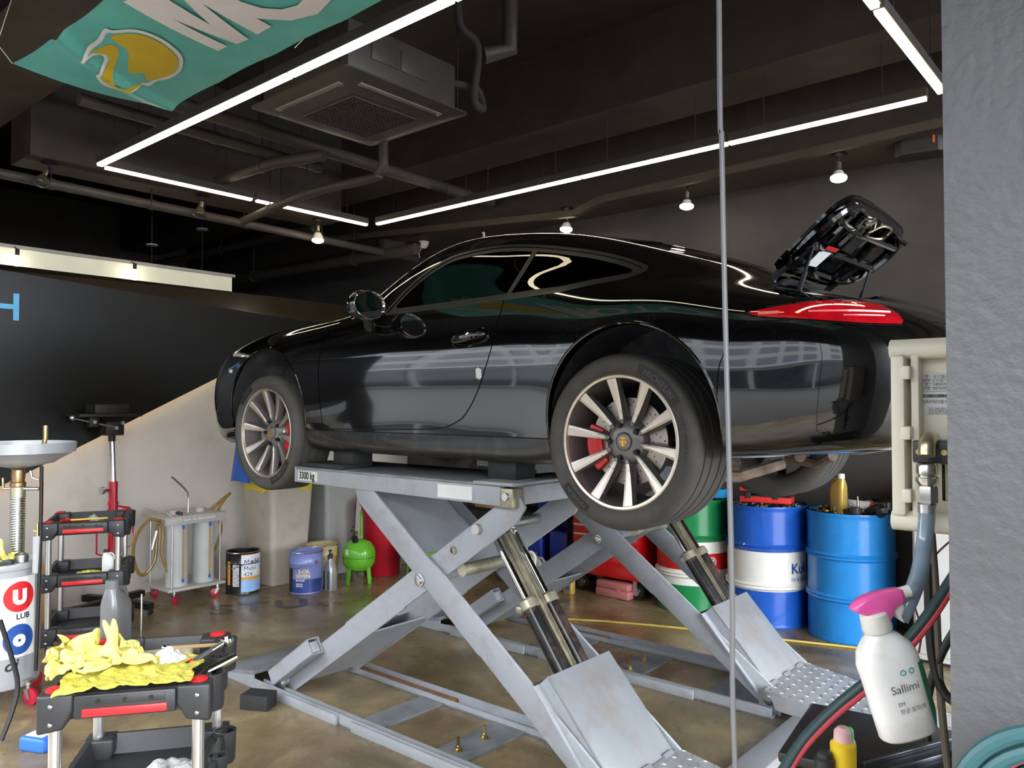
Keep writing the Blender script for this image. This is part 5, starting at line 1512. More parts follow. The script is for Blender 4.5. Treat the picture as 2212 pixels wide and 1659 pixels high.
# ---------------------------------------------------------------- oil drums
def drum(loc, bands, lab, name='oil_drum'):
    t = thing(name, lab, 'drum', (loc[0], loc[1], 0), 0, 'oil drums along the back wall')
    H_, r = .885, .29
    P = [(r - .012, .0), (r, .0), (r + .004, .012), (r, .024), (r, .03)]
    for zc in (.30, .585): P += [(r, zc - .026), (r + .016, zc - .012), (r + .006, zc), (r + .016, zc + .012), (r, zc + .026)]
    P += [(r, .84), (r, H_ - .022), (r + .006, H_ - .012), (r + .004, H_), (r - .008, H_), (r - .012, H_ - .03)]
    zs = sorted({z for _, z in P} | {z for bnd in bands for z in bnd[:2]})
    prof = sorted(P, key=lambda q: 0)
    for k, (z0, z1, mt) in enumerate(bands):
        pts = []
        for a, c in zip(P, P[1:]):
            za, zb = a[1], c[1]
            if zb < z0 or za > z1: continue
            def it(z): return a if abs(zb - za) < 1e-9 else (a[0] + (c[0] - a[0]) * (z - za) / (zb - za), z)
            lo, hi = max(za, z0), min(zb, z1)
            if zb < za: pts += [a, c]; continue
            pts += [it(lo), it(hi)]
        if k == len(bands) - 1: pts += P[-3:]
        q = [pts[0]]
        for p_ in pts[1:]:
            if (abs(p_[0] - q[-1][0]) + abs(p_[1] - q[-1][1])) > 1e-6: q.append(p_)
        b = MB(); b.lathe(q, 56); b.build('drum_band', mt, t, smooth=45)
    b = MB(); b.lathe([(.001, H_ - .05), (r - .01, H_ - .05)], 40); b.build('drum_lid', M_BLKMET, t)
    return t
M_DB = pm('royal_blue_drum', (.012, .10, .50), .32, var=.1, stain=(.02, .05, .2), stain_amt=.4, stain_scale=4, coat=.3)
M_DLB = pm('sky_blue_drum', (.02, .26, .70), .33, var=.1, stain=(.02, .10, .30), stain_amt=.5, stain_scale=6, coat=.3, bump=.05, bscale=6)
M_DG = pm('green_drum', (.010, .22, .065), .32, var=.1, coat=.3)
M_DW = pm('white_drum_band', (.78, .77, .72), .4, var=.05, stain=(.6, .55, .42), stain_amt=.4, stain_scale=3)
M_DR = pm('red_drum_band', (.62, .012, .015), .35, coat=.3)
DA, DBm, DC = (-1.83, 5.87), (-2.45, 5.87), (-3.07, 5.87)
d1 = drum(DA, [(0, .885, M_DLB)], 'dented sky blue oil drum heaped with metal scraps and an oil bottle')
d2 = drum(DBm, [(0, .27, M_DB), (.27, .555, M_DW), (.555, .885, M_DB)], 'royal blue oil drum with a white band and blue lettering')
d3 = drum(DC, [(0, .22, M_DG), (.22, .34, M_DW), (.34, .47, M_DR), (.47, .56, M_DW), (.56, .885, M_DG)], 'green oil drum with white and red bands')
a = view_ang(*DBm)
text_obj('lettering', 'Kuk', .105, pm('navy_print', (.02, .07, .30), .5), d2, fn=on_cyl(0, 0, .2925, a + .62, .40), bold=.002)
text_obj('lettering', 'Oil & Chem', .036, pm('navy_print', (.02, .07, .30), .5), d2, fn=on_cyl(0, 0, .2925, a + .62, .345))
a = view_ang(*DC)
b = MB(); b.lathe([(.030, 0), (.040, 0)], 28)
vs = [Vector((v[0], v[1], 0)) for v in b.v]
e = MB(); e.add([on_cyl(0, 0, .2925, a + .52, .405)(Vector((v.x, v.y, 0))) for v in vs], b.f)
for s_ in ((-.018, -.018, -.008, .018), (-.008, -.005, .02, .006), (-.008, -.018, .02, -.009), (-.008, .011, .02, .02)):
    e.add([on_cyl(0, 0, .2925, a + .52, .405)(Vector(q + (0,))) for q in ((s_[0], s_[1]), (s_[2], s_[1]), (s_[2], s_[3]), (s_[0], s_[3]))], [(0, 1, 2, 3)])
e.build('round_emblem', M_DW, d3, smooth=0)
# heaps of scrap in the drum tops: nobody could count it
def scrap(c, seed, cols, n=330, h=.10):
    rnd = random.Random(seed); b = MB()
    for k in range(n):
        r = .265 * math.sqrt(rnd.random()); th = rnd.random() * 2 * PI
        z = .842 + h * (1 - (r / .29) ** 2) * rnd.random() ** .4
        M = Matrix.Translation((c[0] + r * math.cos(th), c[1] + r * math.sin(th), z)) @ Matrix.Rotation(rnd.random() * 6, 4, 'Z') @ Matrix.Rotation(rnd.random() * 3, 4, 'X')
        b.mi = rnd.choices(range(len(cols)), [8, 4, 3, 1][:len(cols)])[0]
        if rnd.random() < .5: b.lathe([(.009, -.004), (.013, 0), (.009, .006)], 6, M=M, caps=True)
        else: b.box((0, 0, 0), (.01 + .03 * rnd.random(), .012, .006), M=M)
    o = b.build('scrap_metal', cols, smooth=0); o['kind'] = 'stuff'; return o
cols = [M_STEEL, M_BLKMET, pm('oily_brass', (.45, .36, .2), .4, .8), pm('yellow_plastic', (.7, .5, .03), .4)]
tag(scrap(DA, 1, cols), 'loose pile of small metal scraps filling the sky blue drum', 'scrap metal')
tag(scrap(DBm, 2, cols), 'loose pile of nuts and metal scraps filling the royal blue drum', 'scrap metal')
tag(scrap(DC, 3, [M_BLKMET, M_BLKMET, M_STEEL], 200), 'dark oily scrap filling the green drum', 'scrap metal')

def jug(loc, rz, s, body, cap, lab, group=None, name='oil_bottle', tilt=0.0, label_mat=None, cat='bottle', grip=True):
    """flat oil jug with offset neck"""
    t = thing(name, lab, cat, loc, rz, group)
    if tilt: t.rotation_euler = (tilt, 0, rz)
    b = MB()
    w, d_, h = .055 * s, .034 * s, .21 * s
    def lp_(cx, hw, hd, z, n=24, p=3.5):
        return [(cx + hw * math.copysign(abs(math.cos(2 * PI * k / n)) ** (2 / p), math.cos(2 * PI * k / n)), hd * math.copysign(abs(math.sin(2 * PI * k / n)) ** (2 / p), math.sin(2 * PI * k / n)), z) for k in range(n)]
    loop_stack(b, [lp_(0, w * .94, d_ * .9, 0), lp_(0, w, d_, .01 * s), lp_(0, w, d_, h * .72), lp_(-.004 * s, w * .92, d_ * .95, h * .82), lp_(-.014 * s, w * .62, d_ * .75, h * .94), lp_(-.022 * s, .024 * s, .022 * s, h * 1.02, p=2), lp_(-.024 * s, .019 * s, .019 * s, h * 1.06, p=2)])
    b.build('body', body, t, smooth=50)
    b = MB(); b.lathe([(.021 * s, h * 1.045), (.021 * s, h * 1.17), (.017 * s, h * 1.185), (.001, h * 1.185)], 20, c=(-.024 * s, 0, 0)); b.build('cap', cap, t)
    if grip:
        b = MB(); b.tube(spline([(.0 * s, 0, h * .98), (.03 * s, 0, h * 1.0), (.052 * s, 0, h * .88), (.052 * s, 0, h * .70)], 5), .009 * s, 8); b.build('grip', body, t)
    if label_mat:
        b = MB(); b.bb((-w * .8, -d_ * 1.02, h * .16), (w * .8, -d_ * .99, h * .62)); b.build('label_print', label_mat, t)
    return t
M_GOLDP = pm('gold_plastic', (.50, .33, .07), .3, .2, var=.1, coat=.3)
M_SILP = pm('silver_plastic', (.42, .42, .42), .3, .5, var=.08)
M_WHP = pm('white_plastic', (.78, .78, .76), .35, var=.05)
M_DKP = pm('dark_plastic', (.03, .03, .032), .4, var=.15)
M_BLUL = pm('blue_label', (.08, .16, .45), .5, var=.4, scale=40)
p = at(1812, 1112, Y=5.74)
jug((p.x, p.y, .872), R(150), 1.12, M_GOLDP, M_WHP, 'gold oil bottle with a white cap standing in the scrap on the sky blue drum', label_mat=M_BLUL)
# other things lying on the sky blue drum
p = at(1858, 1085, Y=5.8)
t = thing('spray_can', 'white can with a red cap lying in the scrap on the sky blue drum', 'can', (p.x, p.y, .93), R(-15))
b = MB(); b.lathe([(.001, -.11), (.032, -.11), (.034, -.10), (.034, .06), (.022, .085)], 20, M=Matrix.Rotation(R(90), 4, 'Y')); b.build('can_body', M_WHP, t)
b = MB(); b.lathe([(.024, .08), (.026, .12), (.02, .13), (.001, .13)], 20, M=Matrix.Rotation(R(90), 4, 'Y')); b.build('cap', pm('bright_red_plastic', (.75, .03, .015), .35), t)
p = at(1848, 1112, Y=5.66)
t = thing('oil_filter', 'black ribbed oil filter cup on the edge of the sky blue drum', 'oil filter', (p.x, p.y, .868), 0)
b = MB(); b.lathe([(.001, 0), (.036, 0), (.04, .01), (.04, .05), (.034, .062), (.001, .066)], 24); b.build('shell', M_DKP, t)
b = MB(); b.torus((0, 0, .03), .04, .004, 24, 6); b.torus((0, 0, .045), .04, .004, 24, 6); b.build('rib_rings', M_DKP, t)
p = at(1888, 1106, Y=5.74)
t = thing('rubber_boot', 'black ribbed rubber boot lying on the sky blue drum', 'rubber boot', (p.x, p.y, .905), R(-25))
b = MB(); b.lathe([(.02, -.07), (.026, -.06), (.02, -.05), (.033, -.035), (.025, -.02), (.042, -.005), (.032, .012), (.05, .03), (.048, .06), (.02, .062)], 20, M=Matrix.Rotation(R(80), 4, 'Y')); b.build('bellows', M_RUBBER, t, smooth=50)
b = MB(); b.lathe([(.001, .058), (.02, .06), (.02, .10), (.001, .10)], 12, M=Matrix.Rotation(R(80), 4, 'Y')); b.build('shaft_stub', M_STEEL, t)
p = at(1884, 1079, Y=5.95)
t = thing('pulley', 'black round pulley lying on top of the metal parts on the sky blue drum', 'pulley', (p.x, p.y, .965), 0)
b = MB(); b.lathe([(.012, -.012), (.05, -.012), (.06, -.008), (.05, 0), (.06, .008), (.05, .012), (.012, .012), (.012, -.012)], 28); b.build('rim', M_DKP, t, smooth=30)
p = at(1878, 1093, Y=5.88)
t = thing('ball_joint', 'shiny cast metal joint under the black pulley on the sky blue drum', 'car part', (p.x, p.y, .905), R(20))
b = MB(); b.sphere((0, 0, .03), .034, 14, 10); b.cyl((0, 0, .03), (.12, .02, .02), .018, 12); b.cyl((.12, .02, -.005), (.12, .02, .045), .026, 14); b.build('casting', M_STEEL, t)
p = at(1853, 1100, Y=5.72)
t = thing('spark_plug', 'upright steel spark plug poking out of the scrap on the sky blue drum', 'spark plug', (p.x, p.y, .88), 0)
b = MB(); b.lathe([(.008, 0), (.008, .03), (.014, .03), (.014, .05), (.009, .055), (.008, .10), (.005, .105), (.004, .12), (.001, .122)], 12); b.build('plug', M_STEEL, t)
# red case gaping open on the royal blue drum
p = at(1657, 1097, Y=5.76)
t = thing('tool_case', 'red plastic tool case slightly open on top of the royal blue drum', 'tool case', (p.x, p.y, .905), R(10))
M_RP = pm('red_tool_plastic', (.68, .035, .03), .4, var=.06)
b = MB(); b.box((0, 0, .022), (.37, .16, .045)); b.build('lower_shell', M_RP, t, bevel=.008)
b = MB(); b.box((0, .0, .088), (.37, .16, .045), M=Matrix.Rotation(R(-12), 4, 'X')); b.build('upper_shell', M_RP, t, bevel=.008)
for x in (-.12, .08):
    b = MB(); b.bb((x - .02, -.088, .03), (x + .02, -.08, .075)); b.build('latch', M_DKP, t, bevel=.003)
b = MB(); b.bb((-.17, -.07, .044), (.17, .07, .05)); b.build('inner_tray', M_DKP, t)
p = at(1551, 1060, Y=5.8)
t = thing('tool_case', 'small bright blue case lying on the dark scrap in the green drum', 'tool case', (p.x - .04, p.y, .905), R(5))
b = MB(); b.box((0, 0, .035), (.24, .14, .07)); b.build('shell', pm('cyan_blue_plastic', (.02, .33, .75), .4), t, bevel=.01)
b = MB(); b.box((0, 0, .085), (.22, .13, .035)); b.build('black_top', M_DKP, t, bevel=.01)
b = MB(); b.bb((-.02, -.075, .02), (.05, -.069, .055)); b.build('label_print', M_PAPER, t)

# white cabinet behind the pillar
t = thing('white_cabinet', 'white metal cabinet standing beside the sky blue drum', 'cabinet', (-.97, 5.83, 0), 0)
b = MB(); b.bb((-.37, -.32, .02), (.37, .32, 1.18)); b.build('carcass', pm('white_enamel', (.80, .80, .78), .3, var=.04, coat=.2), t, bevel=.012)
b = MB(); b.bb((-.355, -.335, .06), (.355, -.32, 1.15)); d_ = b.build('door', MATS['white_enamel'], t, bevel=.008)
b = MB(); b.bb((.26, -.36, .62), (.28, -.335, .78)); b.build('handle', M_STEEL, d_, bevel=.004)
b = MB(); b.bb((-.35, -.30, 0), (.35, .30, .02)); b.build('plinth', M_DKP, t)

# ---------------------------------------------------------------- red roller cabinet and what stands round it
t = thing('tool_cabinet', 'red steel roller tool cabinet standing on casters by the back wall', 'tool cabinet', (-3.80, 5.88, 0), 0)
M_CAB = pm('red_cabinet_enamel', (.50, .006, .008), .25, var=.06, coat=.5)
b = MB(); b.bb((-.34, -.20, .16), (.34, .20, .78)); b.build('carcass', M_CAB, t, bevel=.006)
for k, (z0, z1) in enumerate(((.18, .40), (.41, .52), (.53, .60), (.61, .68), (.69, .76))):
    b = MB(); b.bb((-.32, -.215, z0), (.32, -.20, z1)); dr = b.build('drawer', M_CAB, t, bevel=.004)
    b = MB(); b.bb((-.32, -.228, z1 - .022), (.32, -.215, z1 - .006)); b.build('handle_rail', pm('pale_aluminium', (.7, .68, .62), .35, .8), dr, bevel=.004)
b = MB(); b.bb((-.37, -.25, .78), (.37, .22, .80)); b.build('top_tray', M_CAB, t, bevel=.004)
b = MB(); b.bb((-.38, -.27, .785), (.38, -.25, .81)); b.build('tray_edge', pm('pale_aluminium', (.7, .68, .62), .35, .8), t, bevel=.004)
for x in (-.28, .28):
    for y in (-.15, .15):
        b = MB(); b.lathe([(.006, -.018), (.04, -.018), (.045, -.012), (.065, -.014), (.07, 0), (.065, .014), (.045, .012), (.04, .018), (.006, .018)], 24, M=Matrix.Translation((x, y, .07)) @ Matrix.Rotation(R(90), 4, 'X')); wh = b.build('caster_wheel', M_RUBBER, t)
        b = MB(); b.lathe([(.001, -.02), (.036, -.02), (.036, .02), (.001, .02)], 18, M=Matrix.Translation((x, y, .07)) @ Matrix.Rotation(R(90), 4, 'X')); b.build('caster_hub', M_STEEL, wh)
        b = MB(); b.bb((x - .02, y - .026, .07), (x + .02, y - .022, .16)); b.bb((x - .02, y + .022, .07), (x + .02, y + .026, .16)); b.build('caster_fork', M_STEEL, t)
p = at(1326, 1290, Z=0)
t = thing('tool_case', 'faded pink plastic case lying on the floor in front of the red tool cabinet', 'tool case', (p.x, p.y + .03, 0), R(-4))
b = MB(); b.box((0, 0, .035), (.34, .13, .07)); b.build('lower_shell', pm('faded_pink_plastic', (.52, .17, .17), .55, var=.12, stain=(.4, .25, .22), stain_amt=.5), t, bevel=.012)
b = MB(); b.box((0, 0, .10), (.33, .125, .06)); b.build('upper_shell', MATS['faded_pink_plastic'], t, bevel=.012)
b = MB(); b.bb((.05, -.07, .055), (.09, -.062, .085)); b.build('latch', MATS['faded_pink_plastic'], t)
for k, (px, py, lab) in enumerate(((1226, 1282, 'gold oil bottle with a blue label on the floor beside the red tool cabinet'), (1203, 1276, 'plain gold oil bottle between two others by the red tool cabinet'), (1178, 1268, 'gold oil bottle farthest from the red tool cabinet'))):
    p = at(px, py, Z=0); jug((p.x, p.y + .02, 0), R(-10), 1.05 - .06 * k, M_GOLDP, M_DKP, lab, 'gold bottles by the cabinet', label_mat=M_BLUL if k == 0 else None)
# black shelf rack with cans
t = thing('shelf_rack', 'black steel shelf rack against the back wall behind the lift', 'shelf', (-4.86, 5.93, 0), 0)
for x in (-.62, .62):
    for y in (-.18, .18):
        b = MB(); b.bb((x - .02, y - .003, 0), (x + .02, y + .003, 1.5)); b.bb((x - .003, y - .02, 0), (x + .003, y + .02, 1.5)); b.build('upright', M_BLKM, t)
for z in (.10, .62, 1.05, 1.48):
    b = MB(); b.bb((-.62, -.2, z - .03), (.62, .2, z)); b.build('shelf_board', M_BLKM, t)
M_BLUJ = pm('dark_blue_plastic', (.012, .03, .28), .35, var=.1)
for x, z, lab in ((-4.36, .1, 'dark blue plastic canister on the rack shelf next to the red tool cabinet'), (-4.72, .1, 'dark blue plastic canister on the rack shelf behind the chrome piston rods'), (-4.5, .62, 'dark blue canister standing on the upper rack shelf')):
    t = thing('jerrycan', lab, 'canister', (x, 5.90, z), 0, 'blue canisters on the rack')
    b = MB(); b.box((0, 0, .19), (.27, .24, .38)); b.build('body', M_BLUJ, t, bevel=.03, segs=3)
    b = MB(); b.tube([(-.08, 0, .37), (-.08, 0, .42), (.08, 0, .42), (.08, 0, .37)], .014, 8); b.build('handle', M_BLUJ, t)
    b = MB(); b.cyl((.1, -.06, .37), (.1, -.06, .41), .025, 14); b.build('cap', M_DKP, t)
for px, py, s, bm_, cm, lab in ((1162, 1268, 1.25, pm('clear_grey_plastic', (.30, .29, .27), .3), M_DKP, 'clear grey jug with a dark lid by the rack'), (1140, 1268, 1.5, M_WHP, M_WHP, 'white oil canister on the floor in front of the rack'), (1112, 1262, 1.2, pm('smoky_plastic', (.10, .10, .095), .35), M_DKP, 'smoky dark jug behind the white canister')):
    p = at(px, py, Z=0); jug((p.x, p.y, 0), R(5), s, bm_, cm, lab)
M_CARD = pm('cardboard', (.42, .27, .13), .75, var=.1, scale=3)
def carton(loc, dims, rz, lab, m=M_CARD):
    t = thing('cardboard_box', lab, 'box', loc, rz)
    b = MB(); b.box((0, 0, dims[2] / 2), dims); b.build('carton', m, t, bevel=.002)
    for s_ in (-1, 1):
        b = MB(); b.box((0, s_ * dims[1] * .25, dims[2] + .002), (dims[0], dims[1] * .49, .004)); b.build('flap', m, t)
    b = MB(); b.box((0, 0, dims[2] + .005), (dims[0], .05, .001)); b.build('tape', pm('packing_tape', (.5, .36, .2), .3), t)
    return t
carton((-5.22, 5.9, .62), (.36, .3, .28), 0, 'tan cardboard box on the middle shelf of the black rack')
carton((-5.18, 5.9, 1.05), (.40, .3, .3), R(4), 'cardboard box on the high shelf of the black rack')
carton((-4.55, 5.9, 1.05), (.34, .3, .26), R(-3), 'smaller cardboard box next to the one on the high rack shelf', pm('brown_card', (.33, .2, .09), .8))

# ---------------------------------------------------------------- along the left wall
def hollow_bin(b, x0, x1, y0, y1, h, tap, r, lip=.02):
    loop_stack(b, [rrect(x0 + tap, x1 - tap, y0 + tap, y1 - tap, r, 0), rrect(x0, x1, y0, y1, r, h - .05), rrect(x0 - lip, x1 + lip, y0 - lip, y1 + lip, r, h - .045), rrect(x0 - lip, x1 + lip, y0 - lip, y1 + lip, r, h), rrect(x0 + .005, x1 - .005, y0 + .005, y1 - .005, r, h), rrect(x0 + tap + .01, x1 - tap - .01, y0 + tap + .01, y1 - tap - .01, r, .02)])
M_BIN = pm('beige_bin_plastic', (.46, .41, .34), .5, var=.06, stain=(.28, .24, .19), stain_amt=.5, stain_scale=5)
t = thing('waste_bin', 'large beige plastic bin lined with a yellow bag below the front wheel', 'bin', (-6.47, 4.2, 0), 0)
b = MB(); hollow_bin(b, -.25, .25, -.23, .23, .95, .045, .05); b.build('bin_body', M_BIN, t, smooth=40)
for y in (-.14, -.06):
    b = MB(); b.bb((.238, y - .012, .80), (.252, y + .012, .88)); b.build('rib', M_BIN, t, bevel=.004)
b = MB()
def bag(u, v):
    a = 2 * PI * u
    x = .275 * math.copysign(abs(math.cos(a)) ** .5, math.cos(a)); y = .255 * math.copysign(abs(math.sin(a)) ** .5, math.sin(a))
    sag = .05 + .07 * abs(math.sin(a * 1.5 + .6)) + .012 * math.sin(a * 13)
    k = 1 + .012 * math.sin(a * 17 + v * 4)
    return (x * k * (1 if v > .3 else .93), y * k * (1 if v > .3 else .93), .965 - max(0, v - .3) / .7 * sag + (.0 if v > .3 else -.03))
b.grid(bag, 96, 6); b.build('bin_liner', pm('yellow_bag_film', (.62, .52, .03), .35, var=.12, stain=(.55, .2, .02), stain_amt=.4, stain_scale=6), t, smooth=60)
b = MB(); b.grid(lambda u, v: (-.05 + .30 * (u - .5) - .06, -.285 - .03 * math.sin(PI * u) - .05 * v, .94 + .34 * (1 - v) - .06 * (u - .5) ** 2), 8, 8)
b.grid(lambda u, v: (-.05 + .30 * (u - .5) - .06, -.268 - .03 * math.sin(PI * u) - .05 * v, .94 + .34 * (1 - v) - .06 * (u - .5) ** 2), 8, 8)
b.build('tilted_blue_lid', pm('blue_lid_plastic', (.015, .11, .52), .35), t, smooth=40)
t = thing('waste_bin', 'tall grey plastic bin standing behind the small metal pails', 'bin', (-6.42, 4.76, 0), 0)
b = MB(); hollow_bin(b, -.2, .2, -.2, .2, .93, .035, .04); b.build('bin_body', pm('grey_bin_plastic', (.33, .335, .32), .5, var=.06, stain=(.2, .2, .19), stain_amt=.5), t, smooth=40)
b = MB(); b.bb((-.21, -.21, .93), (.21, .21, .95)); b.build('lid', pm('grey_bin_plastic', (.33, .335, .32), .5), t, bevel=.01)

def pail(loc, lab, segs, h=.36, r=.143):
    """tin pail; segs = list of (angle0, angle1, z0, z1, material) prints"""
    t = thing('oil_pail', lab, 'pail', (loc[0], loc[1], 0), 0)
    b = MB(); b.lathe([(r - .008, 0), (r, .004), (r - .002, .012), (r - .002, h * .70), (r + .004, h * .715), (r - .001, h * .73), (r, h - .02), (r + .004, h - .014), (r + .004, h), (r - .005, h), (r - .007, .02), (.001, .02)], 40); b.build('tin_body', segs[0], t, smooth=50)
    b = MB(); b.torus((0, 0, h - .006), r, .006, 40, 8); b.build('rim', M_TIN, t)
    for s_ in (-1, 1):
        b = MB(); b.cyl((s_ * (r - .004), 0, h * .76), (s_ * (r + .008), 0, h * .76), .016, 12); b.build('handle_lug', M_TIN, t)
    b = MB(); b.tube([(r * 1.02 * math.cos(k * PI / 16), -.03 - .115 * math.sin(k * PI / 16), h * .76 - .05 * math.sin(k * PI / 16)) for k in range(17)], .003, 6); b.build('bail_handle', M_STEEL, t)
    return t
# pail with a black and a white half
L = (-6.31, 3.75)
m = pail(L, 'open oil pail, half black and half white with blue brand lettering', [pm('pail_black', (.012, .012, .013), .3, coat=.3)])
a = view_ang(*L)
patch(0, 0, .1435, a - .1, a + 1.5, .02, .345, 'white_print', pm('pail_white', (.72, .76, .80), .35), m)
patch(0, 0, .1437, a - .1, a + 1.5, .335, .35, 'orange_print', pm('pail_orange', (.75, .35, .05), .4), m)
patch(0, 0, .1437, a - .1, a + 1.5, .125, .15, 'orange_print', pm('pail_orange', (.75, .35, .05), .4), m)
patch(0, 0, .1437, a - .1, a + 1.5, .02, .125, 'pale_blue_print', pm('pail_pale_blue', (.30, .50, .80), .4, var=.2), m)
patch(0, 0, .1437, a - 1.05, a - .8, .08, .28, 'orange_print', pm('pail_orange', (.75, .35, .05), .4), m)
patch(0, 0, .1437, a - .62, a - .22, .07, .26, 'data_print', pm('grey_print', (.5, .5, .5), .5, var=.6, scale=60), m)
nb = pm('navy_print', (.02, .07, .30), .5)
text_obj('lettering', 'M', .062, nb, m, fn=on_cyl(0, 0, .1442, a + .05, .255))
text_obj('lettering', 'o', .062, pm('lettering_red', (.7, .02, .03), .5), m, fn=on_cyl(0, 0, .1442, a + .46, .255), bold=.002)
text_obj('lettering', 'bil', .062, nb, m, fn=on_cyl(0, 0, .1442, a + .74, .255), bold=.002)
text_obj('lettering', 'Mobil\n424', .050, M_INK, m, fn=on_cyl(0, 0, .1442, a + .05, .205))
L = (-5.89, 4.11)
m = pail(L, 'open blue and violet oil pail with gold lettering', [pm('violet_pail', (.22, .26, .56), .3, var=.15, scale=3, coat=.3)])
a = view_ang(*L)
patch(0, 0, .1435, a - .9, a + 1.2, .015, .13, 'deep_blue_print', pm('pail_deep_blue', (.03, .06, .22), .3, var=.4, scale=8), m)
patch(0, 0, .1436, a - 1.3, a - .88, .015, .22, 'black_print', M_INK, m)
go = pm('pale_gold_print', (.75, .62, .38), .4)
text_obj('lettering', 'S-OIL', .042, go, m, fn=on_cyl(0, 0, .1442, a - .45, .185), bold=.002)
text_obj('lettering', 'SEVEN', .044, go, m, fn=on_cyl(0, 0, .1442, a - .62, .145), bold=.002)
text_obj('lettering', 'BLUE #3', .022, M_PAPER, m, fn=on_cyl(0, 0, .1442, a - .62, .115), bold=.0008)
text_obj('lettering', '10W-30\n15W-40', .018, M_PAPER, m, fn=on_cyl(0, 0, .1442, a - .62, .085), bold=.0008)
L = (-6.06, 4.40)
m = pail(L, 'beige oil pail with an orange and green swoosh, behind the violet pail', [pm('beige_pail', (.52, .42, .22), .35, var=.1)])
a = view_ang(*L)
b = MB(); b.grid(lambda u, v: on_cyl(0, 0, .1437, a + .3, 0)(Vector((.02 + .10 * u, .04 + .19 * u ** .6 + .03 * v, 0))), 14, 1); b.build('swoosh_print', pm('swoosh_orange', (.7, .16, .03), .4), m)
b = MB(); b.grid(lambda u, v: on_cyl(0, 0, .1437, a + .3, 0)(Vector((.02 + .10 * u, .01 + .18 * u ** .6 + .025 * v, 0))), 14, 1); b.build('swoosh_print', pm('swoosh_green', (.08, .2, .06), .4), m)
p = at(713, 1274, Z=0)
t = thing('oil_bottle', 'tall silver bottle with a dark spout standing beside the violet pail', 'bottle', (p.x, p.y, 0), 0)
b = MB(); loop_stack(b, [rrect(-.055, .055, -.04, .04, .02, 0), rrect(-.058, .058, -.042, .042, .02, .02), rrect(-.058, .058, -.042, .042, .02, .16), rrect(-.045, .045, -.036, .036, .02, .22), rrect(-.024, .024, -.022, .022, .02, .265), rrect(-.022, .022, -.02, .02, .018, .275)]); b.build('body', M_SILP, t, smooth=45)
for x in (-.03, .03):
    b = MB(); b.bb((x - .008, -.0445, .01), (x + .008, -.041, .17)); b.build('side_groove', M_DKP, t)
b = MB(); b.lathe([(.022, .265), (.022, .305), (.012, .315), (.009, .335), (.018, .345), (.016, .35), (.001, .35)], 16); b.build('spout', M_DKP, t)

def air_tank(loc, rz, lab):
    t = thing('air_tank', lab, 'air tank', (loc[0], loc[1], 0), rz, 'green bead blaster tanks')
    M_G = pm('lime_green_enamel', (.14, .48, .03), .3, var=.08, coat=.4)
    b = MB(); b.lathe([(.001, .10), (.06, .105), (.11, .13), (.145, .18), (.15, .215), (.15, .27), (.145, .31), (.11, .365), (.06, .39), (.001, .395)], 36); b.build('vessel', M_G, t, smooth=60)
    b = MB(); b.torus((0, 0, .24), .1505, .003, 36, 6); b.build('weld_seam', pm('dark_green', (.05, .2, .01), .5), t)
    for k in range(4):
        a = R(45 + 90 * k); c, s_ = math.cos(a), math.sin(a)
        b = MB(); b.prism([(.115 * c - .02 * s_, .115 * s_ + .02 * c, .18), (.115 * c + .02 * s_, .115 * s_ - .02 * c, .18), (.135 * c + .02 * s_, .135 * s_ - .02 * c, 0), (.135 * c - .02 * s_, .135 * s_ + .02 * c, 0)], (0, 0, 0), (.006 * c, .006 * s_, 0)); b.build('foot', M_G, t)
    b = MB(); b.tube(spline([(-.12, .02, .33), (-.125, .02, .5), (-.12, .02, .60), (-.08, .02, .635), (.02, .02, .64), (.10, .02, .62)], 6), .013, 10); b.build('handle_tube', M_G, t)
    b = MB(); b.cyl((.06, -.03, .38), (.075, -.04, .43), .028, 14); b.build('filler_cap', M_RUBBER, t)
    b = MB(); b.cyl((-.01, -.02, .39), (-.01, -.02, .44), .009, 10); b.cyl((-.01, -.02, .44), (.01, -.02, .47), .009, 8); b.build('valve', M_BRASS, t)
    b = MB(); b.lathe([(.001, -.012), (.028, -.012), (.03, 0), (.03, .008)], 20, M=Matrix.Translation((-.01, -.06, .49)) @ Matrix.Rotation(R(70), 4, 'X')); gz = b.build('pressure_gauge', M_DKP, t)
    b = MB(); b.lathe([(.001, .009), (.027, .009)], 20, M=Matrix.Translation((-.01, -.06, .49)) @ Matrix.Rotation(R(70), 4, 'X')); b.build('gauge_dial', M_PAPER, gz)
    b = MB(); b.grid(lambda u, v: (.1515 * math.cos(-.9 + .25 * u), .1515 * math.sin(-.9 + .25 * u), .27 + .05 * v), 4, 1); b.build('sticker', M_PAPER, t)
    b = MB(); b.tube(spline([(-.02, -.03, .46), (-.12, -.05, .40), (-.17, -.05, .25), (-.16, -.04, .1), (-.1, 0, .02)], 6), .009, 8); b.build('hose', pm('brown_hose', (.16, .12, .07), .5), t)
    return t
air_tank((-5.81, 4.63), R(-40), 'lime green air tank with a pressure gauge in front of the red bin')
air_tank((-5.46, 5.08), R(-20), 'lime green air tank half hidden behind the lift arms')
t = thing('waste_bin', 'round red bin with a yellow cloth heaped on top, behind the green tanks', 'bin', (-5.95, 5.02, 0), 0)
b = MB(); b.lathe([(.001, 0), (.16, 0), (.17, .01), (.20, .66), (.215, .665), (.215, .69), (.19, .69), (.16, .02), (.001, .02)], 40); b.build('bin_body', pm('crimson_plastic', (.50, .012, .03), .35, var=.08), t, smooth=45)
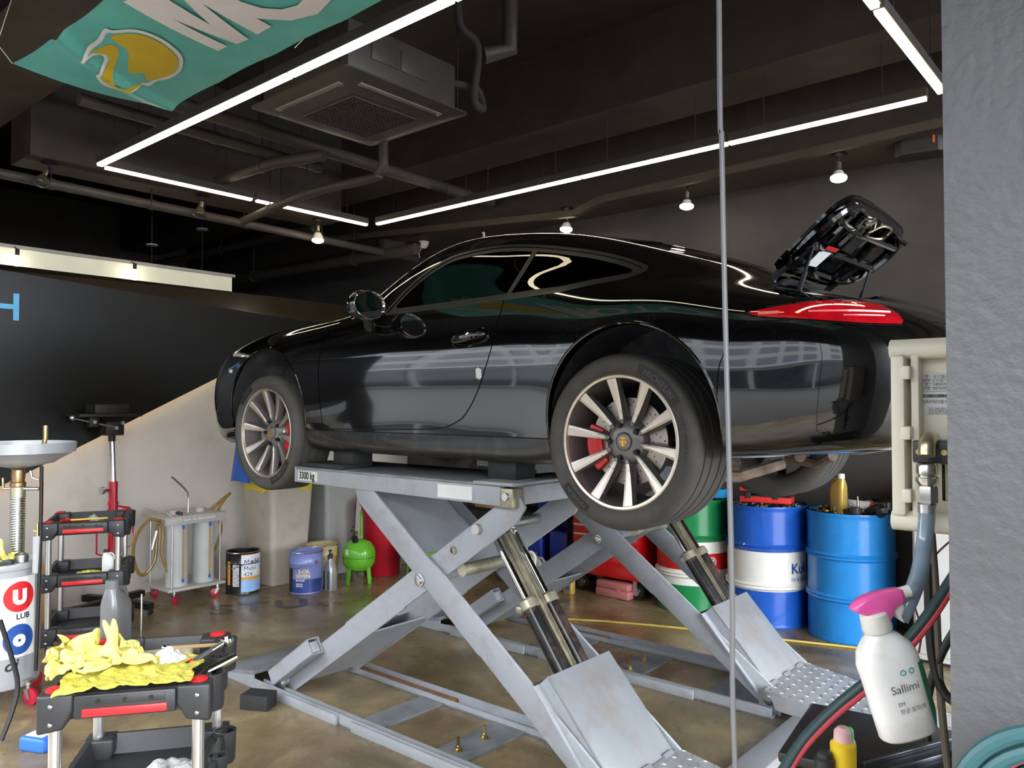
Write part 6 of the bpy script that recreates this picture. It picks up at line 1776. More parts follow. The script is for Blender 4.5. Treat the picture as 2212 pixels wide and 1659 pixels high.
def rag(b, c, rad, h, seed, n=44, m=18):
    """crumpled cloth heap: broad facets meeting in creases, wavy skirt"""
    from mathutils import noise as mn
    def fn(u, v):
        a = 2 * PI * u
        ca, sa = math.cos(a), math.sin(a)
        edge = 1 + .20 * mn.noise(Vector((ca * 1.4 + seed, sa * 1.4, 3))) + .10 * mn.noise(Vector((ca * 3 + seed, sa * 3, 9)))
        r_ = rad * v * edge
        q = Vector((ca * v * 1.5 + seed * 3.1, sa * v * 1.5 + seed, seed))
        d1, d2 = mn.voronoi(q * 1.25)[0][:2]
        d3 = mn.voronoi(q * 2.6 + Vector((7, 3, 1)))[0]
        facet = (1 - d1 * 1.05) * .75 + (1 - d3[0] * 1.2) * .22 + .25 * mn.noise(q * .9)
        env = max(0.0, 1 - v ** 2.4)
        z = h * env * (.28 + .78 * facet) + h * .10 * max(0, mn.noise(Vector((ca * 3.5 + seed, sa * 3.5, 1)))) * v
        k = .10 * rad * (d2 - d1 - .2) * env
        return Vector((c[0] + r_ * ca + k * ca, c[1] + r_ * sa + k * sa, c[2] + max(.003, z)))
    return b.grid(fn, n, m)
def sim_cloth(fn, n, boxes, frames):
    """lets a sheet fall in folds onto boxes with the cloth solver and returns the settled mesh"""
    me = bpy.data.meshes.new('sheet')
    vs = [fn(i / n, j / n) for j in range(n + 1) for i in range(n + 1)]
    fs = [(j * (n + 1) + i, j * (n + 1) + i + 1, (j + 1) * (n + 1) + i + 1, (j + 1) * (n + 1) + i) for j in range(n) for i in range(n)]
    me.from_pydata(vs, [], fs)
    o = bpy.data.objects.new('sheet', me); COL.objects.link(o)
    m = o.modifiers.new('cloth', 'CLOTH'); s = m.settings
    s.quality = 4; s.mass = .4; s.tension_stiffness = 5; s.compression_stiffness = 2; s.bending_stiffness = .02; s.air_damping = 1
    c = m.collision_settings; c.use_self_collision = True; c.self_distance_min = .004; c.distance_min = .004; c.collision_quality = 2
    m.point_cache.frame_start = 1; m.point_cache.frame_end = frames + 5
    cs = []
    for a, b_ in boxes:
        k = link('support', MB().bb(a, b_).mesh('support', smooth=0), M_WHP)
        k.modifiers.new('col', 'COLLISION'); k.collision.thickness_outer = .004; k.collision.cloth_friction = 20; cs.append(k)
    for f in range(1, frames + 1): sc.frame_set(f)
    dg = bpy.context.evaluated_depsgraph_get()
    out = [tuple(v.co) for v in o.evaluated_get(dg).to_mesh().vertices]
    for k in cs + [o]: bpy.data.objects.remove(k)
    sc.frame_set(1)
    res = bpy.data.meshes.new('cloth'); res.from_pydata(out, [], fs); res.shade_smooth()
    return res
from mathutils import noise as _mn
def _sheet1(u, v):
    return ((u - .5) * .30 + .03 * math.sin(v * 13 + 1), (v - .5) * .27 + .03 * math.sin(u * 12), .12 + .05 * math.sin(u * 17 + 3 * v) + .04 * math.sin(v * 15 + 4 * u) + .05 * _mn.noise(Vector((u * 4, v * 4, 1))))
def _sheet2(u, v):
    return ((u - .5) * .38 + .012 * math.sin(v * 12), (v - .5) * .29 + .02, .06 + .02 * math.sin(u * 19 + 2 * v) + .018 * math.sin(v * 15 + 3 * u))
ME_HEAP = sim_cloth(_sheet1, 40, [((-.4, -.3, -.2), (.4, .3, 0))], 46)
ME_FLAT = sim_cloth(_sheet2, 34, [((-.4, -.12, -.2), (.4, .4, 0))], 34)
def cloth(me, mat, loc, rz, lab, scl=(1, 1, 1)):
    me = me.copy(); me.transform(Matrix.Diagonal((*scl, 1)))
    o = link('cleaning_cloth', me, mat); o.location = loc; o.rotation_euler = (0, 0, rz)
    sm = o.modifiers.new('smooth', 'SUBSURF'); sm.levels = sm.render_levels = 1
    so = o.modifiers.new('thick', 'SOLIDIFY'); so.thickness = .002; so.offset = 1
    return tag(o, lab, 'cloth')
M_YEL = pm('yellow_microfibre', (.88, .80, .24), .9, var=.12, scale=14, bump=.5, bscale=220, stain=(.50, .42, .07), stain_amt=.45, stain_scale=7)
cloth(ME_HEAP, pm('mustard_cloth', (.55, .42, .10), .9, var=.2, bump=.4), (-5.95, 5.02, .69), R(40), 'mustard yellow cloth heaped on the red bin', (.85, .85, 1.2))

# gear oil exchanger trolley
t = thing('oil_exchanger', 'grey gear oil exchanger trolley with two tall tanks and coiled amber hose', 'oil exchanger', (-6.50, 3.32, 0), 0)
M_GOX = pm('grey_powder_coat', (.40, .39, .36), .4, var=.06)
b = MB(); b.bb((-.22, -.25, .105), (.22, .25, .13)); b.build('base_plate', M_GOX, t, bevel=.006)
b = MB(); b.bb((-.20, -.27, .695), (.20, .27, .715)); b.build('top_plate', M_GOX, t, bevel=.006)
b = MB(); b.bb((.185, -.27, .645), (.20, .27, .70)); fr = b.build('front_lip', M_GOX, t, bevel=.003)
b = MB(); b.bb((.2, -.13, .668), (.2015, .17, .697)); pl = b.build('name_plate', pm('grey_name_plate', (.33, .33, .31), .4), t)
text_obj('lettering', 'GEAR OIL EXCHANGER', .026, M_PAPER, pl, M=frame((.2022, -.122, .674), (0, 1, 0), (0, 0, 1)), bold=.0008, spacing=1.05)
for y in (-.115, .12):
    b = MB(); b.cyl((.08, y, .13), (.08, y, .695), .088, 32); tk = b.build('tank', pm('grey_tank', (.44, .44, .43), .35, var=.05), t)
    b = MB(); b.cyl((.170, y + .01, .19), (.170, y + .01, .62), .007, 8); b.build('sight_tube', pm('amber_tube', (.36, .22, .05), .3), tk)
    for z in (.18, .62):
        b = MB(); b.box((.170, y + .01, z), (.016, .02, .03)); b.build('sight_fitting', pm('blue_fitting', (.05, .10, .6), .4), tk, bevel=.003)
    b = MB(); b.cyl((.02, y, .715), (.02, y, .75), .04, 20); b.build('filler_neck', M_GOX, t)
for y in (-.21, .21):
    for x in (-.19, .19):
        b = MB(); b.cyl((x, y, .13), (x, y, .695), .006, 8); b.build('corner_rod', M_STEEL, t)
M_CW = pm('crimson_wheel', (.38, .01, .03), .35)
for i, (x, y) in enumerate(((-.19, -.19), (.19, -.19), (-.19, .19), (.19, .19))): caster(t, x, y, .105, .036, M_CW, R(40 + 70 * i))
b = MB(); b.tube([(-.2, -.25, .76), (.19, -.25, .75), (.2, -.22, .72)], .008, 8); b.build('push_handle', M_GOX, t)
b = MB(); b.tube(spline([(.0, .02, .715), (.0, .02, .86), (.02, -.03, .93), (.03, -.14, 1.03)], 6), .008, 8); b.build('suction_pipe', M_STEEL, t)
for px_, s_ in ((-.02, 1), (-.06, .8), (.04, .9)):
    b = MB(); b.cyl((px_ + .08, .05 * s_ - .15, .715), (px_ + .08, .05 * s_ - .15, .74), .018, 10); b.build('control_knob', M_DKP, t)
M_AMB = pm('amber_hose', (.24, .15, .03), .35, coat=.3)
b = MB(); b.tube(spline([(.06, -.24, .68), (.05, -.34, .69), (.06, -.44, .58), (.05, -.46, .42), (.06, -.42, .28), (.05, -.36, .26), (.06, -.29, .36), (.05, -.27, .52), (.06, -.27, .66), (.07, -.23, .60), (.07, -.24, .44), (.08, -.22, .34), (.09, -.19, .25)], 6), .013, 10); b.build('coiled_hose', M_AMB, t)
b = MB(); b.tube(spline([(-.05, .24, .70), (-.02, .30, .76), (-.02, .42, .84), (0, .36, .80), (.03, .28, .70), (.05, .30, .55), (.04, .27, .42), (.02, .25, .36)], 6), .013, 10); b.build('side_hose', M_AMB, t)
b = MB(); b.cyl((.06, -.315, .45), (.06, -.275, .60), .012, 10); b.build('hose_nozzle', M_STEEL, t)
# orange bottle behind it
jug((-6.72, 3.66, 0), R(60), 1.25, pm('clear_amber_bottle', (.45, .33, .3), .3), pm('orange_plastic', (.8, .22, .02), .4), 'small bottle with a bright orange cap between the oil exchanger and the black-and-white pail')

# transmission jack
JX, JY = -6.55, 2.74
t = thing('transmission_jack', 'tall transmission jack with red cylinder, chrome ram and black cradle head', 'jack', (JX, JY, 0), 0)
M_JR = pm('red_jack_enamel', (.42, .006, .02), .25, coat=.5)
b = MB(); b.cyl((0, 0, .06), (0, 0, .84), .036, 24); b.cyl((0, 0, .84), (0, 0, 1.02), .034, 24); b.cyl((0, 0, .83), (0, 0, .86), .04, 24); b.build('cylinder', M_JR, t)
b = MB(); b.cyl((0, 0, 1.0), (-.012, -.01, 1.36), .021, 20); b.build('chrome_ram', M_ROD, t)
b = MB(); b.cyl((0, -.03, .95), (.02, -.085, .955), .014, 14); b.cyl((.02, -.085, .955), (.024, -.105, .955), .03, 18); b.build('release_knob', M_STEEL, t)
b = MB(); b.tube([(0, -.03, .80), (.02, -.13, .72), (.02, -.13, .46), (0, -.03, .42)], .007, 8); b.tube([(0, .03, .82), (.02, .12, .80), (.02, .15, .77), (.02, .15, .50), (0, .03, .44)], .007, 8); b.build('grab_handle', M_JR, t)
for k in range(4):
    a = R(18 + 90 * k)
    b = MB(); c, s_ = math.cos(a), math.sin(a)
    L_ = .30 if k in (1, 2) else .42
    b.prism([(-.03 * s_, .03 * c, .05), (.03 * s_, -.03 * c, .05), (.03 * s_, -.03 * c, .10), (-.03 * s_, .03 * c, .10)], (0, 0, 0), (L_ * c, L_ * s_, -.01)); b.build('leg', M_BLKM, t)
    if k not in (1, 2): caster(t, (L_ - .03) * c, (L_ - .03) * s_, .075, .026, M_RUBBER, a)
h = Vector((-.012, -.01, 1.36))
b = MB(); b.cyl(h - Vector((0, 0, .02)), h + Vector((0, 0, .05)), .026, 16); b.bb((h.x - .06, h.y - .07, h.z + .03), (h.x + .06, h.y + .07, h.z + .14)); b.build('tilt_block', M_BLKM, t, bevel=.005)
b = MB(); b.bb((h.x - .14, h.y - .30, h.z + .18), (h.x + .14, h.y + .18, h.z + .205)); b.bb((h.x - .10, h.y - .17, h.z + .205), (h.x + .10, h.y + .09, h.z + .28)); b.build('cradle_plate', M_BLKM, t, bevel=.006)
b = MB(); b.bb((h.x + .02, h.y - .20, h.z + .10), (h.x + .08, h.y - .13, h.z + .18)); b.build('screw_block', M_BLKM, t, bevel=.004)
b = MB(); b.cyl((h.x + .06, h.y + .02, h.z + .09), (h.x + .06, h.y - .30, h.z + .17), .007, 8); b.sphere((h.x + .06, h.y - .32, h.z + .175), .022, 10, 8); b.build('adjusting_screw', M_STEEL, t)
for y, z in ((0, .09), (-.165, .14), (.05, .13)):
    b = MB(); b.cyl((h.x + .05, h.y + y, h.z + z), (h.x + .085, h.y + y, h.z + z), .015, 14); b.build('bright_bolt', M_STEEL, t)

# painted letters on the floor beyond the pails
def floor_text(v): return v
q0, q1 = at(600, 1288, Z=0), at(435, 1298, Z=0)
fx = (q1 - q0).normalized(); fy = Vector((fx.y, -fx.x, 0))
tag(text_obj('floor_lettering', 'STU', .40, pm('dark_floor_paint', (.05, .05, .055), .3, var=.3), None, M=frame((-5.80, 3.16, .002), (.5, .86, 0), (-.86, .5, 0)), bold=.012, spacing=1.15), 'worn dark painted letters on the floor in front of the pails', 'floor lettering')
# ---------------------------------------------------------------- tool trolleys
M_CART = pm('black_cart_plastic', (.028, .028, .030), .42, var=.15, bump=.06, bscale=120)
M_ALU = pm('aluminium_tube', (.62, .61, .58), .28, .9, var=.06)
M_REDP = pm('red_cart_plastic', (.62, .02, .025), .35, var=.05)
def cart(loc, ang, lab, zs=(.76, .42, .10), W=.41, Dp=.50):
    t = thing('tool_trolley', lab, 'tool trolley', (loc[0], loc[1], 0), ang, 'black tool trolleys')
    for iz, z in enumerate(zs):
        x0, x1, y0, y1 = -.035, W + .035, -.035, Dp + .035
        b = MB()
        loop_stack(b, [rrect(x0 + .03, x1 - .03, y0 + .03, y1 - .03, .03, z - .085), rrect(x0 + .012, x1 - .012, y0 + .012, y1 - .012, .03, z - .07), rrect(x0, x1, y0, y1, .035, z), rrect(x0 + .02, x1 - .02, y0 + .02, y1 - .02, .03, z + .002), rrect(x0 + .04, x1 - .04, y0 + .04, y1 - .04, .03, z - .065)])
        tr = b.build('tray', M_CART, t, smooth=40)
        # corner blocks round the posts
        for x, y in ((0, 0), (W, 0), (0, Dp), (W, Dp)):
            b = MB(); sx = 1 if x == 0 else -1; sy = 1 if y == 0 else -1
            b.prism([(x - sx * .042, y - sy * .044, z + .004), (x + sx * .06, y - sy * .044, z + .004), (x + sx * .06, y - sy * .044, z - .05), (x + sx * .03, y - sy * .044, z - .105), (x - sx * .042, y - sy * .044, z - .115)], (0, 0, 0), (0, sy * .09, 0))
            cb = b.build('corner_block', M_CART, t, bevel=.010, segs=3)
            for dz in (-.03, -.085):
                b = MB(); b.sphere((x - sx * .002, y - sy * .045, z + dz), .0075, 10, 6, (1, .5, 1)); b.build('rivet', M_STEEL, cb)
            if iz == 0:
                b = MB(); b.lathe([(.028, z + .003), (.029, z + .008), (.022, z + .013), (.001, z + .014)], 24, c=(x, y, 0)); b.build('post_cap', M_REDP, t)
        b = MB(); b.bb((.06, y0 - .012, z - .075), (W - .06, y0 + .01, z - .002)); b.build('front_rail', M_CART, t, bevel=.008)
        b = MB()
        b.bb((.085, y0 - .016, z - .068), (W - .085, y0 - .010, z - .043)); rs = b.build('red_strip', M_REDP, t, bevel=.003)
        b = MB(); b.bb((.09, y0 - .0145, z - .034), (W - .09, y0 - .011, z - .010)); hp = b.build('handle_recess', M_DKP, t, bevel=.003)
        for x in (.13, W / 2, W - .13):
            b = MB(); b.cyl((x, y0 - .017, z - .022), (x, y0 - .013, z - .022), .007, 12); b.build('screw_head', M_BLKM, hp)
        # holder end with cups
        xe = W - .012
        b = MB(); b.bb((xe - .01, y0 + .06, z - .10), (xe + .05, y1 - .06, z - .012)); b.build('holder_end', M_CART, t, bevel=.01)
        for y in (y0 + .09, (y0 + y1) / 2 - .02, y1 - .09):
            b = MB(); r_ = .038 if y != (y0 + y1) / 2 - .02 else .03
            b.lathe([(.001, z - .11), (r_ - .004, z - .11), (r_, z - .10), (r_ + .003, z + .006), (r_ - .004, z + .006), (r_ - .007, z - .10), (.001, z - .10)], 24, c=(xe + .045, y, 0)); b.build('cup_holder', M_CART, t, smooth=50)
    for x, y in ((0, 0), (W, 0), (0, Dp), (W, Dp)):
        for a, c in zip(zs[1:], zs[:-1]):
            b = MB(); b.cyl((x, y, a - .02), (x, y, c - .09), .019, 20); b.build('post', M_ALU, t)
        caster(t, x, y, zs[-1] - .03, .032, M_RUBBER, R(30) + x * 3)
    return t
CA = math.atan2(.334, .24)
NC = (-2.64, .942)
cart(NC, CA, 'black tool trolley with red corner caps and a heap of yellow cloths')
cart((-5.68, 1.97), R(62), 'black three-shelf tool trolley standing in front of the red jack', zs=(.86, .52, .17))
def NL(x, y, z=0):   # point on the near trolley
    c, s_ = math.cos(CA), math.sin(CA)
    return Vector((NC[0] + x * c - y * s_, NC[1] + x * s_ + y * c, z))
ZC = .70
# cloths
cloth(ME_HEAP, M_YEL, NL(.13, .18, .782), CA + R(20), 'crumpled bright yellow cloth on top of the near trolley heap', (.90, .95, 1.6))
cloth(ME_FLAT, pm('soiled_yellow_cloth', (.62, .55, .08), .9, var=.2, scale=12, bump=.5, bscale=200, stain=(.3, .27, .08), stain_amt=.6, stain_scale=9), NL(.20, .066, .768), CA, 'soiled yellow cloth spread flat under the bright one on the trolley')
b = MB(); rag(b, NL(.29, .19, .775), .06, .06, 1.7, 40, 14); tag(b.build('paper_towel', M_PAPER, smooth=60), 'small white paper towel tucked into the yellow cloths on the trolley', 'paper towel')
# ratchet
t = thing('ratchet', 'chrome ratchet wrench with a red and black grip leaning on the trolley edge', 'ratchet', NL(.33, .12, .745), 0, w=True)
p0, p1 = NL(.31, .09, .752), NL(.47, .235, .815)
d = (p1 - p0).normalized()
b = MB(); b.cyl(p0, p0 + d * .075, .013, 14); b.build('grip', M_DKP, t)
b = MB(); b.cyl(p0 + d * .073, p0 + d * .085, .0135, 14); b.build('grip_ring', M_REDP, t)
b = MB(); b.cyl(p0 + d * .083, p0 + d * .165, .0105, 14, .008); b.build('shank', pm('grey_grip', (.07, .07, .075), .4), t)
b = MB(); Mx = frame(p1, d, d.cross(Vector((0, 0, 1)))); b.lathe([(.001, -.012), (.018, -.012), (.022, -.006), (.022, .006), (.018, .012), (.001, .012)], 24, M=Mx); b.cyl(p0 + d * .16, p1, .009, 12); b.cyl(p1 - (Mx.to_3x3() @ Vector((0, 0, .02))), p1 + (Mx.to_3x3() @ Vector((0, 0, .02))), .008, 8); b.build('head', M_CHROME, t)
# screwdriver standing in the tray
t = thing('screwdriver', 'long screwdriver with a dark handle standing upright in the trolley', 'screwdriver', NL(.13, .42, .70), 0, w=True)
b = MB(); q = NL(.16, .40, .70); b.lathe([(.001, 0), (.012, 0), (.014, .02), (.011, .06), (.014, .085), (.009, .10)], 14, c=q); b.build('handle', M_DKP, t)
b = MB(); b.cyl(q + Vector((0, 0, .10)), q + Vector((0, 0, .255)), .0028, 8); b.build('blade', M_STEEL, t)
# grey oil bottle behind the cloths
q = at(250, 1408, Z=.70); q = Vector((q.x, q.y, .70))
jug(q, CA + R(70), 1.12, pm('grey_oil_plastic', (.16, .16, .165), .3, .3, var=.08), pm('dark_grey_cap', (.12, .12, .125), .4), 'silver grey oil bottle with a dark ribbed cap standing behind the yellow cloths')
# chrome socket, tan block, hammer shaft, small parts
t = thing('socket', 'shiny chrome deep socket resting across the cup holder of the near trolley', 'socket', NL(.50, .06, .765), 0, w=True)
p0, p1 = NL(.43, .06, .768), NL(.515, .09, .80); b = MB(); b.cyl(p0, p1, .0135, 20); b.build('sleeve', M_CHROME, t)
b = MB(); b.cyl(p1 - (p1 - p0) * .02, p1 + (p1 - p0) * .01, .010, 12); b.build('drive_hole', M_GAP, t)
t = thing('sanding_block', 'tan block with a black face lying in the near trolley tray', 'block', NL(.26, .33, .695), CA + R(6))
b = MB(); b.box((0, 0, .035), (.17, .09, .07)); b.build('block', pm('tan_block', (.55, .45, .30), .6, var=.08), t, bevel=.015, segs=3)
b = MB(); b.bb((-.07, -.047, .012), (.03, -.044, .06)); b.build('black_face', M_DKP, t)
t = thing('hammer', 'small hammer with a wooden shaft lying in the near trolley', 'hammer', NL(.35, .42, .72), 0, w=True)
p0, p1 = NL(.25, .36, .765), NL(.42, .40, .755); b = MB(); b.cyl(p0, p1, .009, 12, .007); b.build('shaft', pm('wood_shaft', (.40, .26, .12), .5), t)
b = MB(); b.sphere(p0, .017, 14, 10); b.build('ball_head', M_CHROME, t)
b = MB(); 
tag(MB().box((0, 0, 0), (.05, .012, .006)).build('steel_strip', M_STEEL), 'small bright steel strip at the edge of the near trolley', 'steel strip').location = NL(.385, .03, .757)
t = thing('glove', 'black rubber glove lying in the far corner of the near trolley tray', 'glove', NL(.20, .44, .70), CA)
b = MB(); b.box((0, 0, .012), (.10, .09, .02)); b.build('palm', M_RUBBER, t, bevel=.009, segs=3)
for k in range(4):
    b = MB(); b.tube([(.04, -.034 + .022 * k, .014), (.08, -.036 + .024 * k, .024), (.115, -.038 + .025 * k, .014)], .009, 8); b.build('finger', M_RUBBER, t)
b = MB(); b.tube([(-.01, -.04, .014), (.02, -.075, .018), (.045, -.085, .014)], .010, 8); b.build('thumb', M_RUBBER, t)
# clear bag on the lower shelf
b = MB(); rag(b, NL(.30, .22, .36), .14, .10, 6.2, 60, 20); tag(b.build('plastic_bag', pm('crinkled_clear_film', (.75, .75, .74), .12, .35, var=.2, scale=20, bump=.6, bscale=40), smooth=30), 'crinkled clear plastic bag on the lower shelf of the near trolley', 'plastic bag')
b = MB(); rag(b, NL(.12, .15, .36), .12, .03, 3.2, 40, 12); tag(b.build('cardboard_scrap', pm('grey_card', (.12, .115, .11), .8), smooth=60), 'dark scrap of card beside the plastic bag on the lower shelf', 'cardboard')
# things in the far trolley
c34, s34 = math.cos(R(62)), math.sin(R(62))
def FL(x, y, z): return Vector((-5.68 + x * c34 - y * s34, 1.97 + x * s34 + y * c34, z))
t = thing('pliers', 'red-handled pliers in the top tray of the trolley by the jack', 'pliers', FL(.16, .2, .80), 0, w=True)
b = MB(); b.tube([FL(.05, .12, .855), FL(.12, .18, .845), FL(.2, .24, .83)], .010, 8); b.tube([FL(.07, .22, .85), FL(.13, .2, .845), FL(.2, .24, .83)], .010, 8); b.build('grips', M_REDP, t)
b = MB(); b.cyl(FL(.2, .24, .83), FL(.26, .28, .82), .012, 8, .005); b.build('jaws', M_STEEL, t)
b = MB(); rag(b, FL(.22, .30, .80), .08, .09, 5.5, 40, 12); tag(b.build('plastic_wrap', pm('clear_wrap', (.5, .47, .42), .3, .1), smooth=40), 'crumpled clear wrap in the top tray of the trolley by the jack', 'plastic wrap')
b = MB(); b.cyl(FL(.12, .05, .866), FL(.34, .06, .868), .006, 8); tag(b.build('tape_measure', pm('yellow_rule', (.7, .58, .12), .5)), 'thin yellow rule lying on the top tray of the trolley by the jack', 'rule')
b = MB(); rag(b, FL(.22, .2, .46), .10, .05, 7.3, 40, 12); tag(b.build('sponge_cloth', pm('yellow_sponge', (.7, .66, .12), .8), smooth=60), 'yellow sponge cloth on the middle shelf of the trolley by the jack', 'cloth')
jug(FL(.33, .22, .455), R(60), .7, M_WHP, M_DKP, 'small white bottle on the middle shelf of the trolley by the jack')

# ---------------------------------------------------------------- oil drainer at the left
OX, OY = -5.02, 1.50
t = thing('oil_drainer', 'grey waste oil drainer with a wide funnel pan on a spring-wrapped pole', 'oil drainer', (OX, OY, 0), 0)
M_OD = pm('grey_drainer_paint', (.36, .375, .39), .35, var=.07, coat=.2)
b = MB(); b.lathe([(.001, .10), (.185, .10), (.195, .12), (.195, .735), (.205, .74), (.208, .755), (.205, .77), (.185, .772), (.18, .745), (.001, .745)], 48); b.build('tank', M_OD, t, smooth=45)
pc = at(38, 1100, D=4.42); px_, py_ = pc.x - OX, pc.y - OY
b = MB(); b.lathe([(.001, 1.285), (.05, 1.285), (.18, 1.31), (.20, 1.325), (.27, 1.365), (.285, 1.37), (.288, 1.425), (.278, 1.425), (.27, 1.38), (.05, 1.30), (.001, 1.295)], 64, c=(px_, py_, 0)); b.build('funnel_pan', pm('grey_pan', (.42, .44, .46), .3, .2, var=.06), t, smooth=40)
b = MB(); b.cyl((px_, py_, .75), (px_, py_, 1.12), .028, 20); b.build('pole', M_STEEL, t)
b = MB(); b.tube([(px_ + .036 * math.cos(k * .5), py_ + .036 * math.sin(k * .5), .76 + .36 * k / 330) for k in range(331)], .0035, 6); b.build('spring', pm('zinc_spring', (.62, .62, .52), .3, .9), t)
b = MB(); b.cyl((px_, py_, 1.12), (px_, py_, 1.175), .038, 20); b.build('collar', pm('zinc_collar', (.55, .52, .38), .35, .8), t)
b = MB(); b.lathe([(.034, 1.175), (.04, 1.18), (.04, 1.20), (.033, 1.205), (.036, 1.24), (.033, 1.27), (.04, 1.275), (.03, 1.29)], 20, c=(px_, py_, 0)); b.build('brass_union', pm('bronze_union', (.42, .28, .14), .3, .9), t)
vr_ = Vector((.76, .65, 0))
q = Vector((px_, py_, 1.165)); b = MB(); b.cyl(q, q + vr_ * .12, .010, 12); b.build('outlet_barb', M_STEEL, t)
b = MB(); b.tube([q + vr_ * .07 + Vector((0, 0, .10)), q + vr_ * .08 + Vector((0, 0, .06)), q + vr_ * .12 + Vector((0, 0, .05))], .007, 8); b.build('valve_lever', M_STEEL, t)
b = MB(); b.tube([q + vr_ * .12 + Vector((0, 0, .05)), q + vr_ * .135 + Vector((0, 0, .03)), q + vr_ * .135 - Vector((0, 0, .15))], .009, 8); b.build('lever_sleeve', pm('orange_sleeve', (.75, .16, .03), .45), t)
b = MB(); b.tube([q, q - vr_ * .08, q - vr_ * .085 + Vector((0, 0, .06))], .008, 8); b.build('side_pipe', pm('bronze_union', (.42, .28, .14), .3, .9), t)
q = Vector((px_, py_, 1.42)) + vr_ * .13; b = MB(); b.tube([q - Vector((0, 0, .06)), q + vr_ * .02 + Vector((0, 0, .03)), q + vr_ * .02 + Vector((0, 0, .10))], .013, 10); b.build('brass_elbow', M_BRASS, t)
q = at(87, 1200, D=4.3); lx, ly = q.x - OX, q.y - OY
b = MB(); b.tube([(lx - .0, ly, 1.30), (lx, ly, .9), (lx + .02, ly - .02, .2)], .010, 8); b.build('steel_rod', M_BLKM, t)
q = at(80, 1200, D=4.3); lx, ly = q.x - OX, q.y - OY
b = MB(); b.cyl((lx, ly, .72), (lx, ly, .92), .022, 16); b.build('tool_tube', M_OD, t)
b = MB(); b.cyl((lx, ly, .92), (lx, ly, .99), .007, 10); b.cyl((lx - .02, ly - .01, .95), (lx, ly, .94), .006, 8); b.build('brass_probe', M_BRASS, t)
a = view_ang(OX, OY)
patch(0, 0, .1965, a - .05, a + .95, .27, .70, 'label_panel', M_WHP, t)
f_ = on_cyl(0, 0, .1975, a + .48, .595)
b = MB(); b.lathe([(.001, 0), (.045, 0), (.082, 0)], 40); e = MB(); e.add([f_(Vector((v[0], v[1], 0))) for v in b.v], b.f); e.build('red_disc', pm('label_red', (.68, .02, .025), .4), t)
f2 = on_cyl(0, 0, .1975, a + .48, .365)
e = MB(); e.add([f2(Vector((v[0], v[1], 0))) for v in b.v], b.f); e.build('blue_disc', pm('label_blue', (.02, .08, .33), .4), t)
text_obj('lettering', 'U', .10, M_WHP, t, fn=on_cyl(0, 0, .1985, a + .48, .56), bold=.008, align='CENTER')
text_obj('lettering', 'LUB', .042, M_INK, t, fn=on_cyl(0, 0, .1985, a + .38, .475), bold=.001)
text_obj('lettering', 'o', .11, M_WHP, t, fn=on_cyl(0, 0, .1985, a + .48, .335), bold=.008, align='CENTER')
text_obj('lettering', 'oi', .085, M_INK, t, fn=on_cyl(0, 0, .1985, a + .10, .205), bold=.002, shear=.25)
b = MB(); b.grid(lambda u, v: f_(Vector((-.14 + .015 * u, -.27 + .32 * v, .0))), 2, 2); b.build('sight_glass', pm('sight_glass_dark', (.02, .02, .04), .1, coat=.8), t)
for k in range(4):
    an = a + R(40 + 90 * k); caster(t, .21 * math.cos(an), .21 * math.sin(an), .13, .045, M_CW, an)
    b = MB(); b.box((.19 * math.cos(an), .19 * math.sin(an), .135), (.10, .05, .012), rz=an); b.build('caster_plate', M_STEEL, t)
cloth(ME_HEAP, M_YEL, (OX + .03, OY - .03, .775), R(110), 'yellow cloth heaped on the oil drainer tank', (.95, .95, 1.3))
b = MB(); b.lathe([(.001, 0), (.035, 0), (.035, .04), (.03, .045), (.03, .01), (.001, .01)], 20, c=(OX + .13, OY + .06, .772)); tag(b.build('steel_cup', M_STEEL), 'small steel cup beside the yellow cloth on the oil drainer', 'cup')
pts = [at(0, 1340, D=4.0), at(25, 1420, D=3.95), at(38, 1480, D=3.9), at(25, 1540, D=3.85), at(2, 1600, D=3.8)]
b = MB(); b.tube(spline(pts, 8), .012, 8); tag(b.build('rubber_hose', M_RUBBER), 'black rubber hose looping down in front of the grey oil drainer', 'hose')
carton((-6.62, 2.08, 0), (.3, .36, .42), R(5), 'brown cardboard box on the floor behind the trolley')
carton((-6.45, 1.50, 0), (.5, .4, .78), R(-4), 'taller brown cardboard box behind the oil drainer')
# blue packet on the floor
p = at(84, 1618, Z=0)
t = thing('tissue_pack', 'small blue packet with a white label lying on the floor by the near trolley', 'packet', (p.x, p.y, 0), R(25))
b = MB(); b.box((0, 0, .035), (.15, .10, .07)); b.build('packet', pm('blue_packet', (.03, .14, .55), .4, var=.1), t, bevel=.018, segs=3)
b = MB(); b.box((0, 0, .0715), (.10, .06, .002)); b.build('label_print', M_PAPER, t)
b = MB(); b.box((-.04, .05, .075), (.03, .02, .01)); b.build('yellow_tab', pm('yellow_plastic', (.7, .5, .03), .4), t)

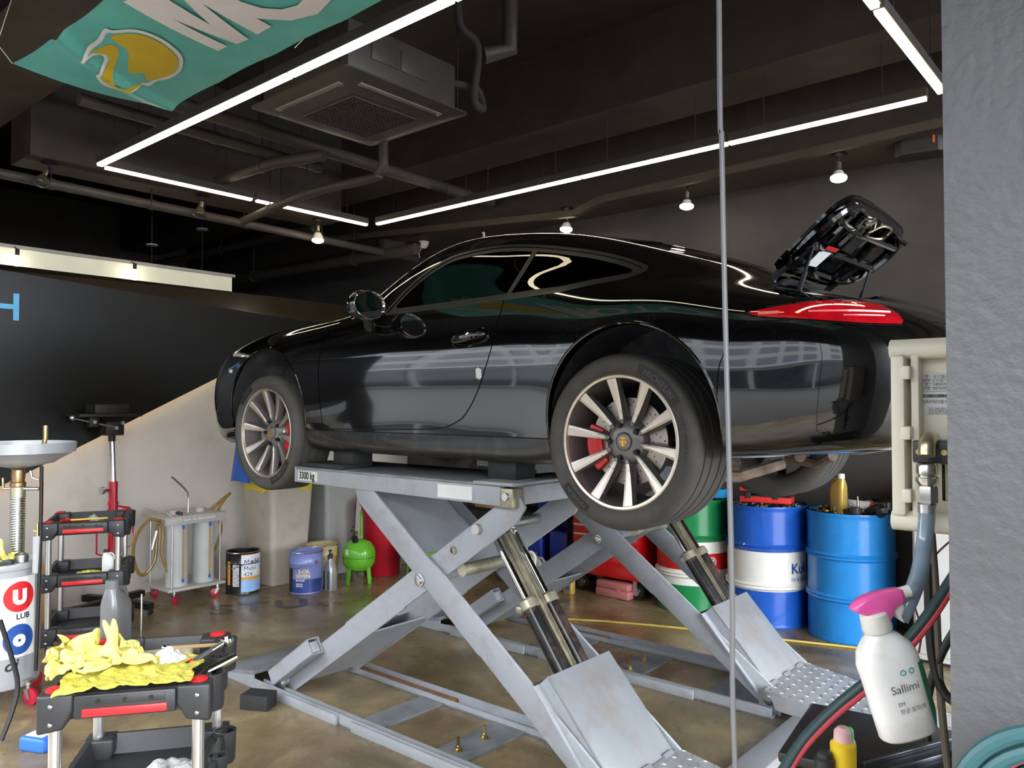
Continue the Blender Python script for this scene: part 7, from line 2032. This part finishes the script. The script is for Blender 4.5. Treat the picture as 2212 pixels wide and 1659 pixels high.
# ---------------------------------------------------------------- right side: air box on the pillar, hoses, spray bottle
FY = 1.75
M_CREAM = pm('cream_plastic', (.74, .70, .56), .4, var=.04, stain=(.5, .42, .28), stain_amt=.35, stain_scale=6)
def bx(px, py): return at(px, py, Y=FY)
tl_, br_ = bx(1916, 742), bx(1924, 1138)
x0, zt, zb = tl_.x, tl_.z, br_.z
t = thing('air_service_box', 'cream plastic air supply box with printed label fixed to the grey pillar', 'control box', (x0 + .12, FY + .1, zb), 0, w=True)
b = MB(); b.bb((x0 + .03, FY + .05, zb + .01), (-.246, FY + .24, zt - .01)); b.build('back_shell', M_CREAM, t, bevel=.006)
b = MB(); b.bb((x0 + .005, FY, zb + .025), (x0 + .032, FY + .12, zt - .025)); b.build('left_door_edge', M_CREAM, t, bevel=.006)
b = MB(); b.bb((x0 + .040, FY + .015, zb + .02), (x0 + .056, FY + .07, zt - .02)); b.build('inner_frame', M_CREAM, t, bevel=.004)
for z in (zt - .012, zb + .012):
    b = MB(); b.cyl((x0, FY + .03, z), (-.247, FY + .03, z), .021, 18); b.build('rounded_edge_bar', M_CREAM, t)
for py in (805, 935, 1070):
    z = bx(1945, py).z; b = MB(); b.bb((x0 + .026, FY - .006, z - .014), (x0 + .044, FY + .02, z + .014)); b.build('hinge', M_CREAM, t, bevel=.004)
LB0, LB1 = at(1974, 806, Y=FY + .05), at(2060, 895, Y=FY + .05)
b = MB(); b.bb((LB0.x, FY + .048, LB1.z), (-.25, FY + .05, LB0.z)); lab_ = b.build('data_label', pm('silver_label', (.66, .65, .63), .4, var=.03), t)
def ltx(s_, px, py, size, bold=0.0): 
    q = at(px, py, Y=FY + .047); text_obj('label_text', s_, size, pm('grey_ink', (.10, .10, .11), .5), lab_, M=frame(q, (1, 0, 0), (0, 0, 1)), bold=bold)
k_ = 1.05 / 1000
for s_, px, py, sz in (('품  명', 1983, 817, 8), ('공기돌이', 2015, 817, 8), ('모델명', 1983, 826, 8), ('k-110', 2015, 826, 8), ('번  호', 1983, 834, 8), ('1409198', 2015, 834, 8), ('출고일', 1983, 842, 8), ('2014.09', 2015, 842, 8), ('JUNTECH', 1992, 871, 8.5), ('준테크', 2032, 871, 8), ('032-589-8772', 2006, 885, 6), ('010-5448-0362', 2006, 890, 6), ('010-9571-1300', 2006, 895, 6)):
    ltx(s_, px, py, sz * k_ * 1.0, .00008 if 'JUN' in s_ else 0)
b = MB(); rnd = random.Random(4)
q0 = at(1994, 855, Y=FY + .047); x = q0.x
for k in range(22):
    w = .0006 + .0014 * rnd.random(); b.bb((x, FY + .0472, q0.z - .003), (x + w, FY + .0478, q0.z + .003)); x += w + .0008
o = b.build('barcode_print', M_INK, lab_); o['kind'] = 'stuff'
for py in (821, 829.5, 838, 846, 859):
    q = at(1978, py, Y=FY + .047); b = MB(); b.bb((q.x, FY + .0472, q.z), (-.251, FY + .0478, q.z + .0005)); b.build('label_rule', MATS['grey_ink'], lab_)
bk = at(2018, 976, Y=FY + .02)
b = MB(); b.box((bk.x, FY + .03, bk.z), (.075, .05, .045)); b.build('manifold_block', M_DKP, t, bevel=.004)
for dx in (-.024, .022):
    b = MB(); b.cyl((bk.x + dx, FY + .004, bk.z), (bk.x + dx, FY - .0, bk.z), .006, 10); b.build('brass_screw', M_BRASS, t)
hx = at(2002, 1000, Y=FY - .03)
zA = [at(2002, py, Y=FY - .03).z for py in (958, 985, 1000, 1010, 1050, 1055, 1085, 1090)]
M_NICK = pm('nickel_fitting', (.62, .60, .54), .2, 1.0, var=.1)
b = MB(); b.tube(spline([(hx.x, FY + .02, zA[0] + .006), (hx.x, FY - .02, zA[0] + .004), (hx.x, FY - .03, zA[1])], 5), .0155, 16); b.build('elbow', pm('champagne_brass', (.50, .42, .28), .3, .9), t)
b = MB(); b.lathe([(.017, zA[2]), (.0195, zA[2] - .004), (.0195, zA[3] - .012), (.0165, zA[3] - .016), (.021, zA[3] - .02), (.021, zA[4] + .01), (.016, zA[4])], 24, c=(hx.x, FY - .03, 0)); b.build('quick_coupler', M_NICK, t)
b = MB(); b.lathe([(.018, zA[4]), (.0195, zA[5]), (.0195, zA[6]), (.015, zA[7])], 6, c=(hx.x, FY - .03, 0)); b.build('hex_nut', M_NICK, t, smooth=20)
zc_ = at(2000, 1098, Y=FY - .03).z
b = MB(); b.cyl((hx.x, FY - .03, zc_ + .008), (hx.x, FY - .03, zc_ - .008), .0175, 18); b.build('hose_clamp', M_STEEL, t)
b = MB(); b.cyl((hx.x + .032, FY + .03, zA[2]), (hx.x + .032, FY + .03, zA[6]), .018, 20); b.build('oiler_bowl', glassmat('clear_bowl', (.85, .86, .82)), t)
b = MB(); b.cyl((hx.x + .032, FY + .03, zA[2] + .008), (hx.x + .032, FY + .03, zA[2] - .004), .024, 20); b.build('oiler_cap', M_DKP, t)
b = MB(); b.box((hx.x + .038, FY + .012, zA[4]), (.010, .004, .03)); b.build('oil_sight_label', pm('yellow_plastic', (.7, .5, .03), .4), t)
HY = FY - .03
b = MB(); b.tube(spline([(hx.x, HY, zc_ + .005), at(2001, 1130, Y=HY), at(1996, 1180, Y=HY - .01), at(1985, 1240, D=1.515), at(1966, 1292, D=1.477), at(1944, 1338, D=1.472)], 8), .0155, 16)
tag(b.build('air_hose', pm('clear_blue_hose', (.20, .26, .32), .22, var=.15, scale=30, coat=.5)), 'thick translucent blue-grey hose hanging from the metal coupling', 'hose')
M_HG = pm('dark_green_hose', (.022, .045, .045), .45, var=.15)
M_HR = pm('hose_red_stripe', (.45, .05, .06), .5)
hp = [at(2110, 1170, Y=1.95), at(2050, 1262, Y=1.9), at(1990, 1350, Y=1.85), at(1900, 1450, Y=1.8), at(1800, 1533, Y=1.75), at(1735, 1600, Y=1.7), at(1690, 1670, Y=1.65)]
hs_ = thing('welding_hose', 'dark green twin hose with a red stripe running down from the pillar', 'hose', hp[3], 0, w=True)
b = MB(); b.tube(spline(hp, 8), .0125, 12); b.build('green_line', M_HG, hs_)
b = MB(); b.tube([p + Vector((.008, -.008, -.009)) for p in spline(hp, 8)], .006, 8); b.build('red_line', M_HR, hs_)
for pts, r_, m_, lab in (([(2012, 1150), (2020, 1260), (2026, 1400), (2034, 1530), (2050, 1680)], .0085, pm('brown_cable', (.10, .085, .065), .5), 'brown cable hanging straight down beside the pillar'),
                         ([(2006, 1215), (2008, 1330), (2015, 1420), (2035, 1490), (2066, 1520)], .011, M_RUBBER, 'black cable curving behind the spray bottle towards the pillar'),
                         ([(2075, 1340), (2035, 1410), (2010, 1480), (2000, 1560), (2004, 1600)], .009, M_RUBBER, 'black cable crossing behind the spray bottle neck'),
                         ([(2062, 1160), (2020, 1200), (1985, 1250), (1975, 1300), (1990, 1360), (1985, 1410)], .0022, pm('maroon_wire', (.10, .02, .02), .5), 'thin maroon wire dangling in front of the white cabinet')):
    b = MB(); b.tube(spline([at(x, y, Y=1.98) for x, y in pts], 8), r_, 10); tag(b.build('cable', m_), lab, 'cable')

# spray bottle, hung by its trigger
SD = 1.45
o0 = at(1963, 1586, D=SD)
upv = (at(1903, 1375, D=SD) - o0).normalized()
rtv = Vector((_rt.x, _rt.y, 0)); rtv = (rtv - upv * rtv.dot(upv)).normalized()
MS = frame(o0, rtv, upv)                          # local x = right, y = up along the bottle, z = towards the camera
k_ = SD / FPX
t = thing('spray_bottle', 'white spray bottle with a pink trigger head hanging from the blue-grey hose', 'spray bottle', o0, 0, w=True)
def ell(cx, hw, hd, y, n=28, p=2.6): return [MS @ Vector((cx + hw * math.copysign(abs(math.cos(2 * PI * i / n)) ** (2 / p), math.cos(2 * PI * i / n)), y, hd * math.copysign(abs(math.sin(2 * PI * i / n)) ** (2 / p), math.sin(2 * PI * i / n)))) for i in range(n)]
b = MB(); loop_stack(b, [ell(0, .045, .026, 0), ell(0, .052, .031, .006), ell(0, .053, .032, .05), ell(.0, .055, .033, .12), ell(-.001, .056, .033, .145), ell(-.002, .049, .031, .168), ell(-.002, .034, .025, .186), ell(-.002, .021, .020, .198, p=2), ell(-.002, .020, .019, .205, p=2)])
b.build('bottle_body', pm('grimy_white_plastic', (.80, .79, .76), .35, var=.04, stain=(.40, .34, .24), stain_amt=.5, stain_scale=9, sss=0), t, smooth=55)
b = MB(); loop_stack(b, [ell(-.002, .026, .024, .200, p=2), ell(-.002, .027, .025, .205, p=2), ell(-.002, .025, .024, .232, p=2), ell(-.002, .020, .020, .236, p=2)]); b.build('screw_collar', pm('pale_collar_plastic', (.66, .63, .57), .4), t, smooth=40)
inv = MS.inverted()
def sp_(px, py): 
    v = inv @ at(px, py, D=SD); return (v.x, v.y)
M_PINK = pm('pink_plastic', (.72, .10, .34), .3, var=.06, coat=.3)
prof = spline([(a, c, 0) for a, c in [sp_(*q) for q in ((1838, 1316), (1858, 1292), (1895, 1278), (1925, 1272), (1945, 1272), (1950, 1294), (1935, 1304), (1925, 1318), (1921, 1334), (1905, 1342), (1888, 1348), (1880, 1355), (1876, 1338), (1862, 1326))]], 4, True)
b = MB(); n = len(prof); loops = []
cx = sum(p.x for p in prof) / n; cy = sum(p.y for p in prof) / n
for z, s_ in ((-.015, .82), (-.0135, .92), (-.009, 1), (.009, 1), (.0135, .92), (.015, .82)): loops.append([MS @ Vector((cx + (p.x - cx) * s_, cy + (p.y - cy) * s_, z)) for p in prof])
loop_stack(b, loops); b.build('trigger_head', M_PINK, t, smooth=50)
a_, c_ = sp_(1940, 1283), sp_(1964, 1276); b = MB(); b.cyl(MS @ Vector((a_[0], a_[1], 0)), MS @ Vector((c_[0], c_[1], 0)), .011, 14); b.build('nozzle', MATS['pale_collar_plastic'], t)
q = [sp_(*p_) for p_ in ((1922, 1306), (1946, 1296), (1950, 1312), (1944, 1330), (1952, 1345), (1940, 1338), (1930, 1320))]
b = MB(); b.prism([MS @ Vector((a, c, -.006)) for a, c in q], (0, 0, 0), (MS.to_3x3() @ Vector((0, 0, .012)))); b.build('trigger', pm('frosted_plastic', (.66, .64, .60), .3), t, bevel=.001)
def front(y): return .034
def sx(v): return MS @ Vector((v.x, v.y, .0335 * (1 - min(1, abs(v.x) / .057) ** 3.2) ** .4 + .0012))
for s_, x, y, sz, m_ in (('Sallimi', -.022, .094, .021, 'grey_ink'), ('EM', -.016, .071, .010, 'grey_ink'), ('항균 탈취제', -.016, .057, .010, 'grey_ink')):
    text_obj('label_text', s_, sz, MATS[m_], t, fn=lambda v, x=x, y=y: sx(Vector((v.x + x, v.y + y, 0))))
b = MB(); b.grid(lambda u, v: sx(Vector((.040 + .0165 * u * min(1, v * 3 + .1), .012 + .125 * v, 0))), 6, 16); b.build('green_stripe', pm('green_label', (.02, .16, .08), .4, var=.3, scale=30), t)
for x in (.008, .024):
    b = MB(); e = MB(); e.lathe([(.0035, 0), (.0055, 0)], 16); b.add([sx(Vector((v[0] + x, v[1] + .128, 0))) for v in e.v], e.f); b.build('round_mark', pm('teal_mark', (.03, .28, .32), .4), t)

# hanging cable through the picture
pts = [at(x_, y_, Y=1.25) for x_, y_ in ((1551, -330), (1553, 0), (1559, 310), (1566, 650), (1575, 1000), (1582, 1300), (1588, 1659))]
pts = [Vector((pts[0].x, 1.25, 4.34))] + pts[1:] + [Vector((pts[-1].x + .03, 1.27, .25)), Vector((pts[-1].x + .12, 1.28, .01)), Vector((pts[-1].x + .3, 1.15, .01))]
b = MB(); b.tube(spline(pts, 8), .0046, 10); tag(b.build('hanging_cable', pm('grey_white_cable', (.13, .13, .133), .35, var=.08)), 'long pale grey cable hanging from the ceiling in front of the car', 'cable')

# coil of green hose on the pillar face
t = thing('hose_coil', 'coil of teal green hose hung on the face of the grey pillar', 'hose', at(2345, 1800, Y=1.12), 0, w=True)
c = at(2345, 1800, Y=1.15)
for k in range(6):
    b = MB(); rr_ = .128 - .017 * (k % 4); b.torus((0, 0, 0), rr_, .0098, 48, 10, M=Matrix.Translation(c + Vector((.004 * k - .006 * (k % 2), -.045 + .013 * k, -.006 * k))) @ Matrix.Rotation(R(90 + 3 * (k % 3)), 4, 'X') @ Matrix.Rotation(R(4 * (k % 2)), 4, 'Y')); b.build('hose_loop', pm('teal_hose', (.03, .10, .11), .45, var=.12), t)
for k in (1, 3):
    b = MB(); rr_ = .124 - .017 * (k % 4); b.torus((0, 0, 0), rr_, .0035, 48, 6, M=Matrix.Translation(c + Vector((.004 * k, -.056 + .013 * k, -.006 * k))) @ Matrix.Rotation(R(90), 4, 'X')); b.build('red_stripe', M_HR, t)
b = MB(); b.cyl(c + Vector((0, .06, .08)), c + Vector((0, -.07, .085)), .010, 10); b.build('hook', M_BLKM, t)

# black stand with odds and ends below the spray bottle
BC = at(1905, 1640, Z=.74)
t = thing('work_stand', 'black work stand with two steel rails below the spray bottle', 'stand', (BC.x, BC.y, 0), R(8))
b = MB(); b.box((.05, .08, .735), (.56, .40, .03)); b.build('top_board', pm('black_board', (.022, .021, .02), .35, var=.2, stain=(.05, .045, .04), stain_amt=.4), t, bevel=.01)
for x in (.02, .08):
    b = MB(); b.box((x + .04, .05, .756), (.012, .34, .014), rz=R(-32)); b.build('rail', pm('dull_rail', (.12, .13, .14), .3, .8), t, bevel=.003)
for x in (-.19, .29):
    for y in (-.09, .25):
        b = MB(); b.cyl((x, y, 0), (x, y, .72), .018, 12); b.build('leg', M_BLKM, t)
b = MB(); b.box((.20, .10, .765), (.05, .05, .03)); b.cyl((.20, .10, .76), (.20, .10, .81), .012, 10); b.build('clamp', M_STEEL, t, bevel=.004)
for px, py, r_, h_, m1, m2, lab in ((1822, 1665, .030, .10, pm('yellow_can', (.75, .50, .02), .4), pm('pale_pink_cap', (.70, .42, .42), .4), 'yellow bottle with a pale pink cap on the black stand'), (1782, 1668, .024, .05, M_DKP, M_DKP, 'short black capped bottle on the black stand'), (1836, 1650, .014, .085, pm('clear_green', (.3, .5, .3), .3), pm('neon_green_cap', (.05, .65, .12), .35), 'slim bottle with a bright green cap on the black stand')):
    q = at(px, py, Z=.75)
    u = thing('small_bottle', lab, 'bottle', (q.x, q.y, .75), 0)
    b = MB(); b.lathe([(.001, 0), (r_, 0), (r_, h_ * .65), (r_ * .5, h_ * .8)], 20); b.build('body', m1, u)
    b = MB(); b.lathe([(r_ * .75, h_ * .68), (r_ * .7, h_ * .95), (r_ * .4, h_ * 1.05), (.001, h_ * 1.06)], 16); b.build('cap', m2, u)
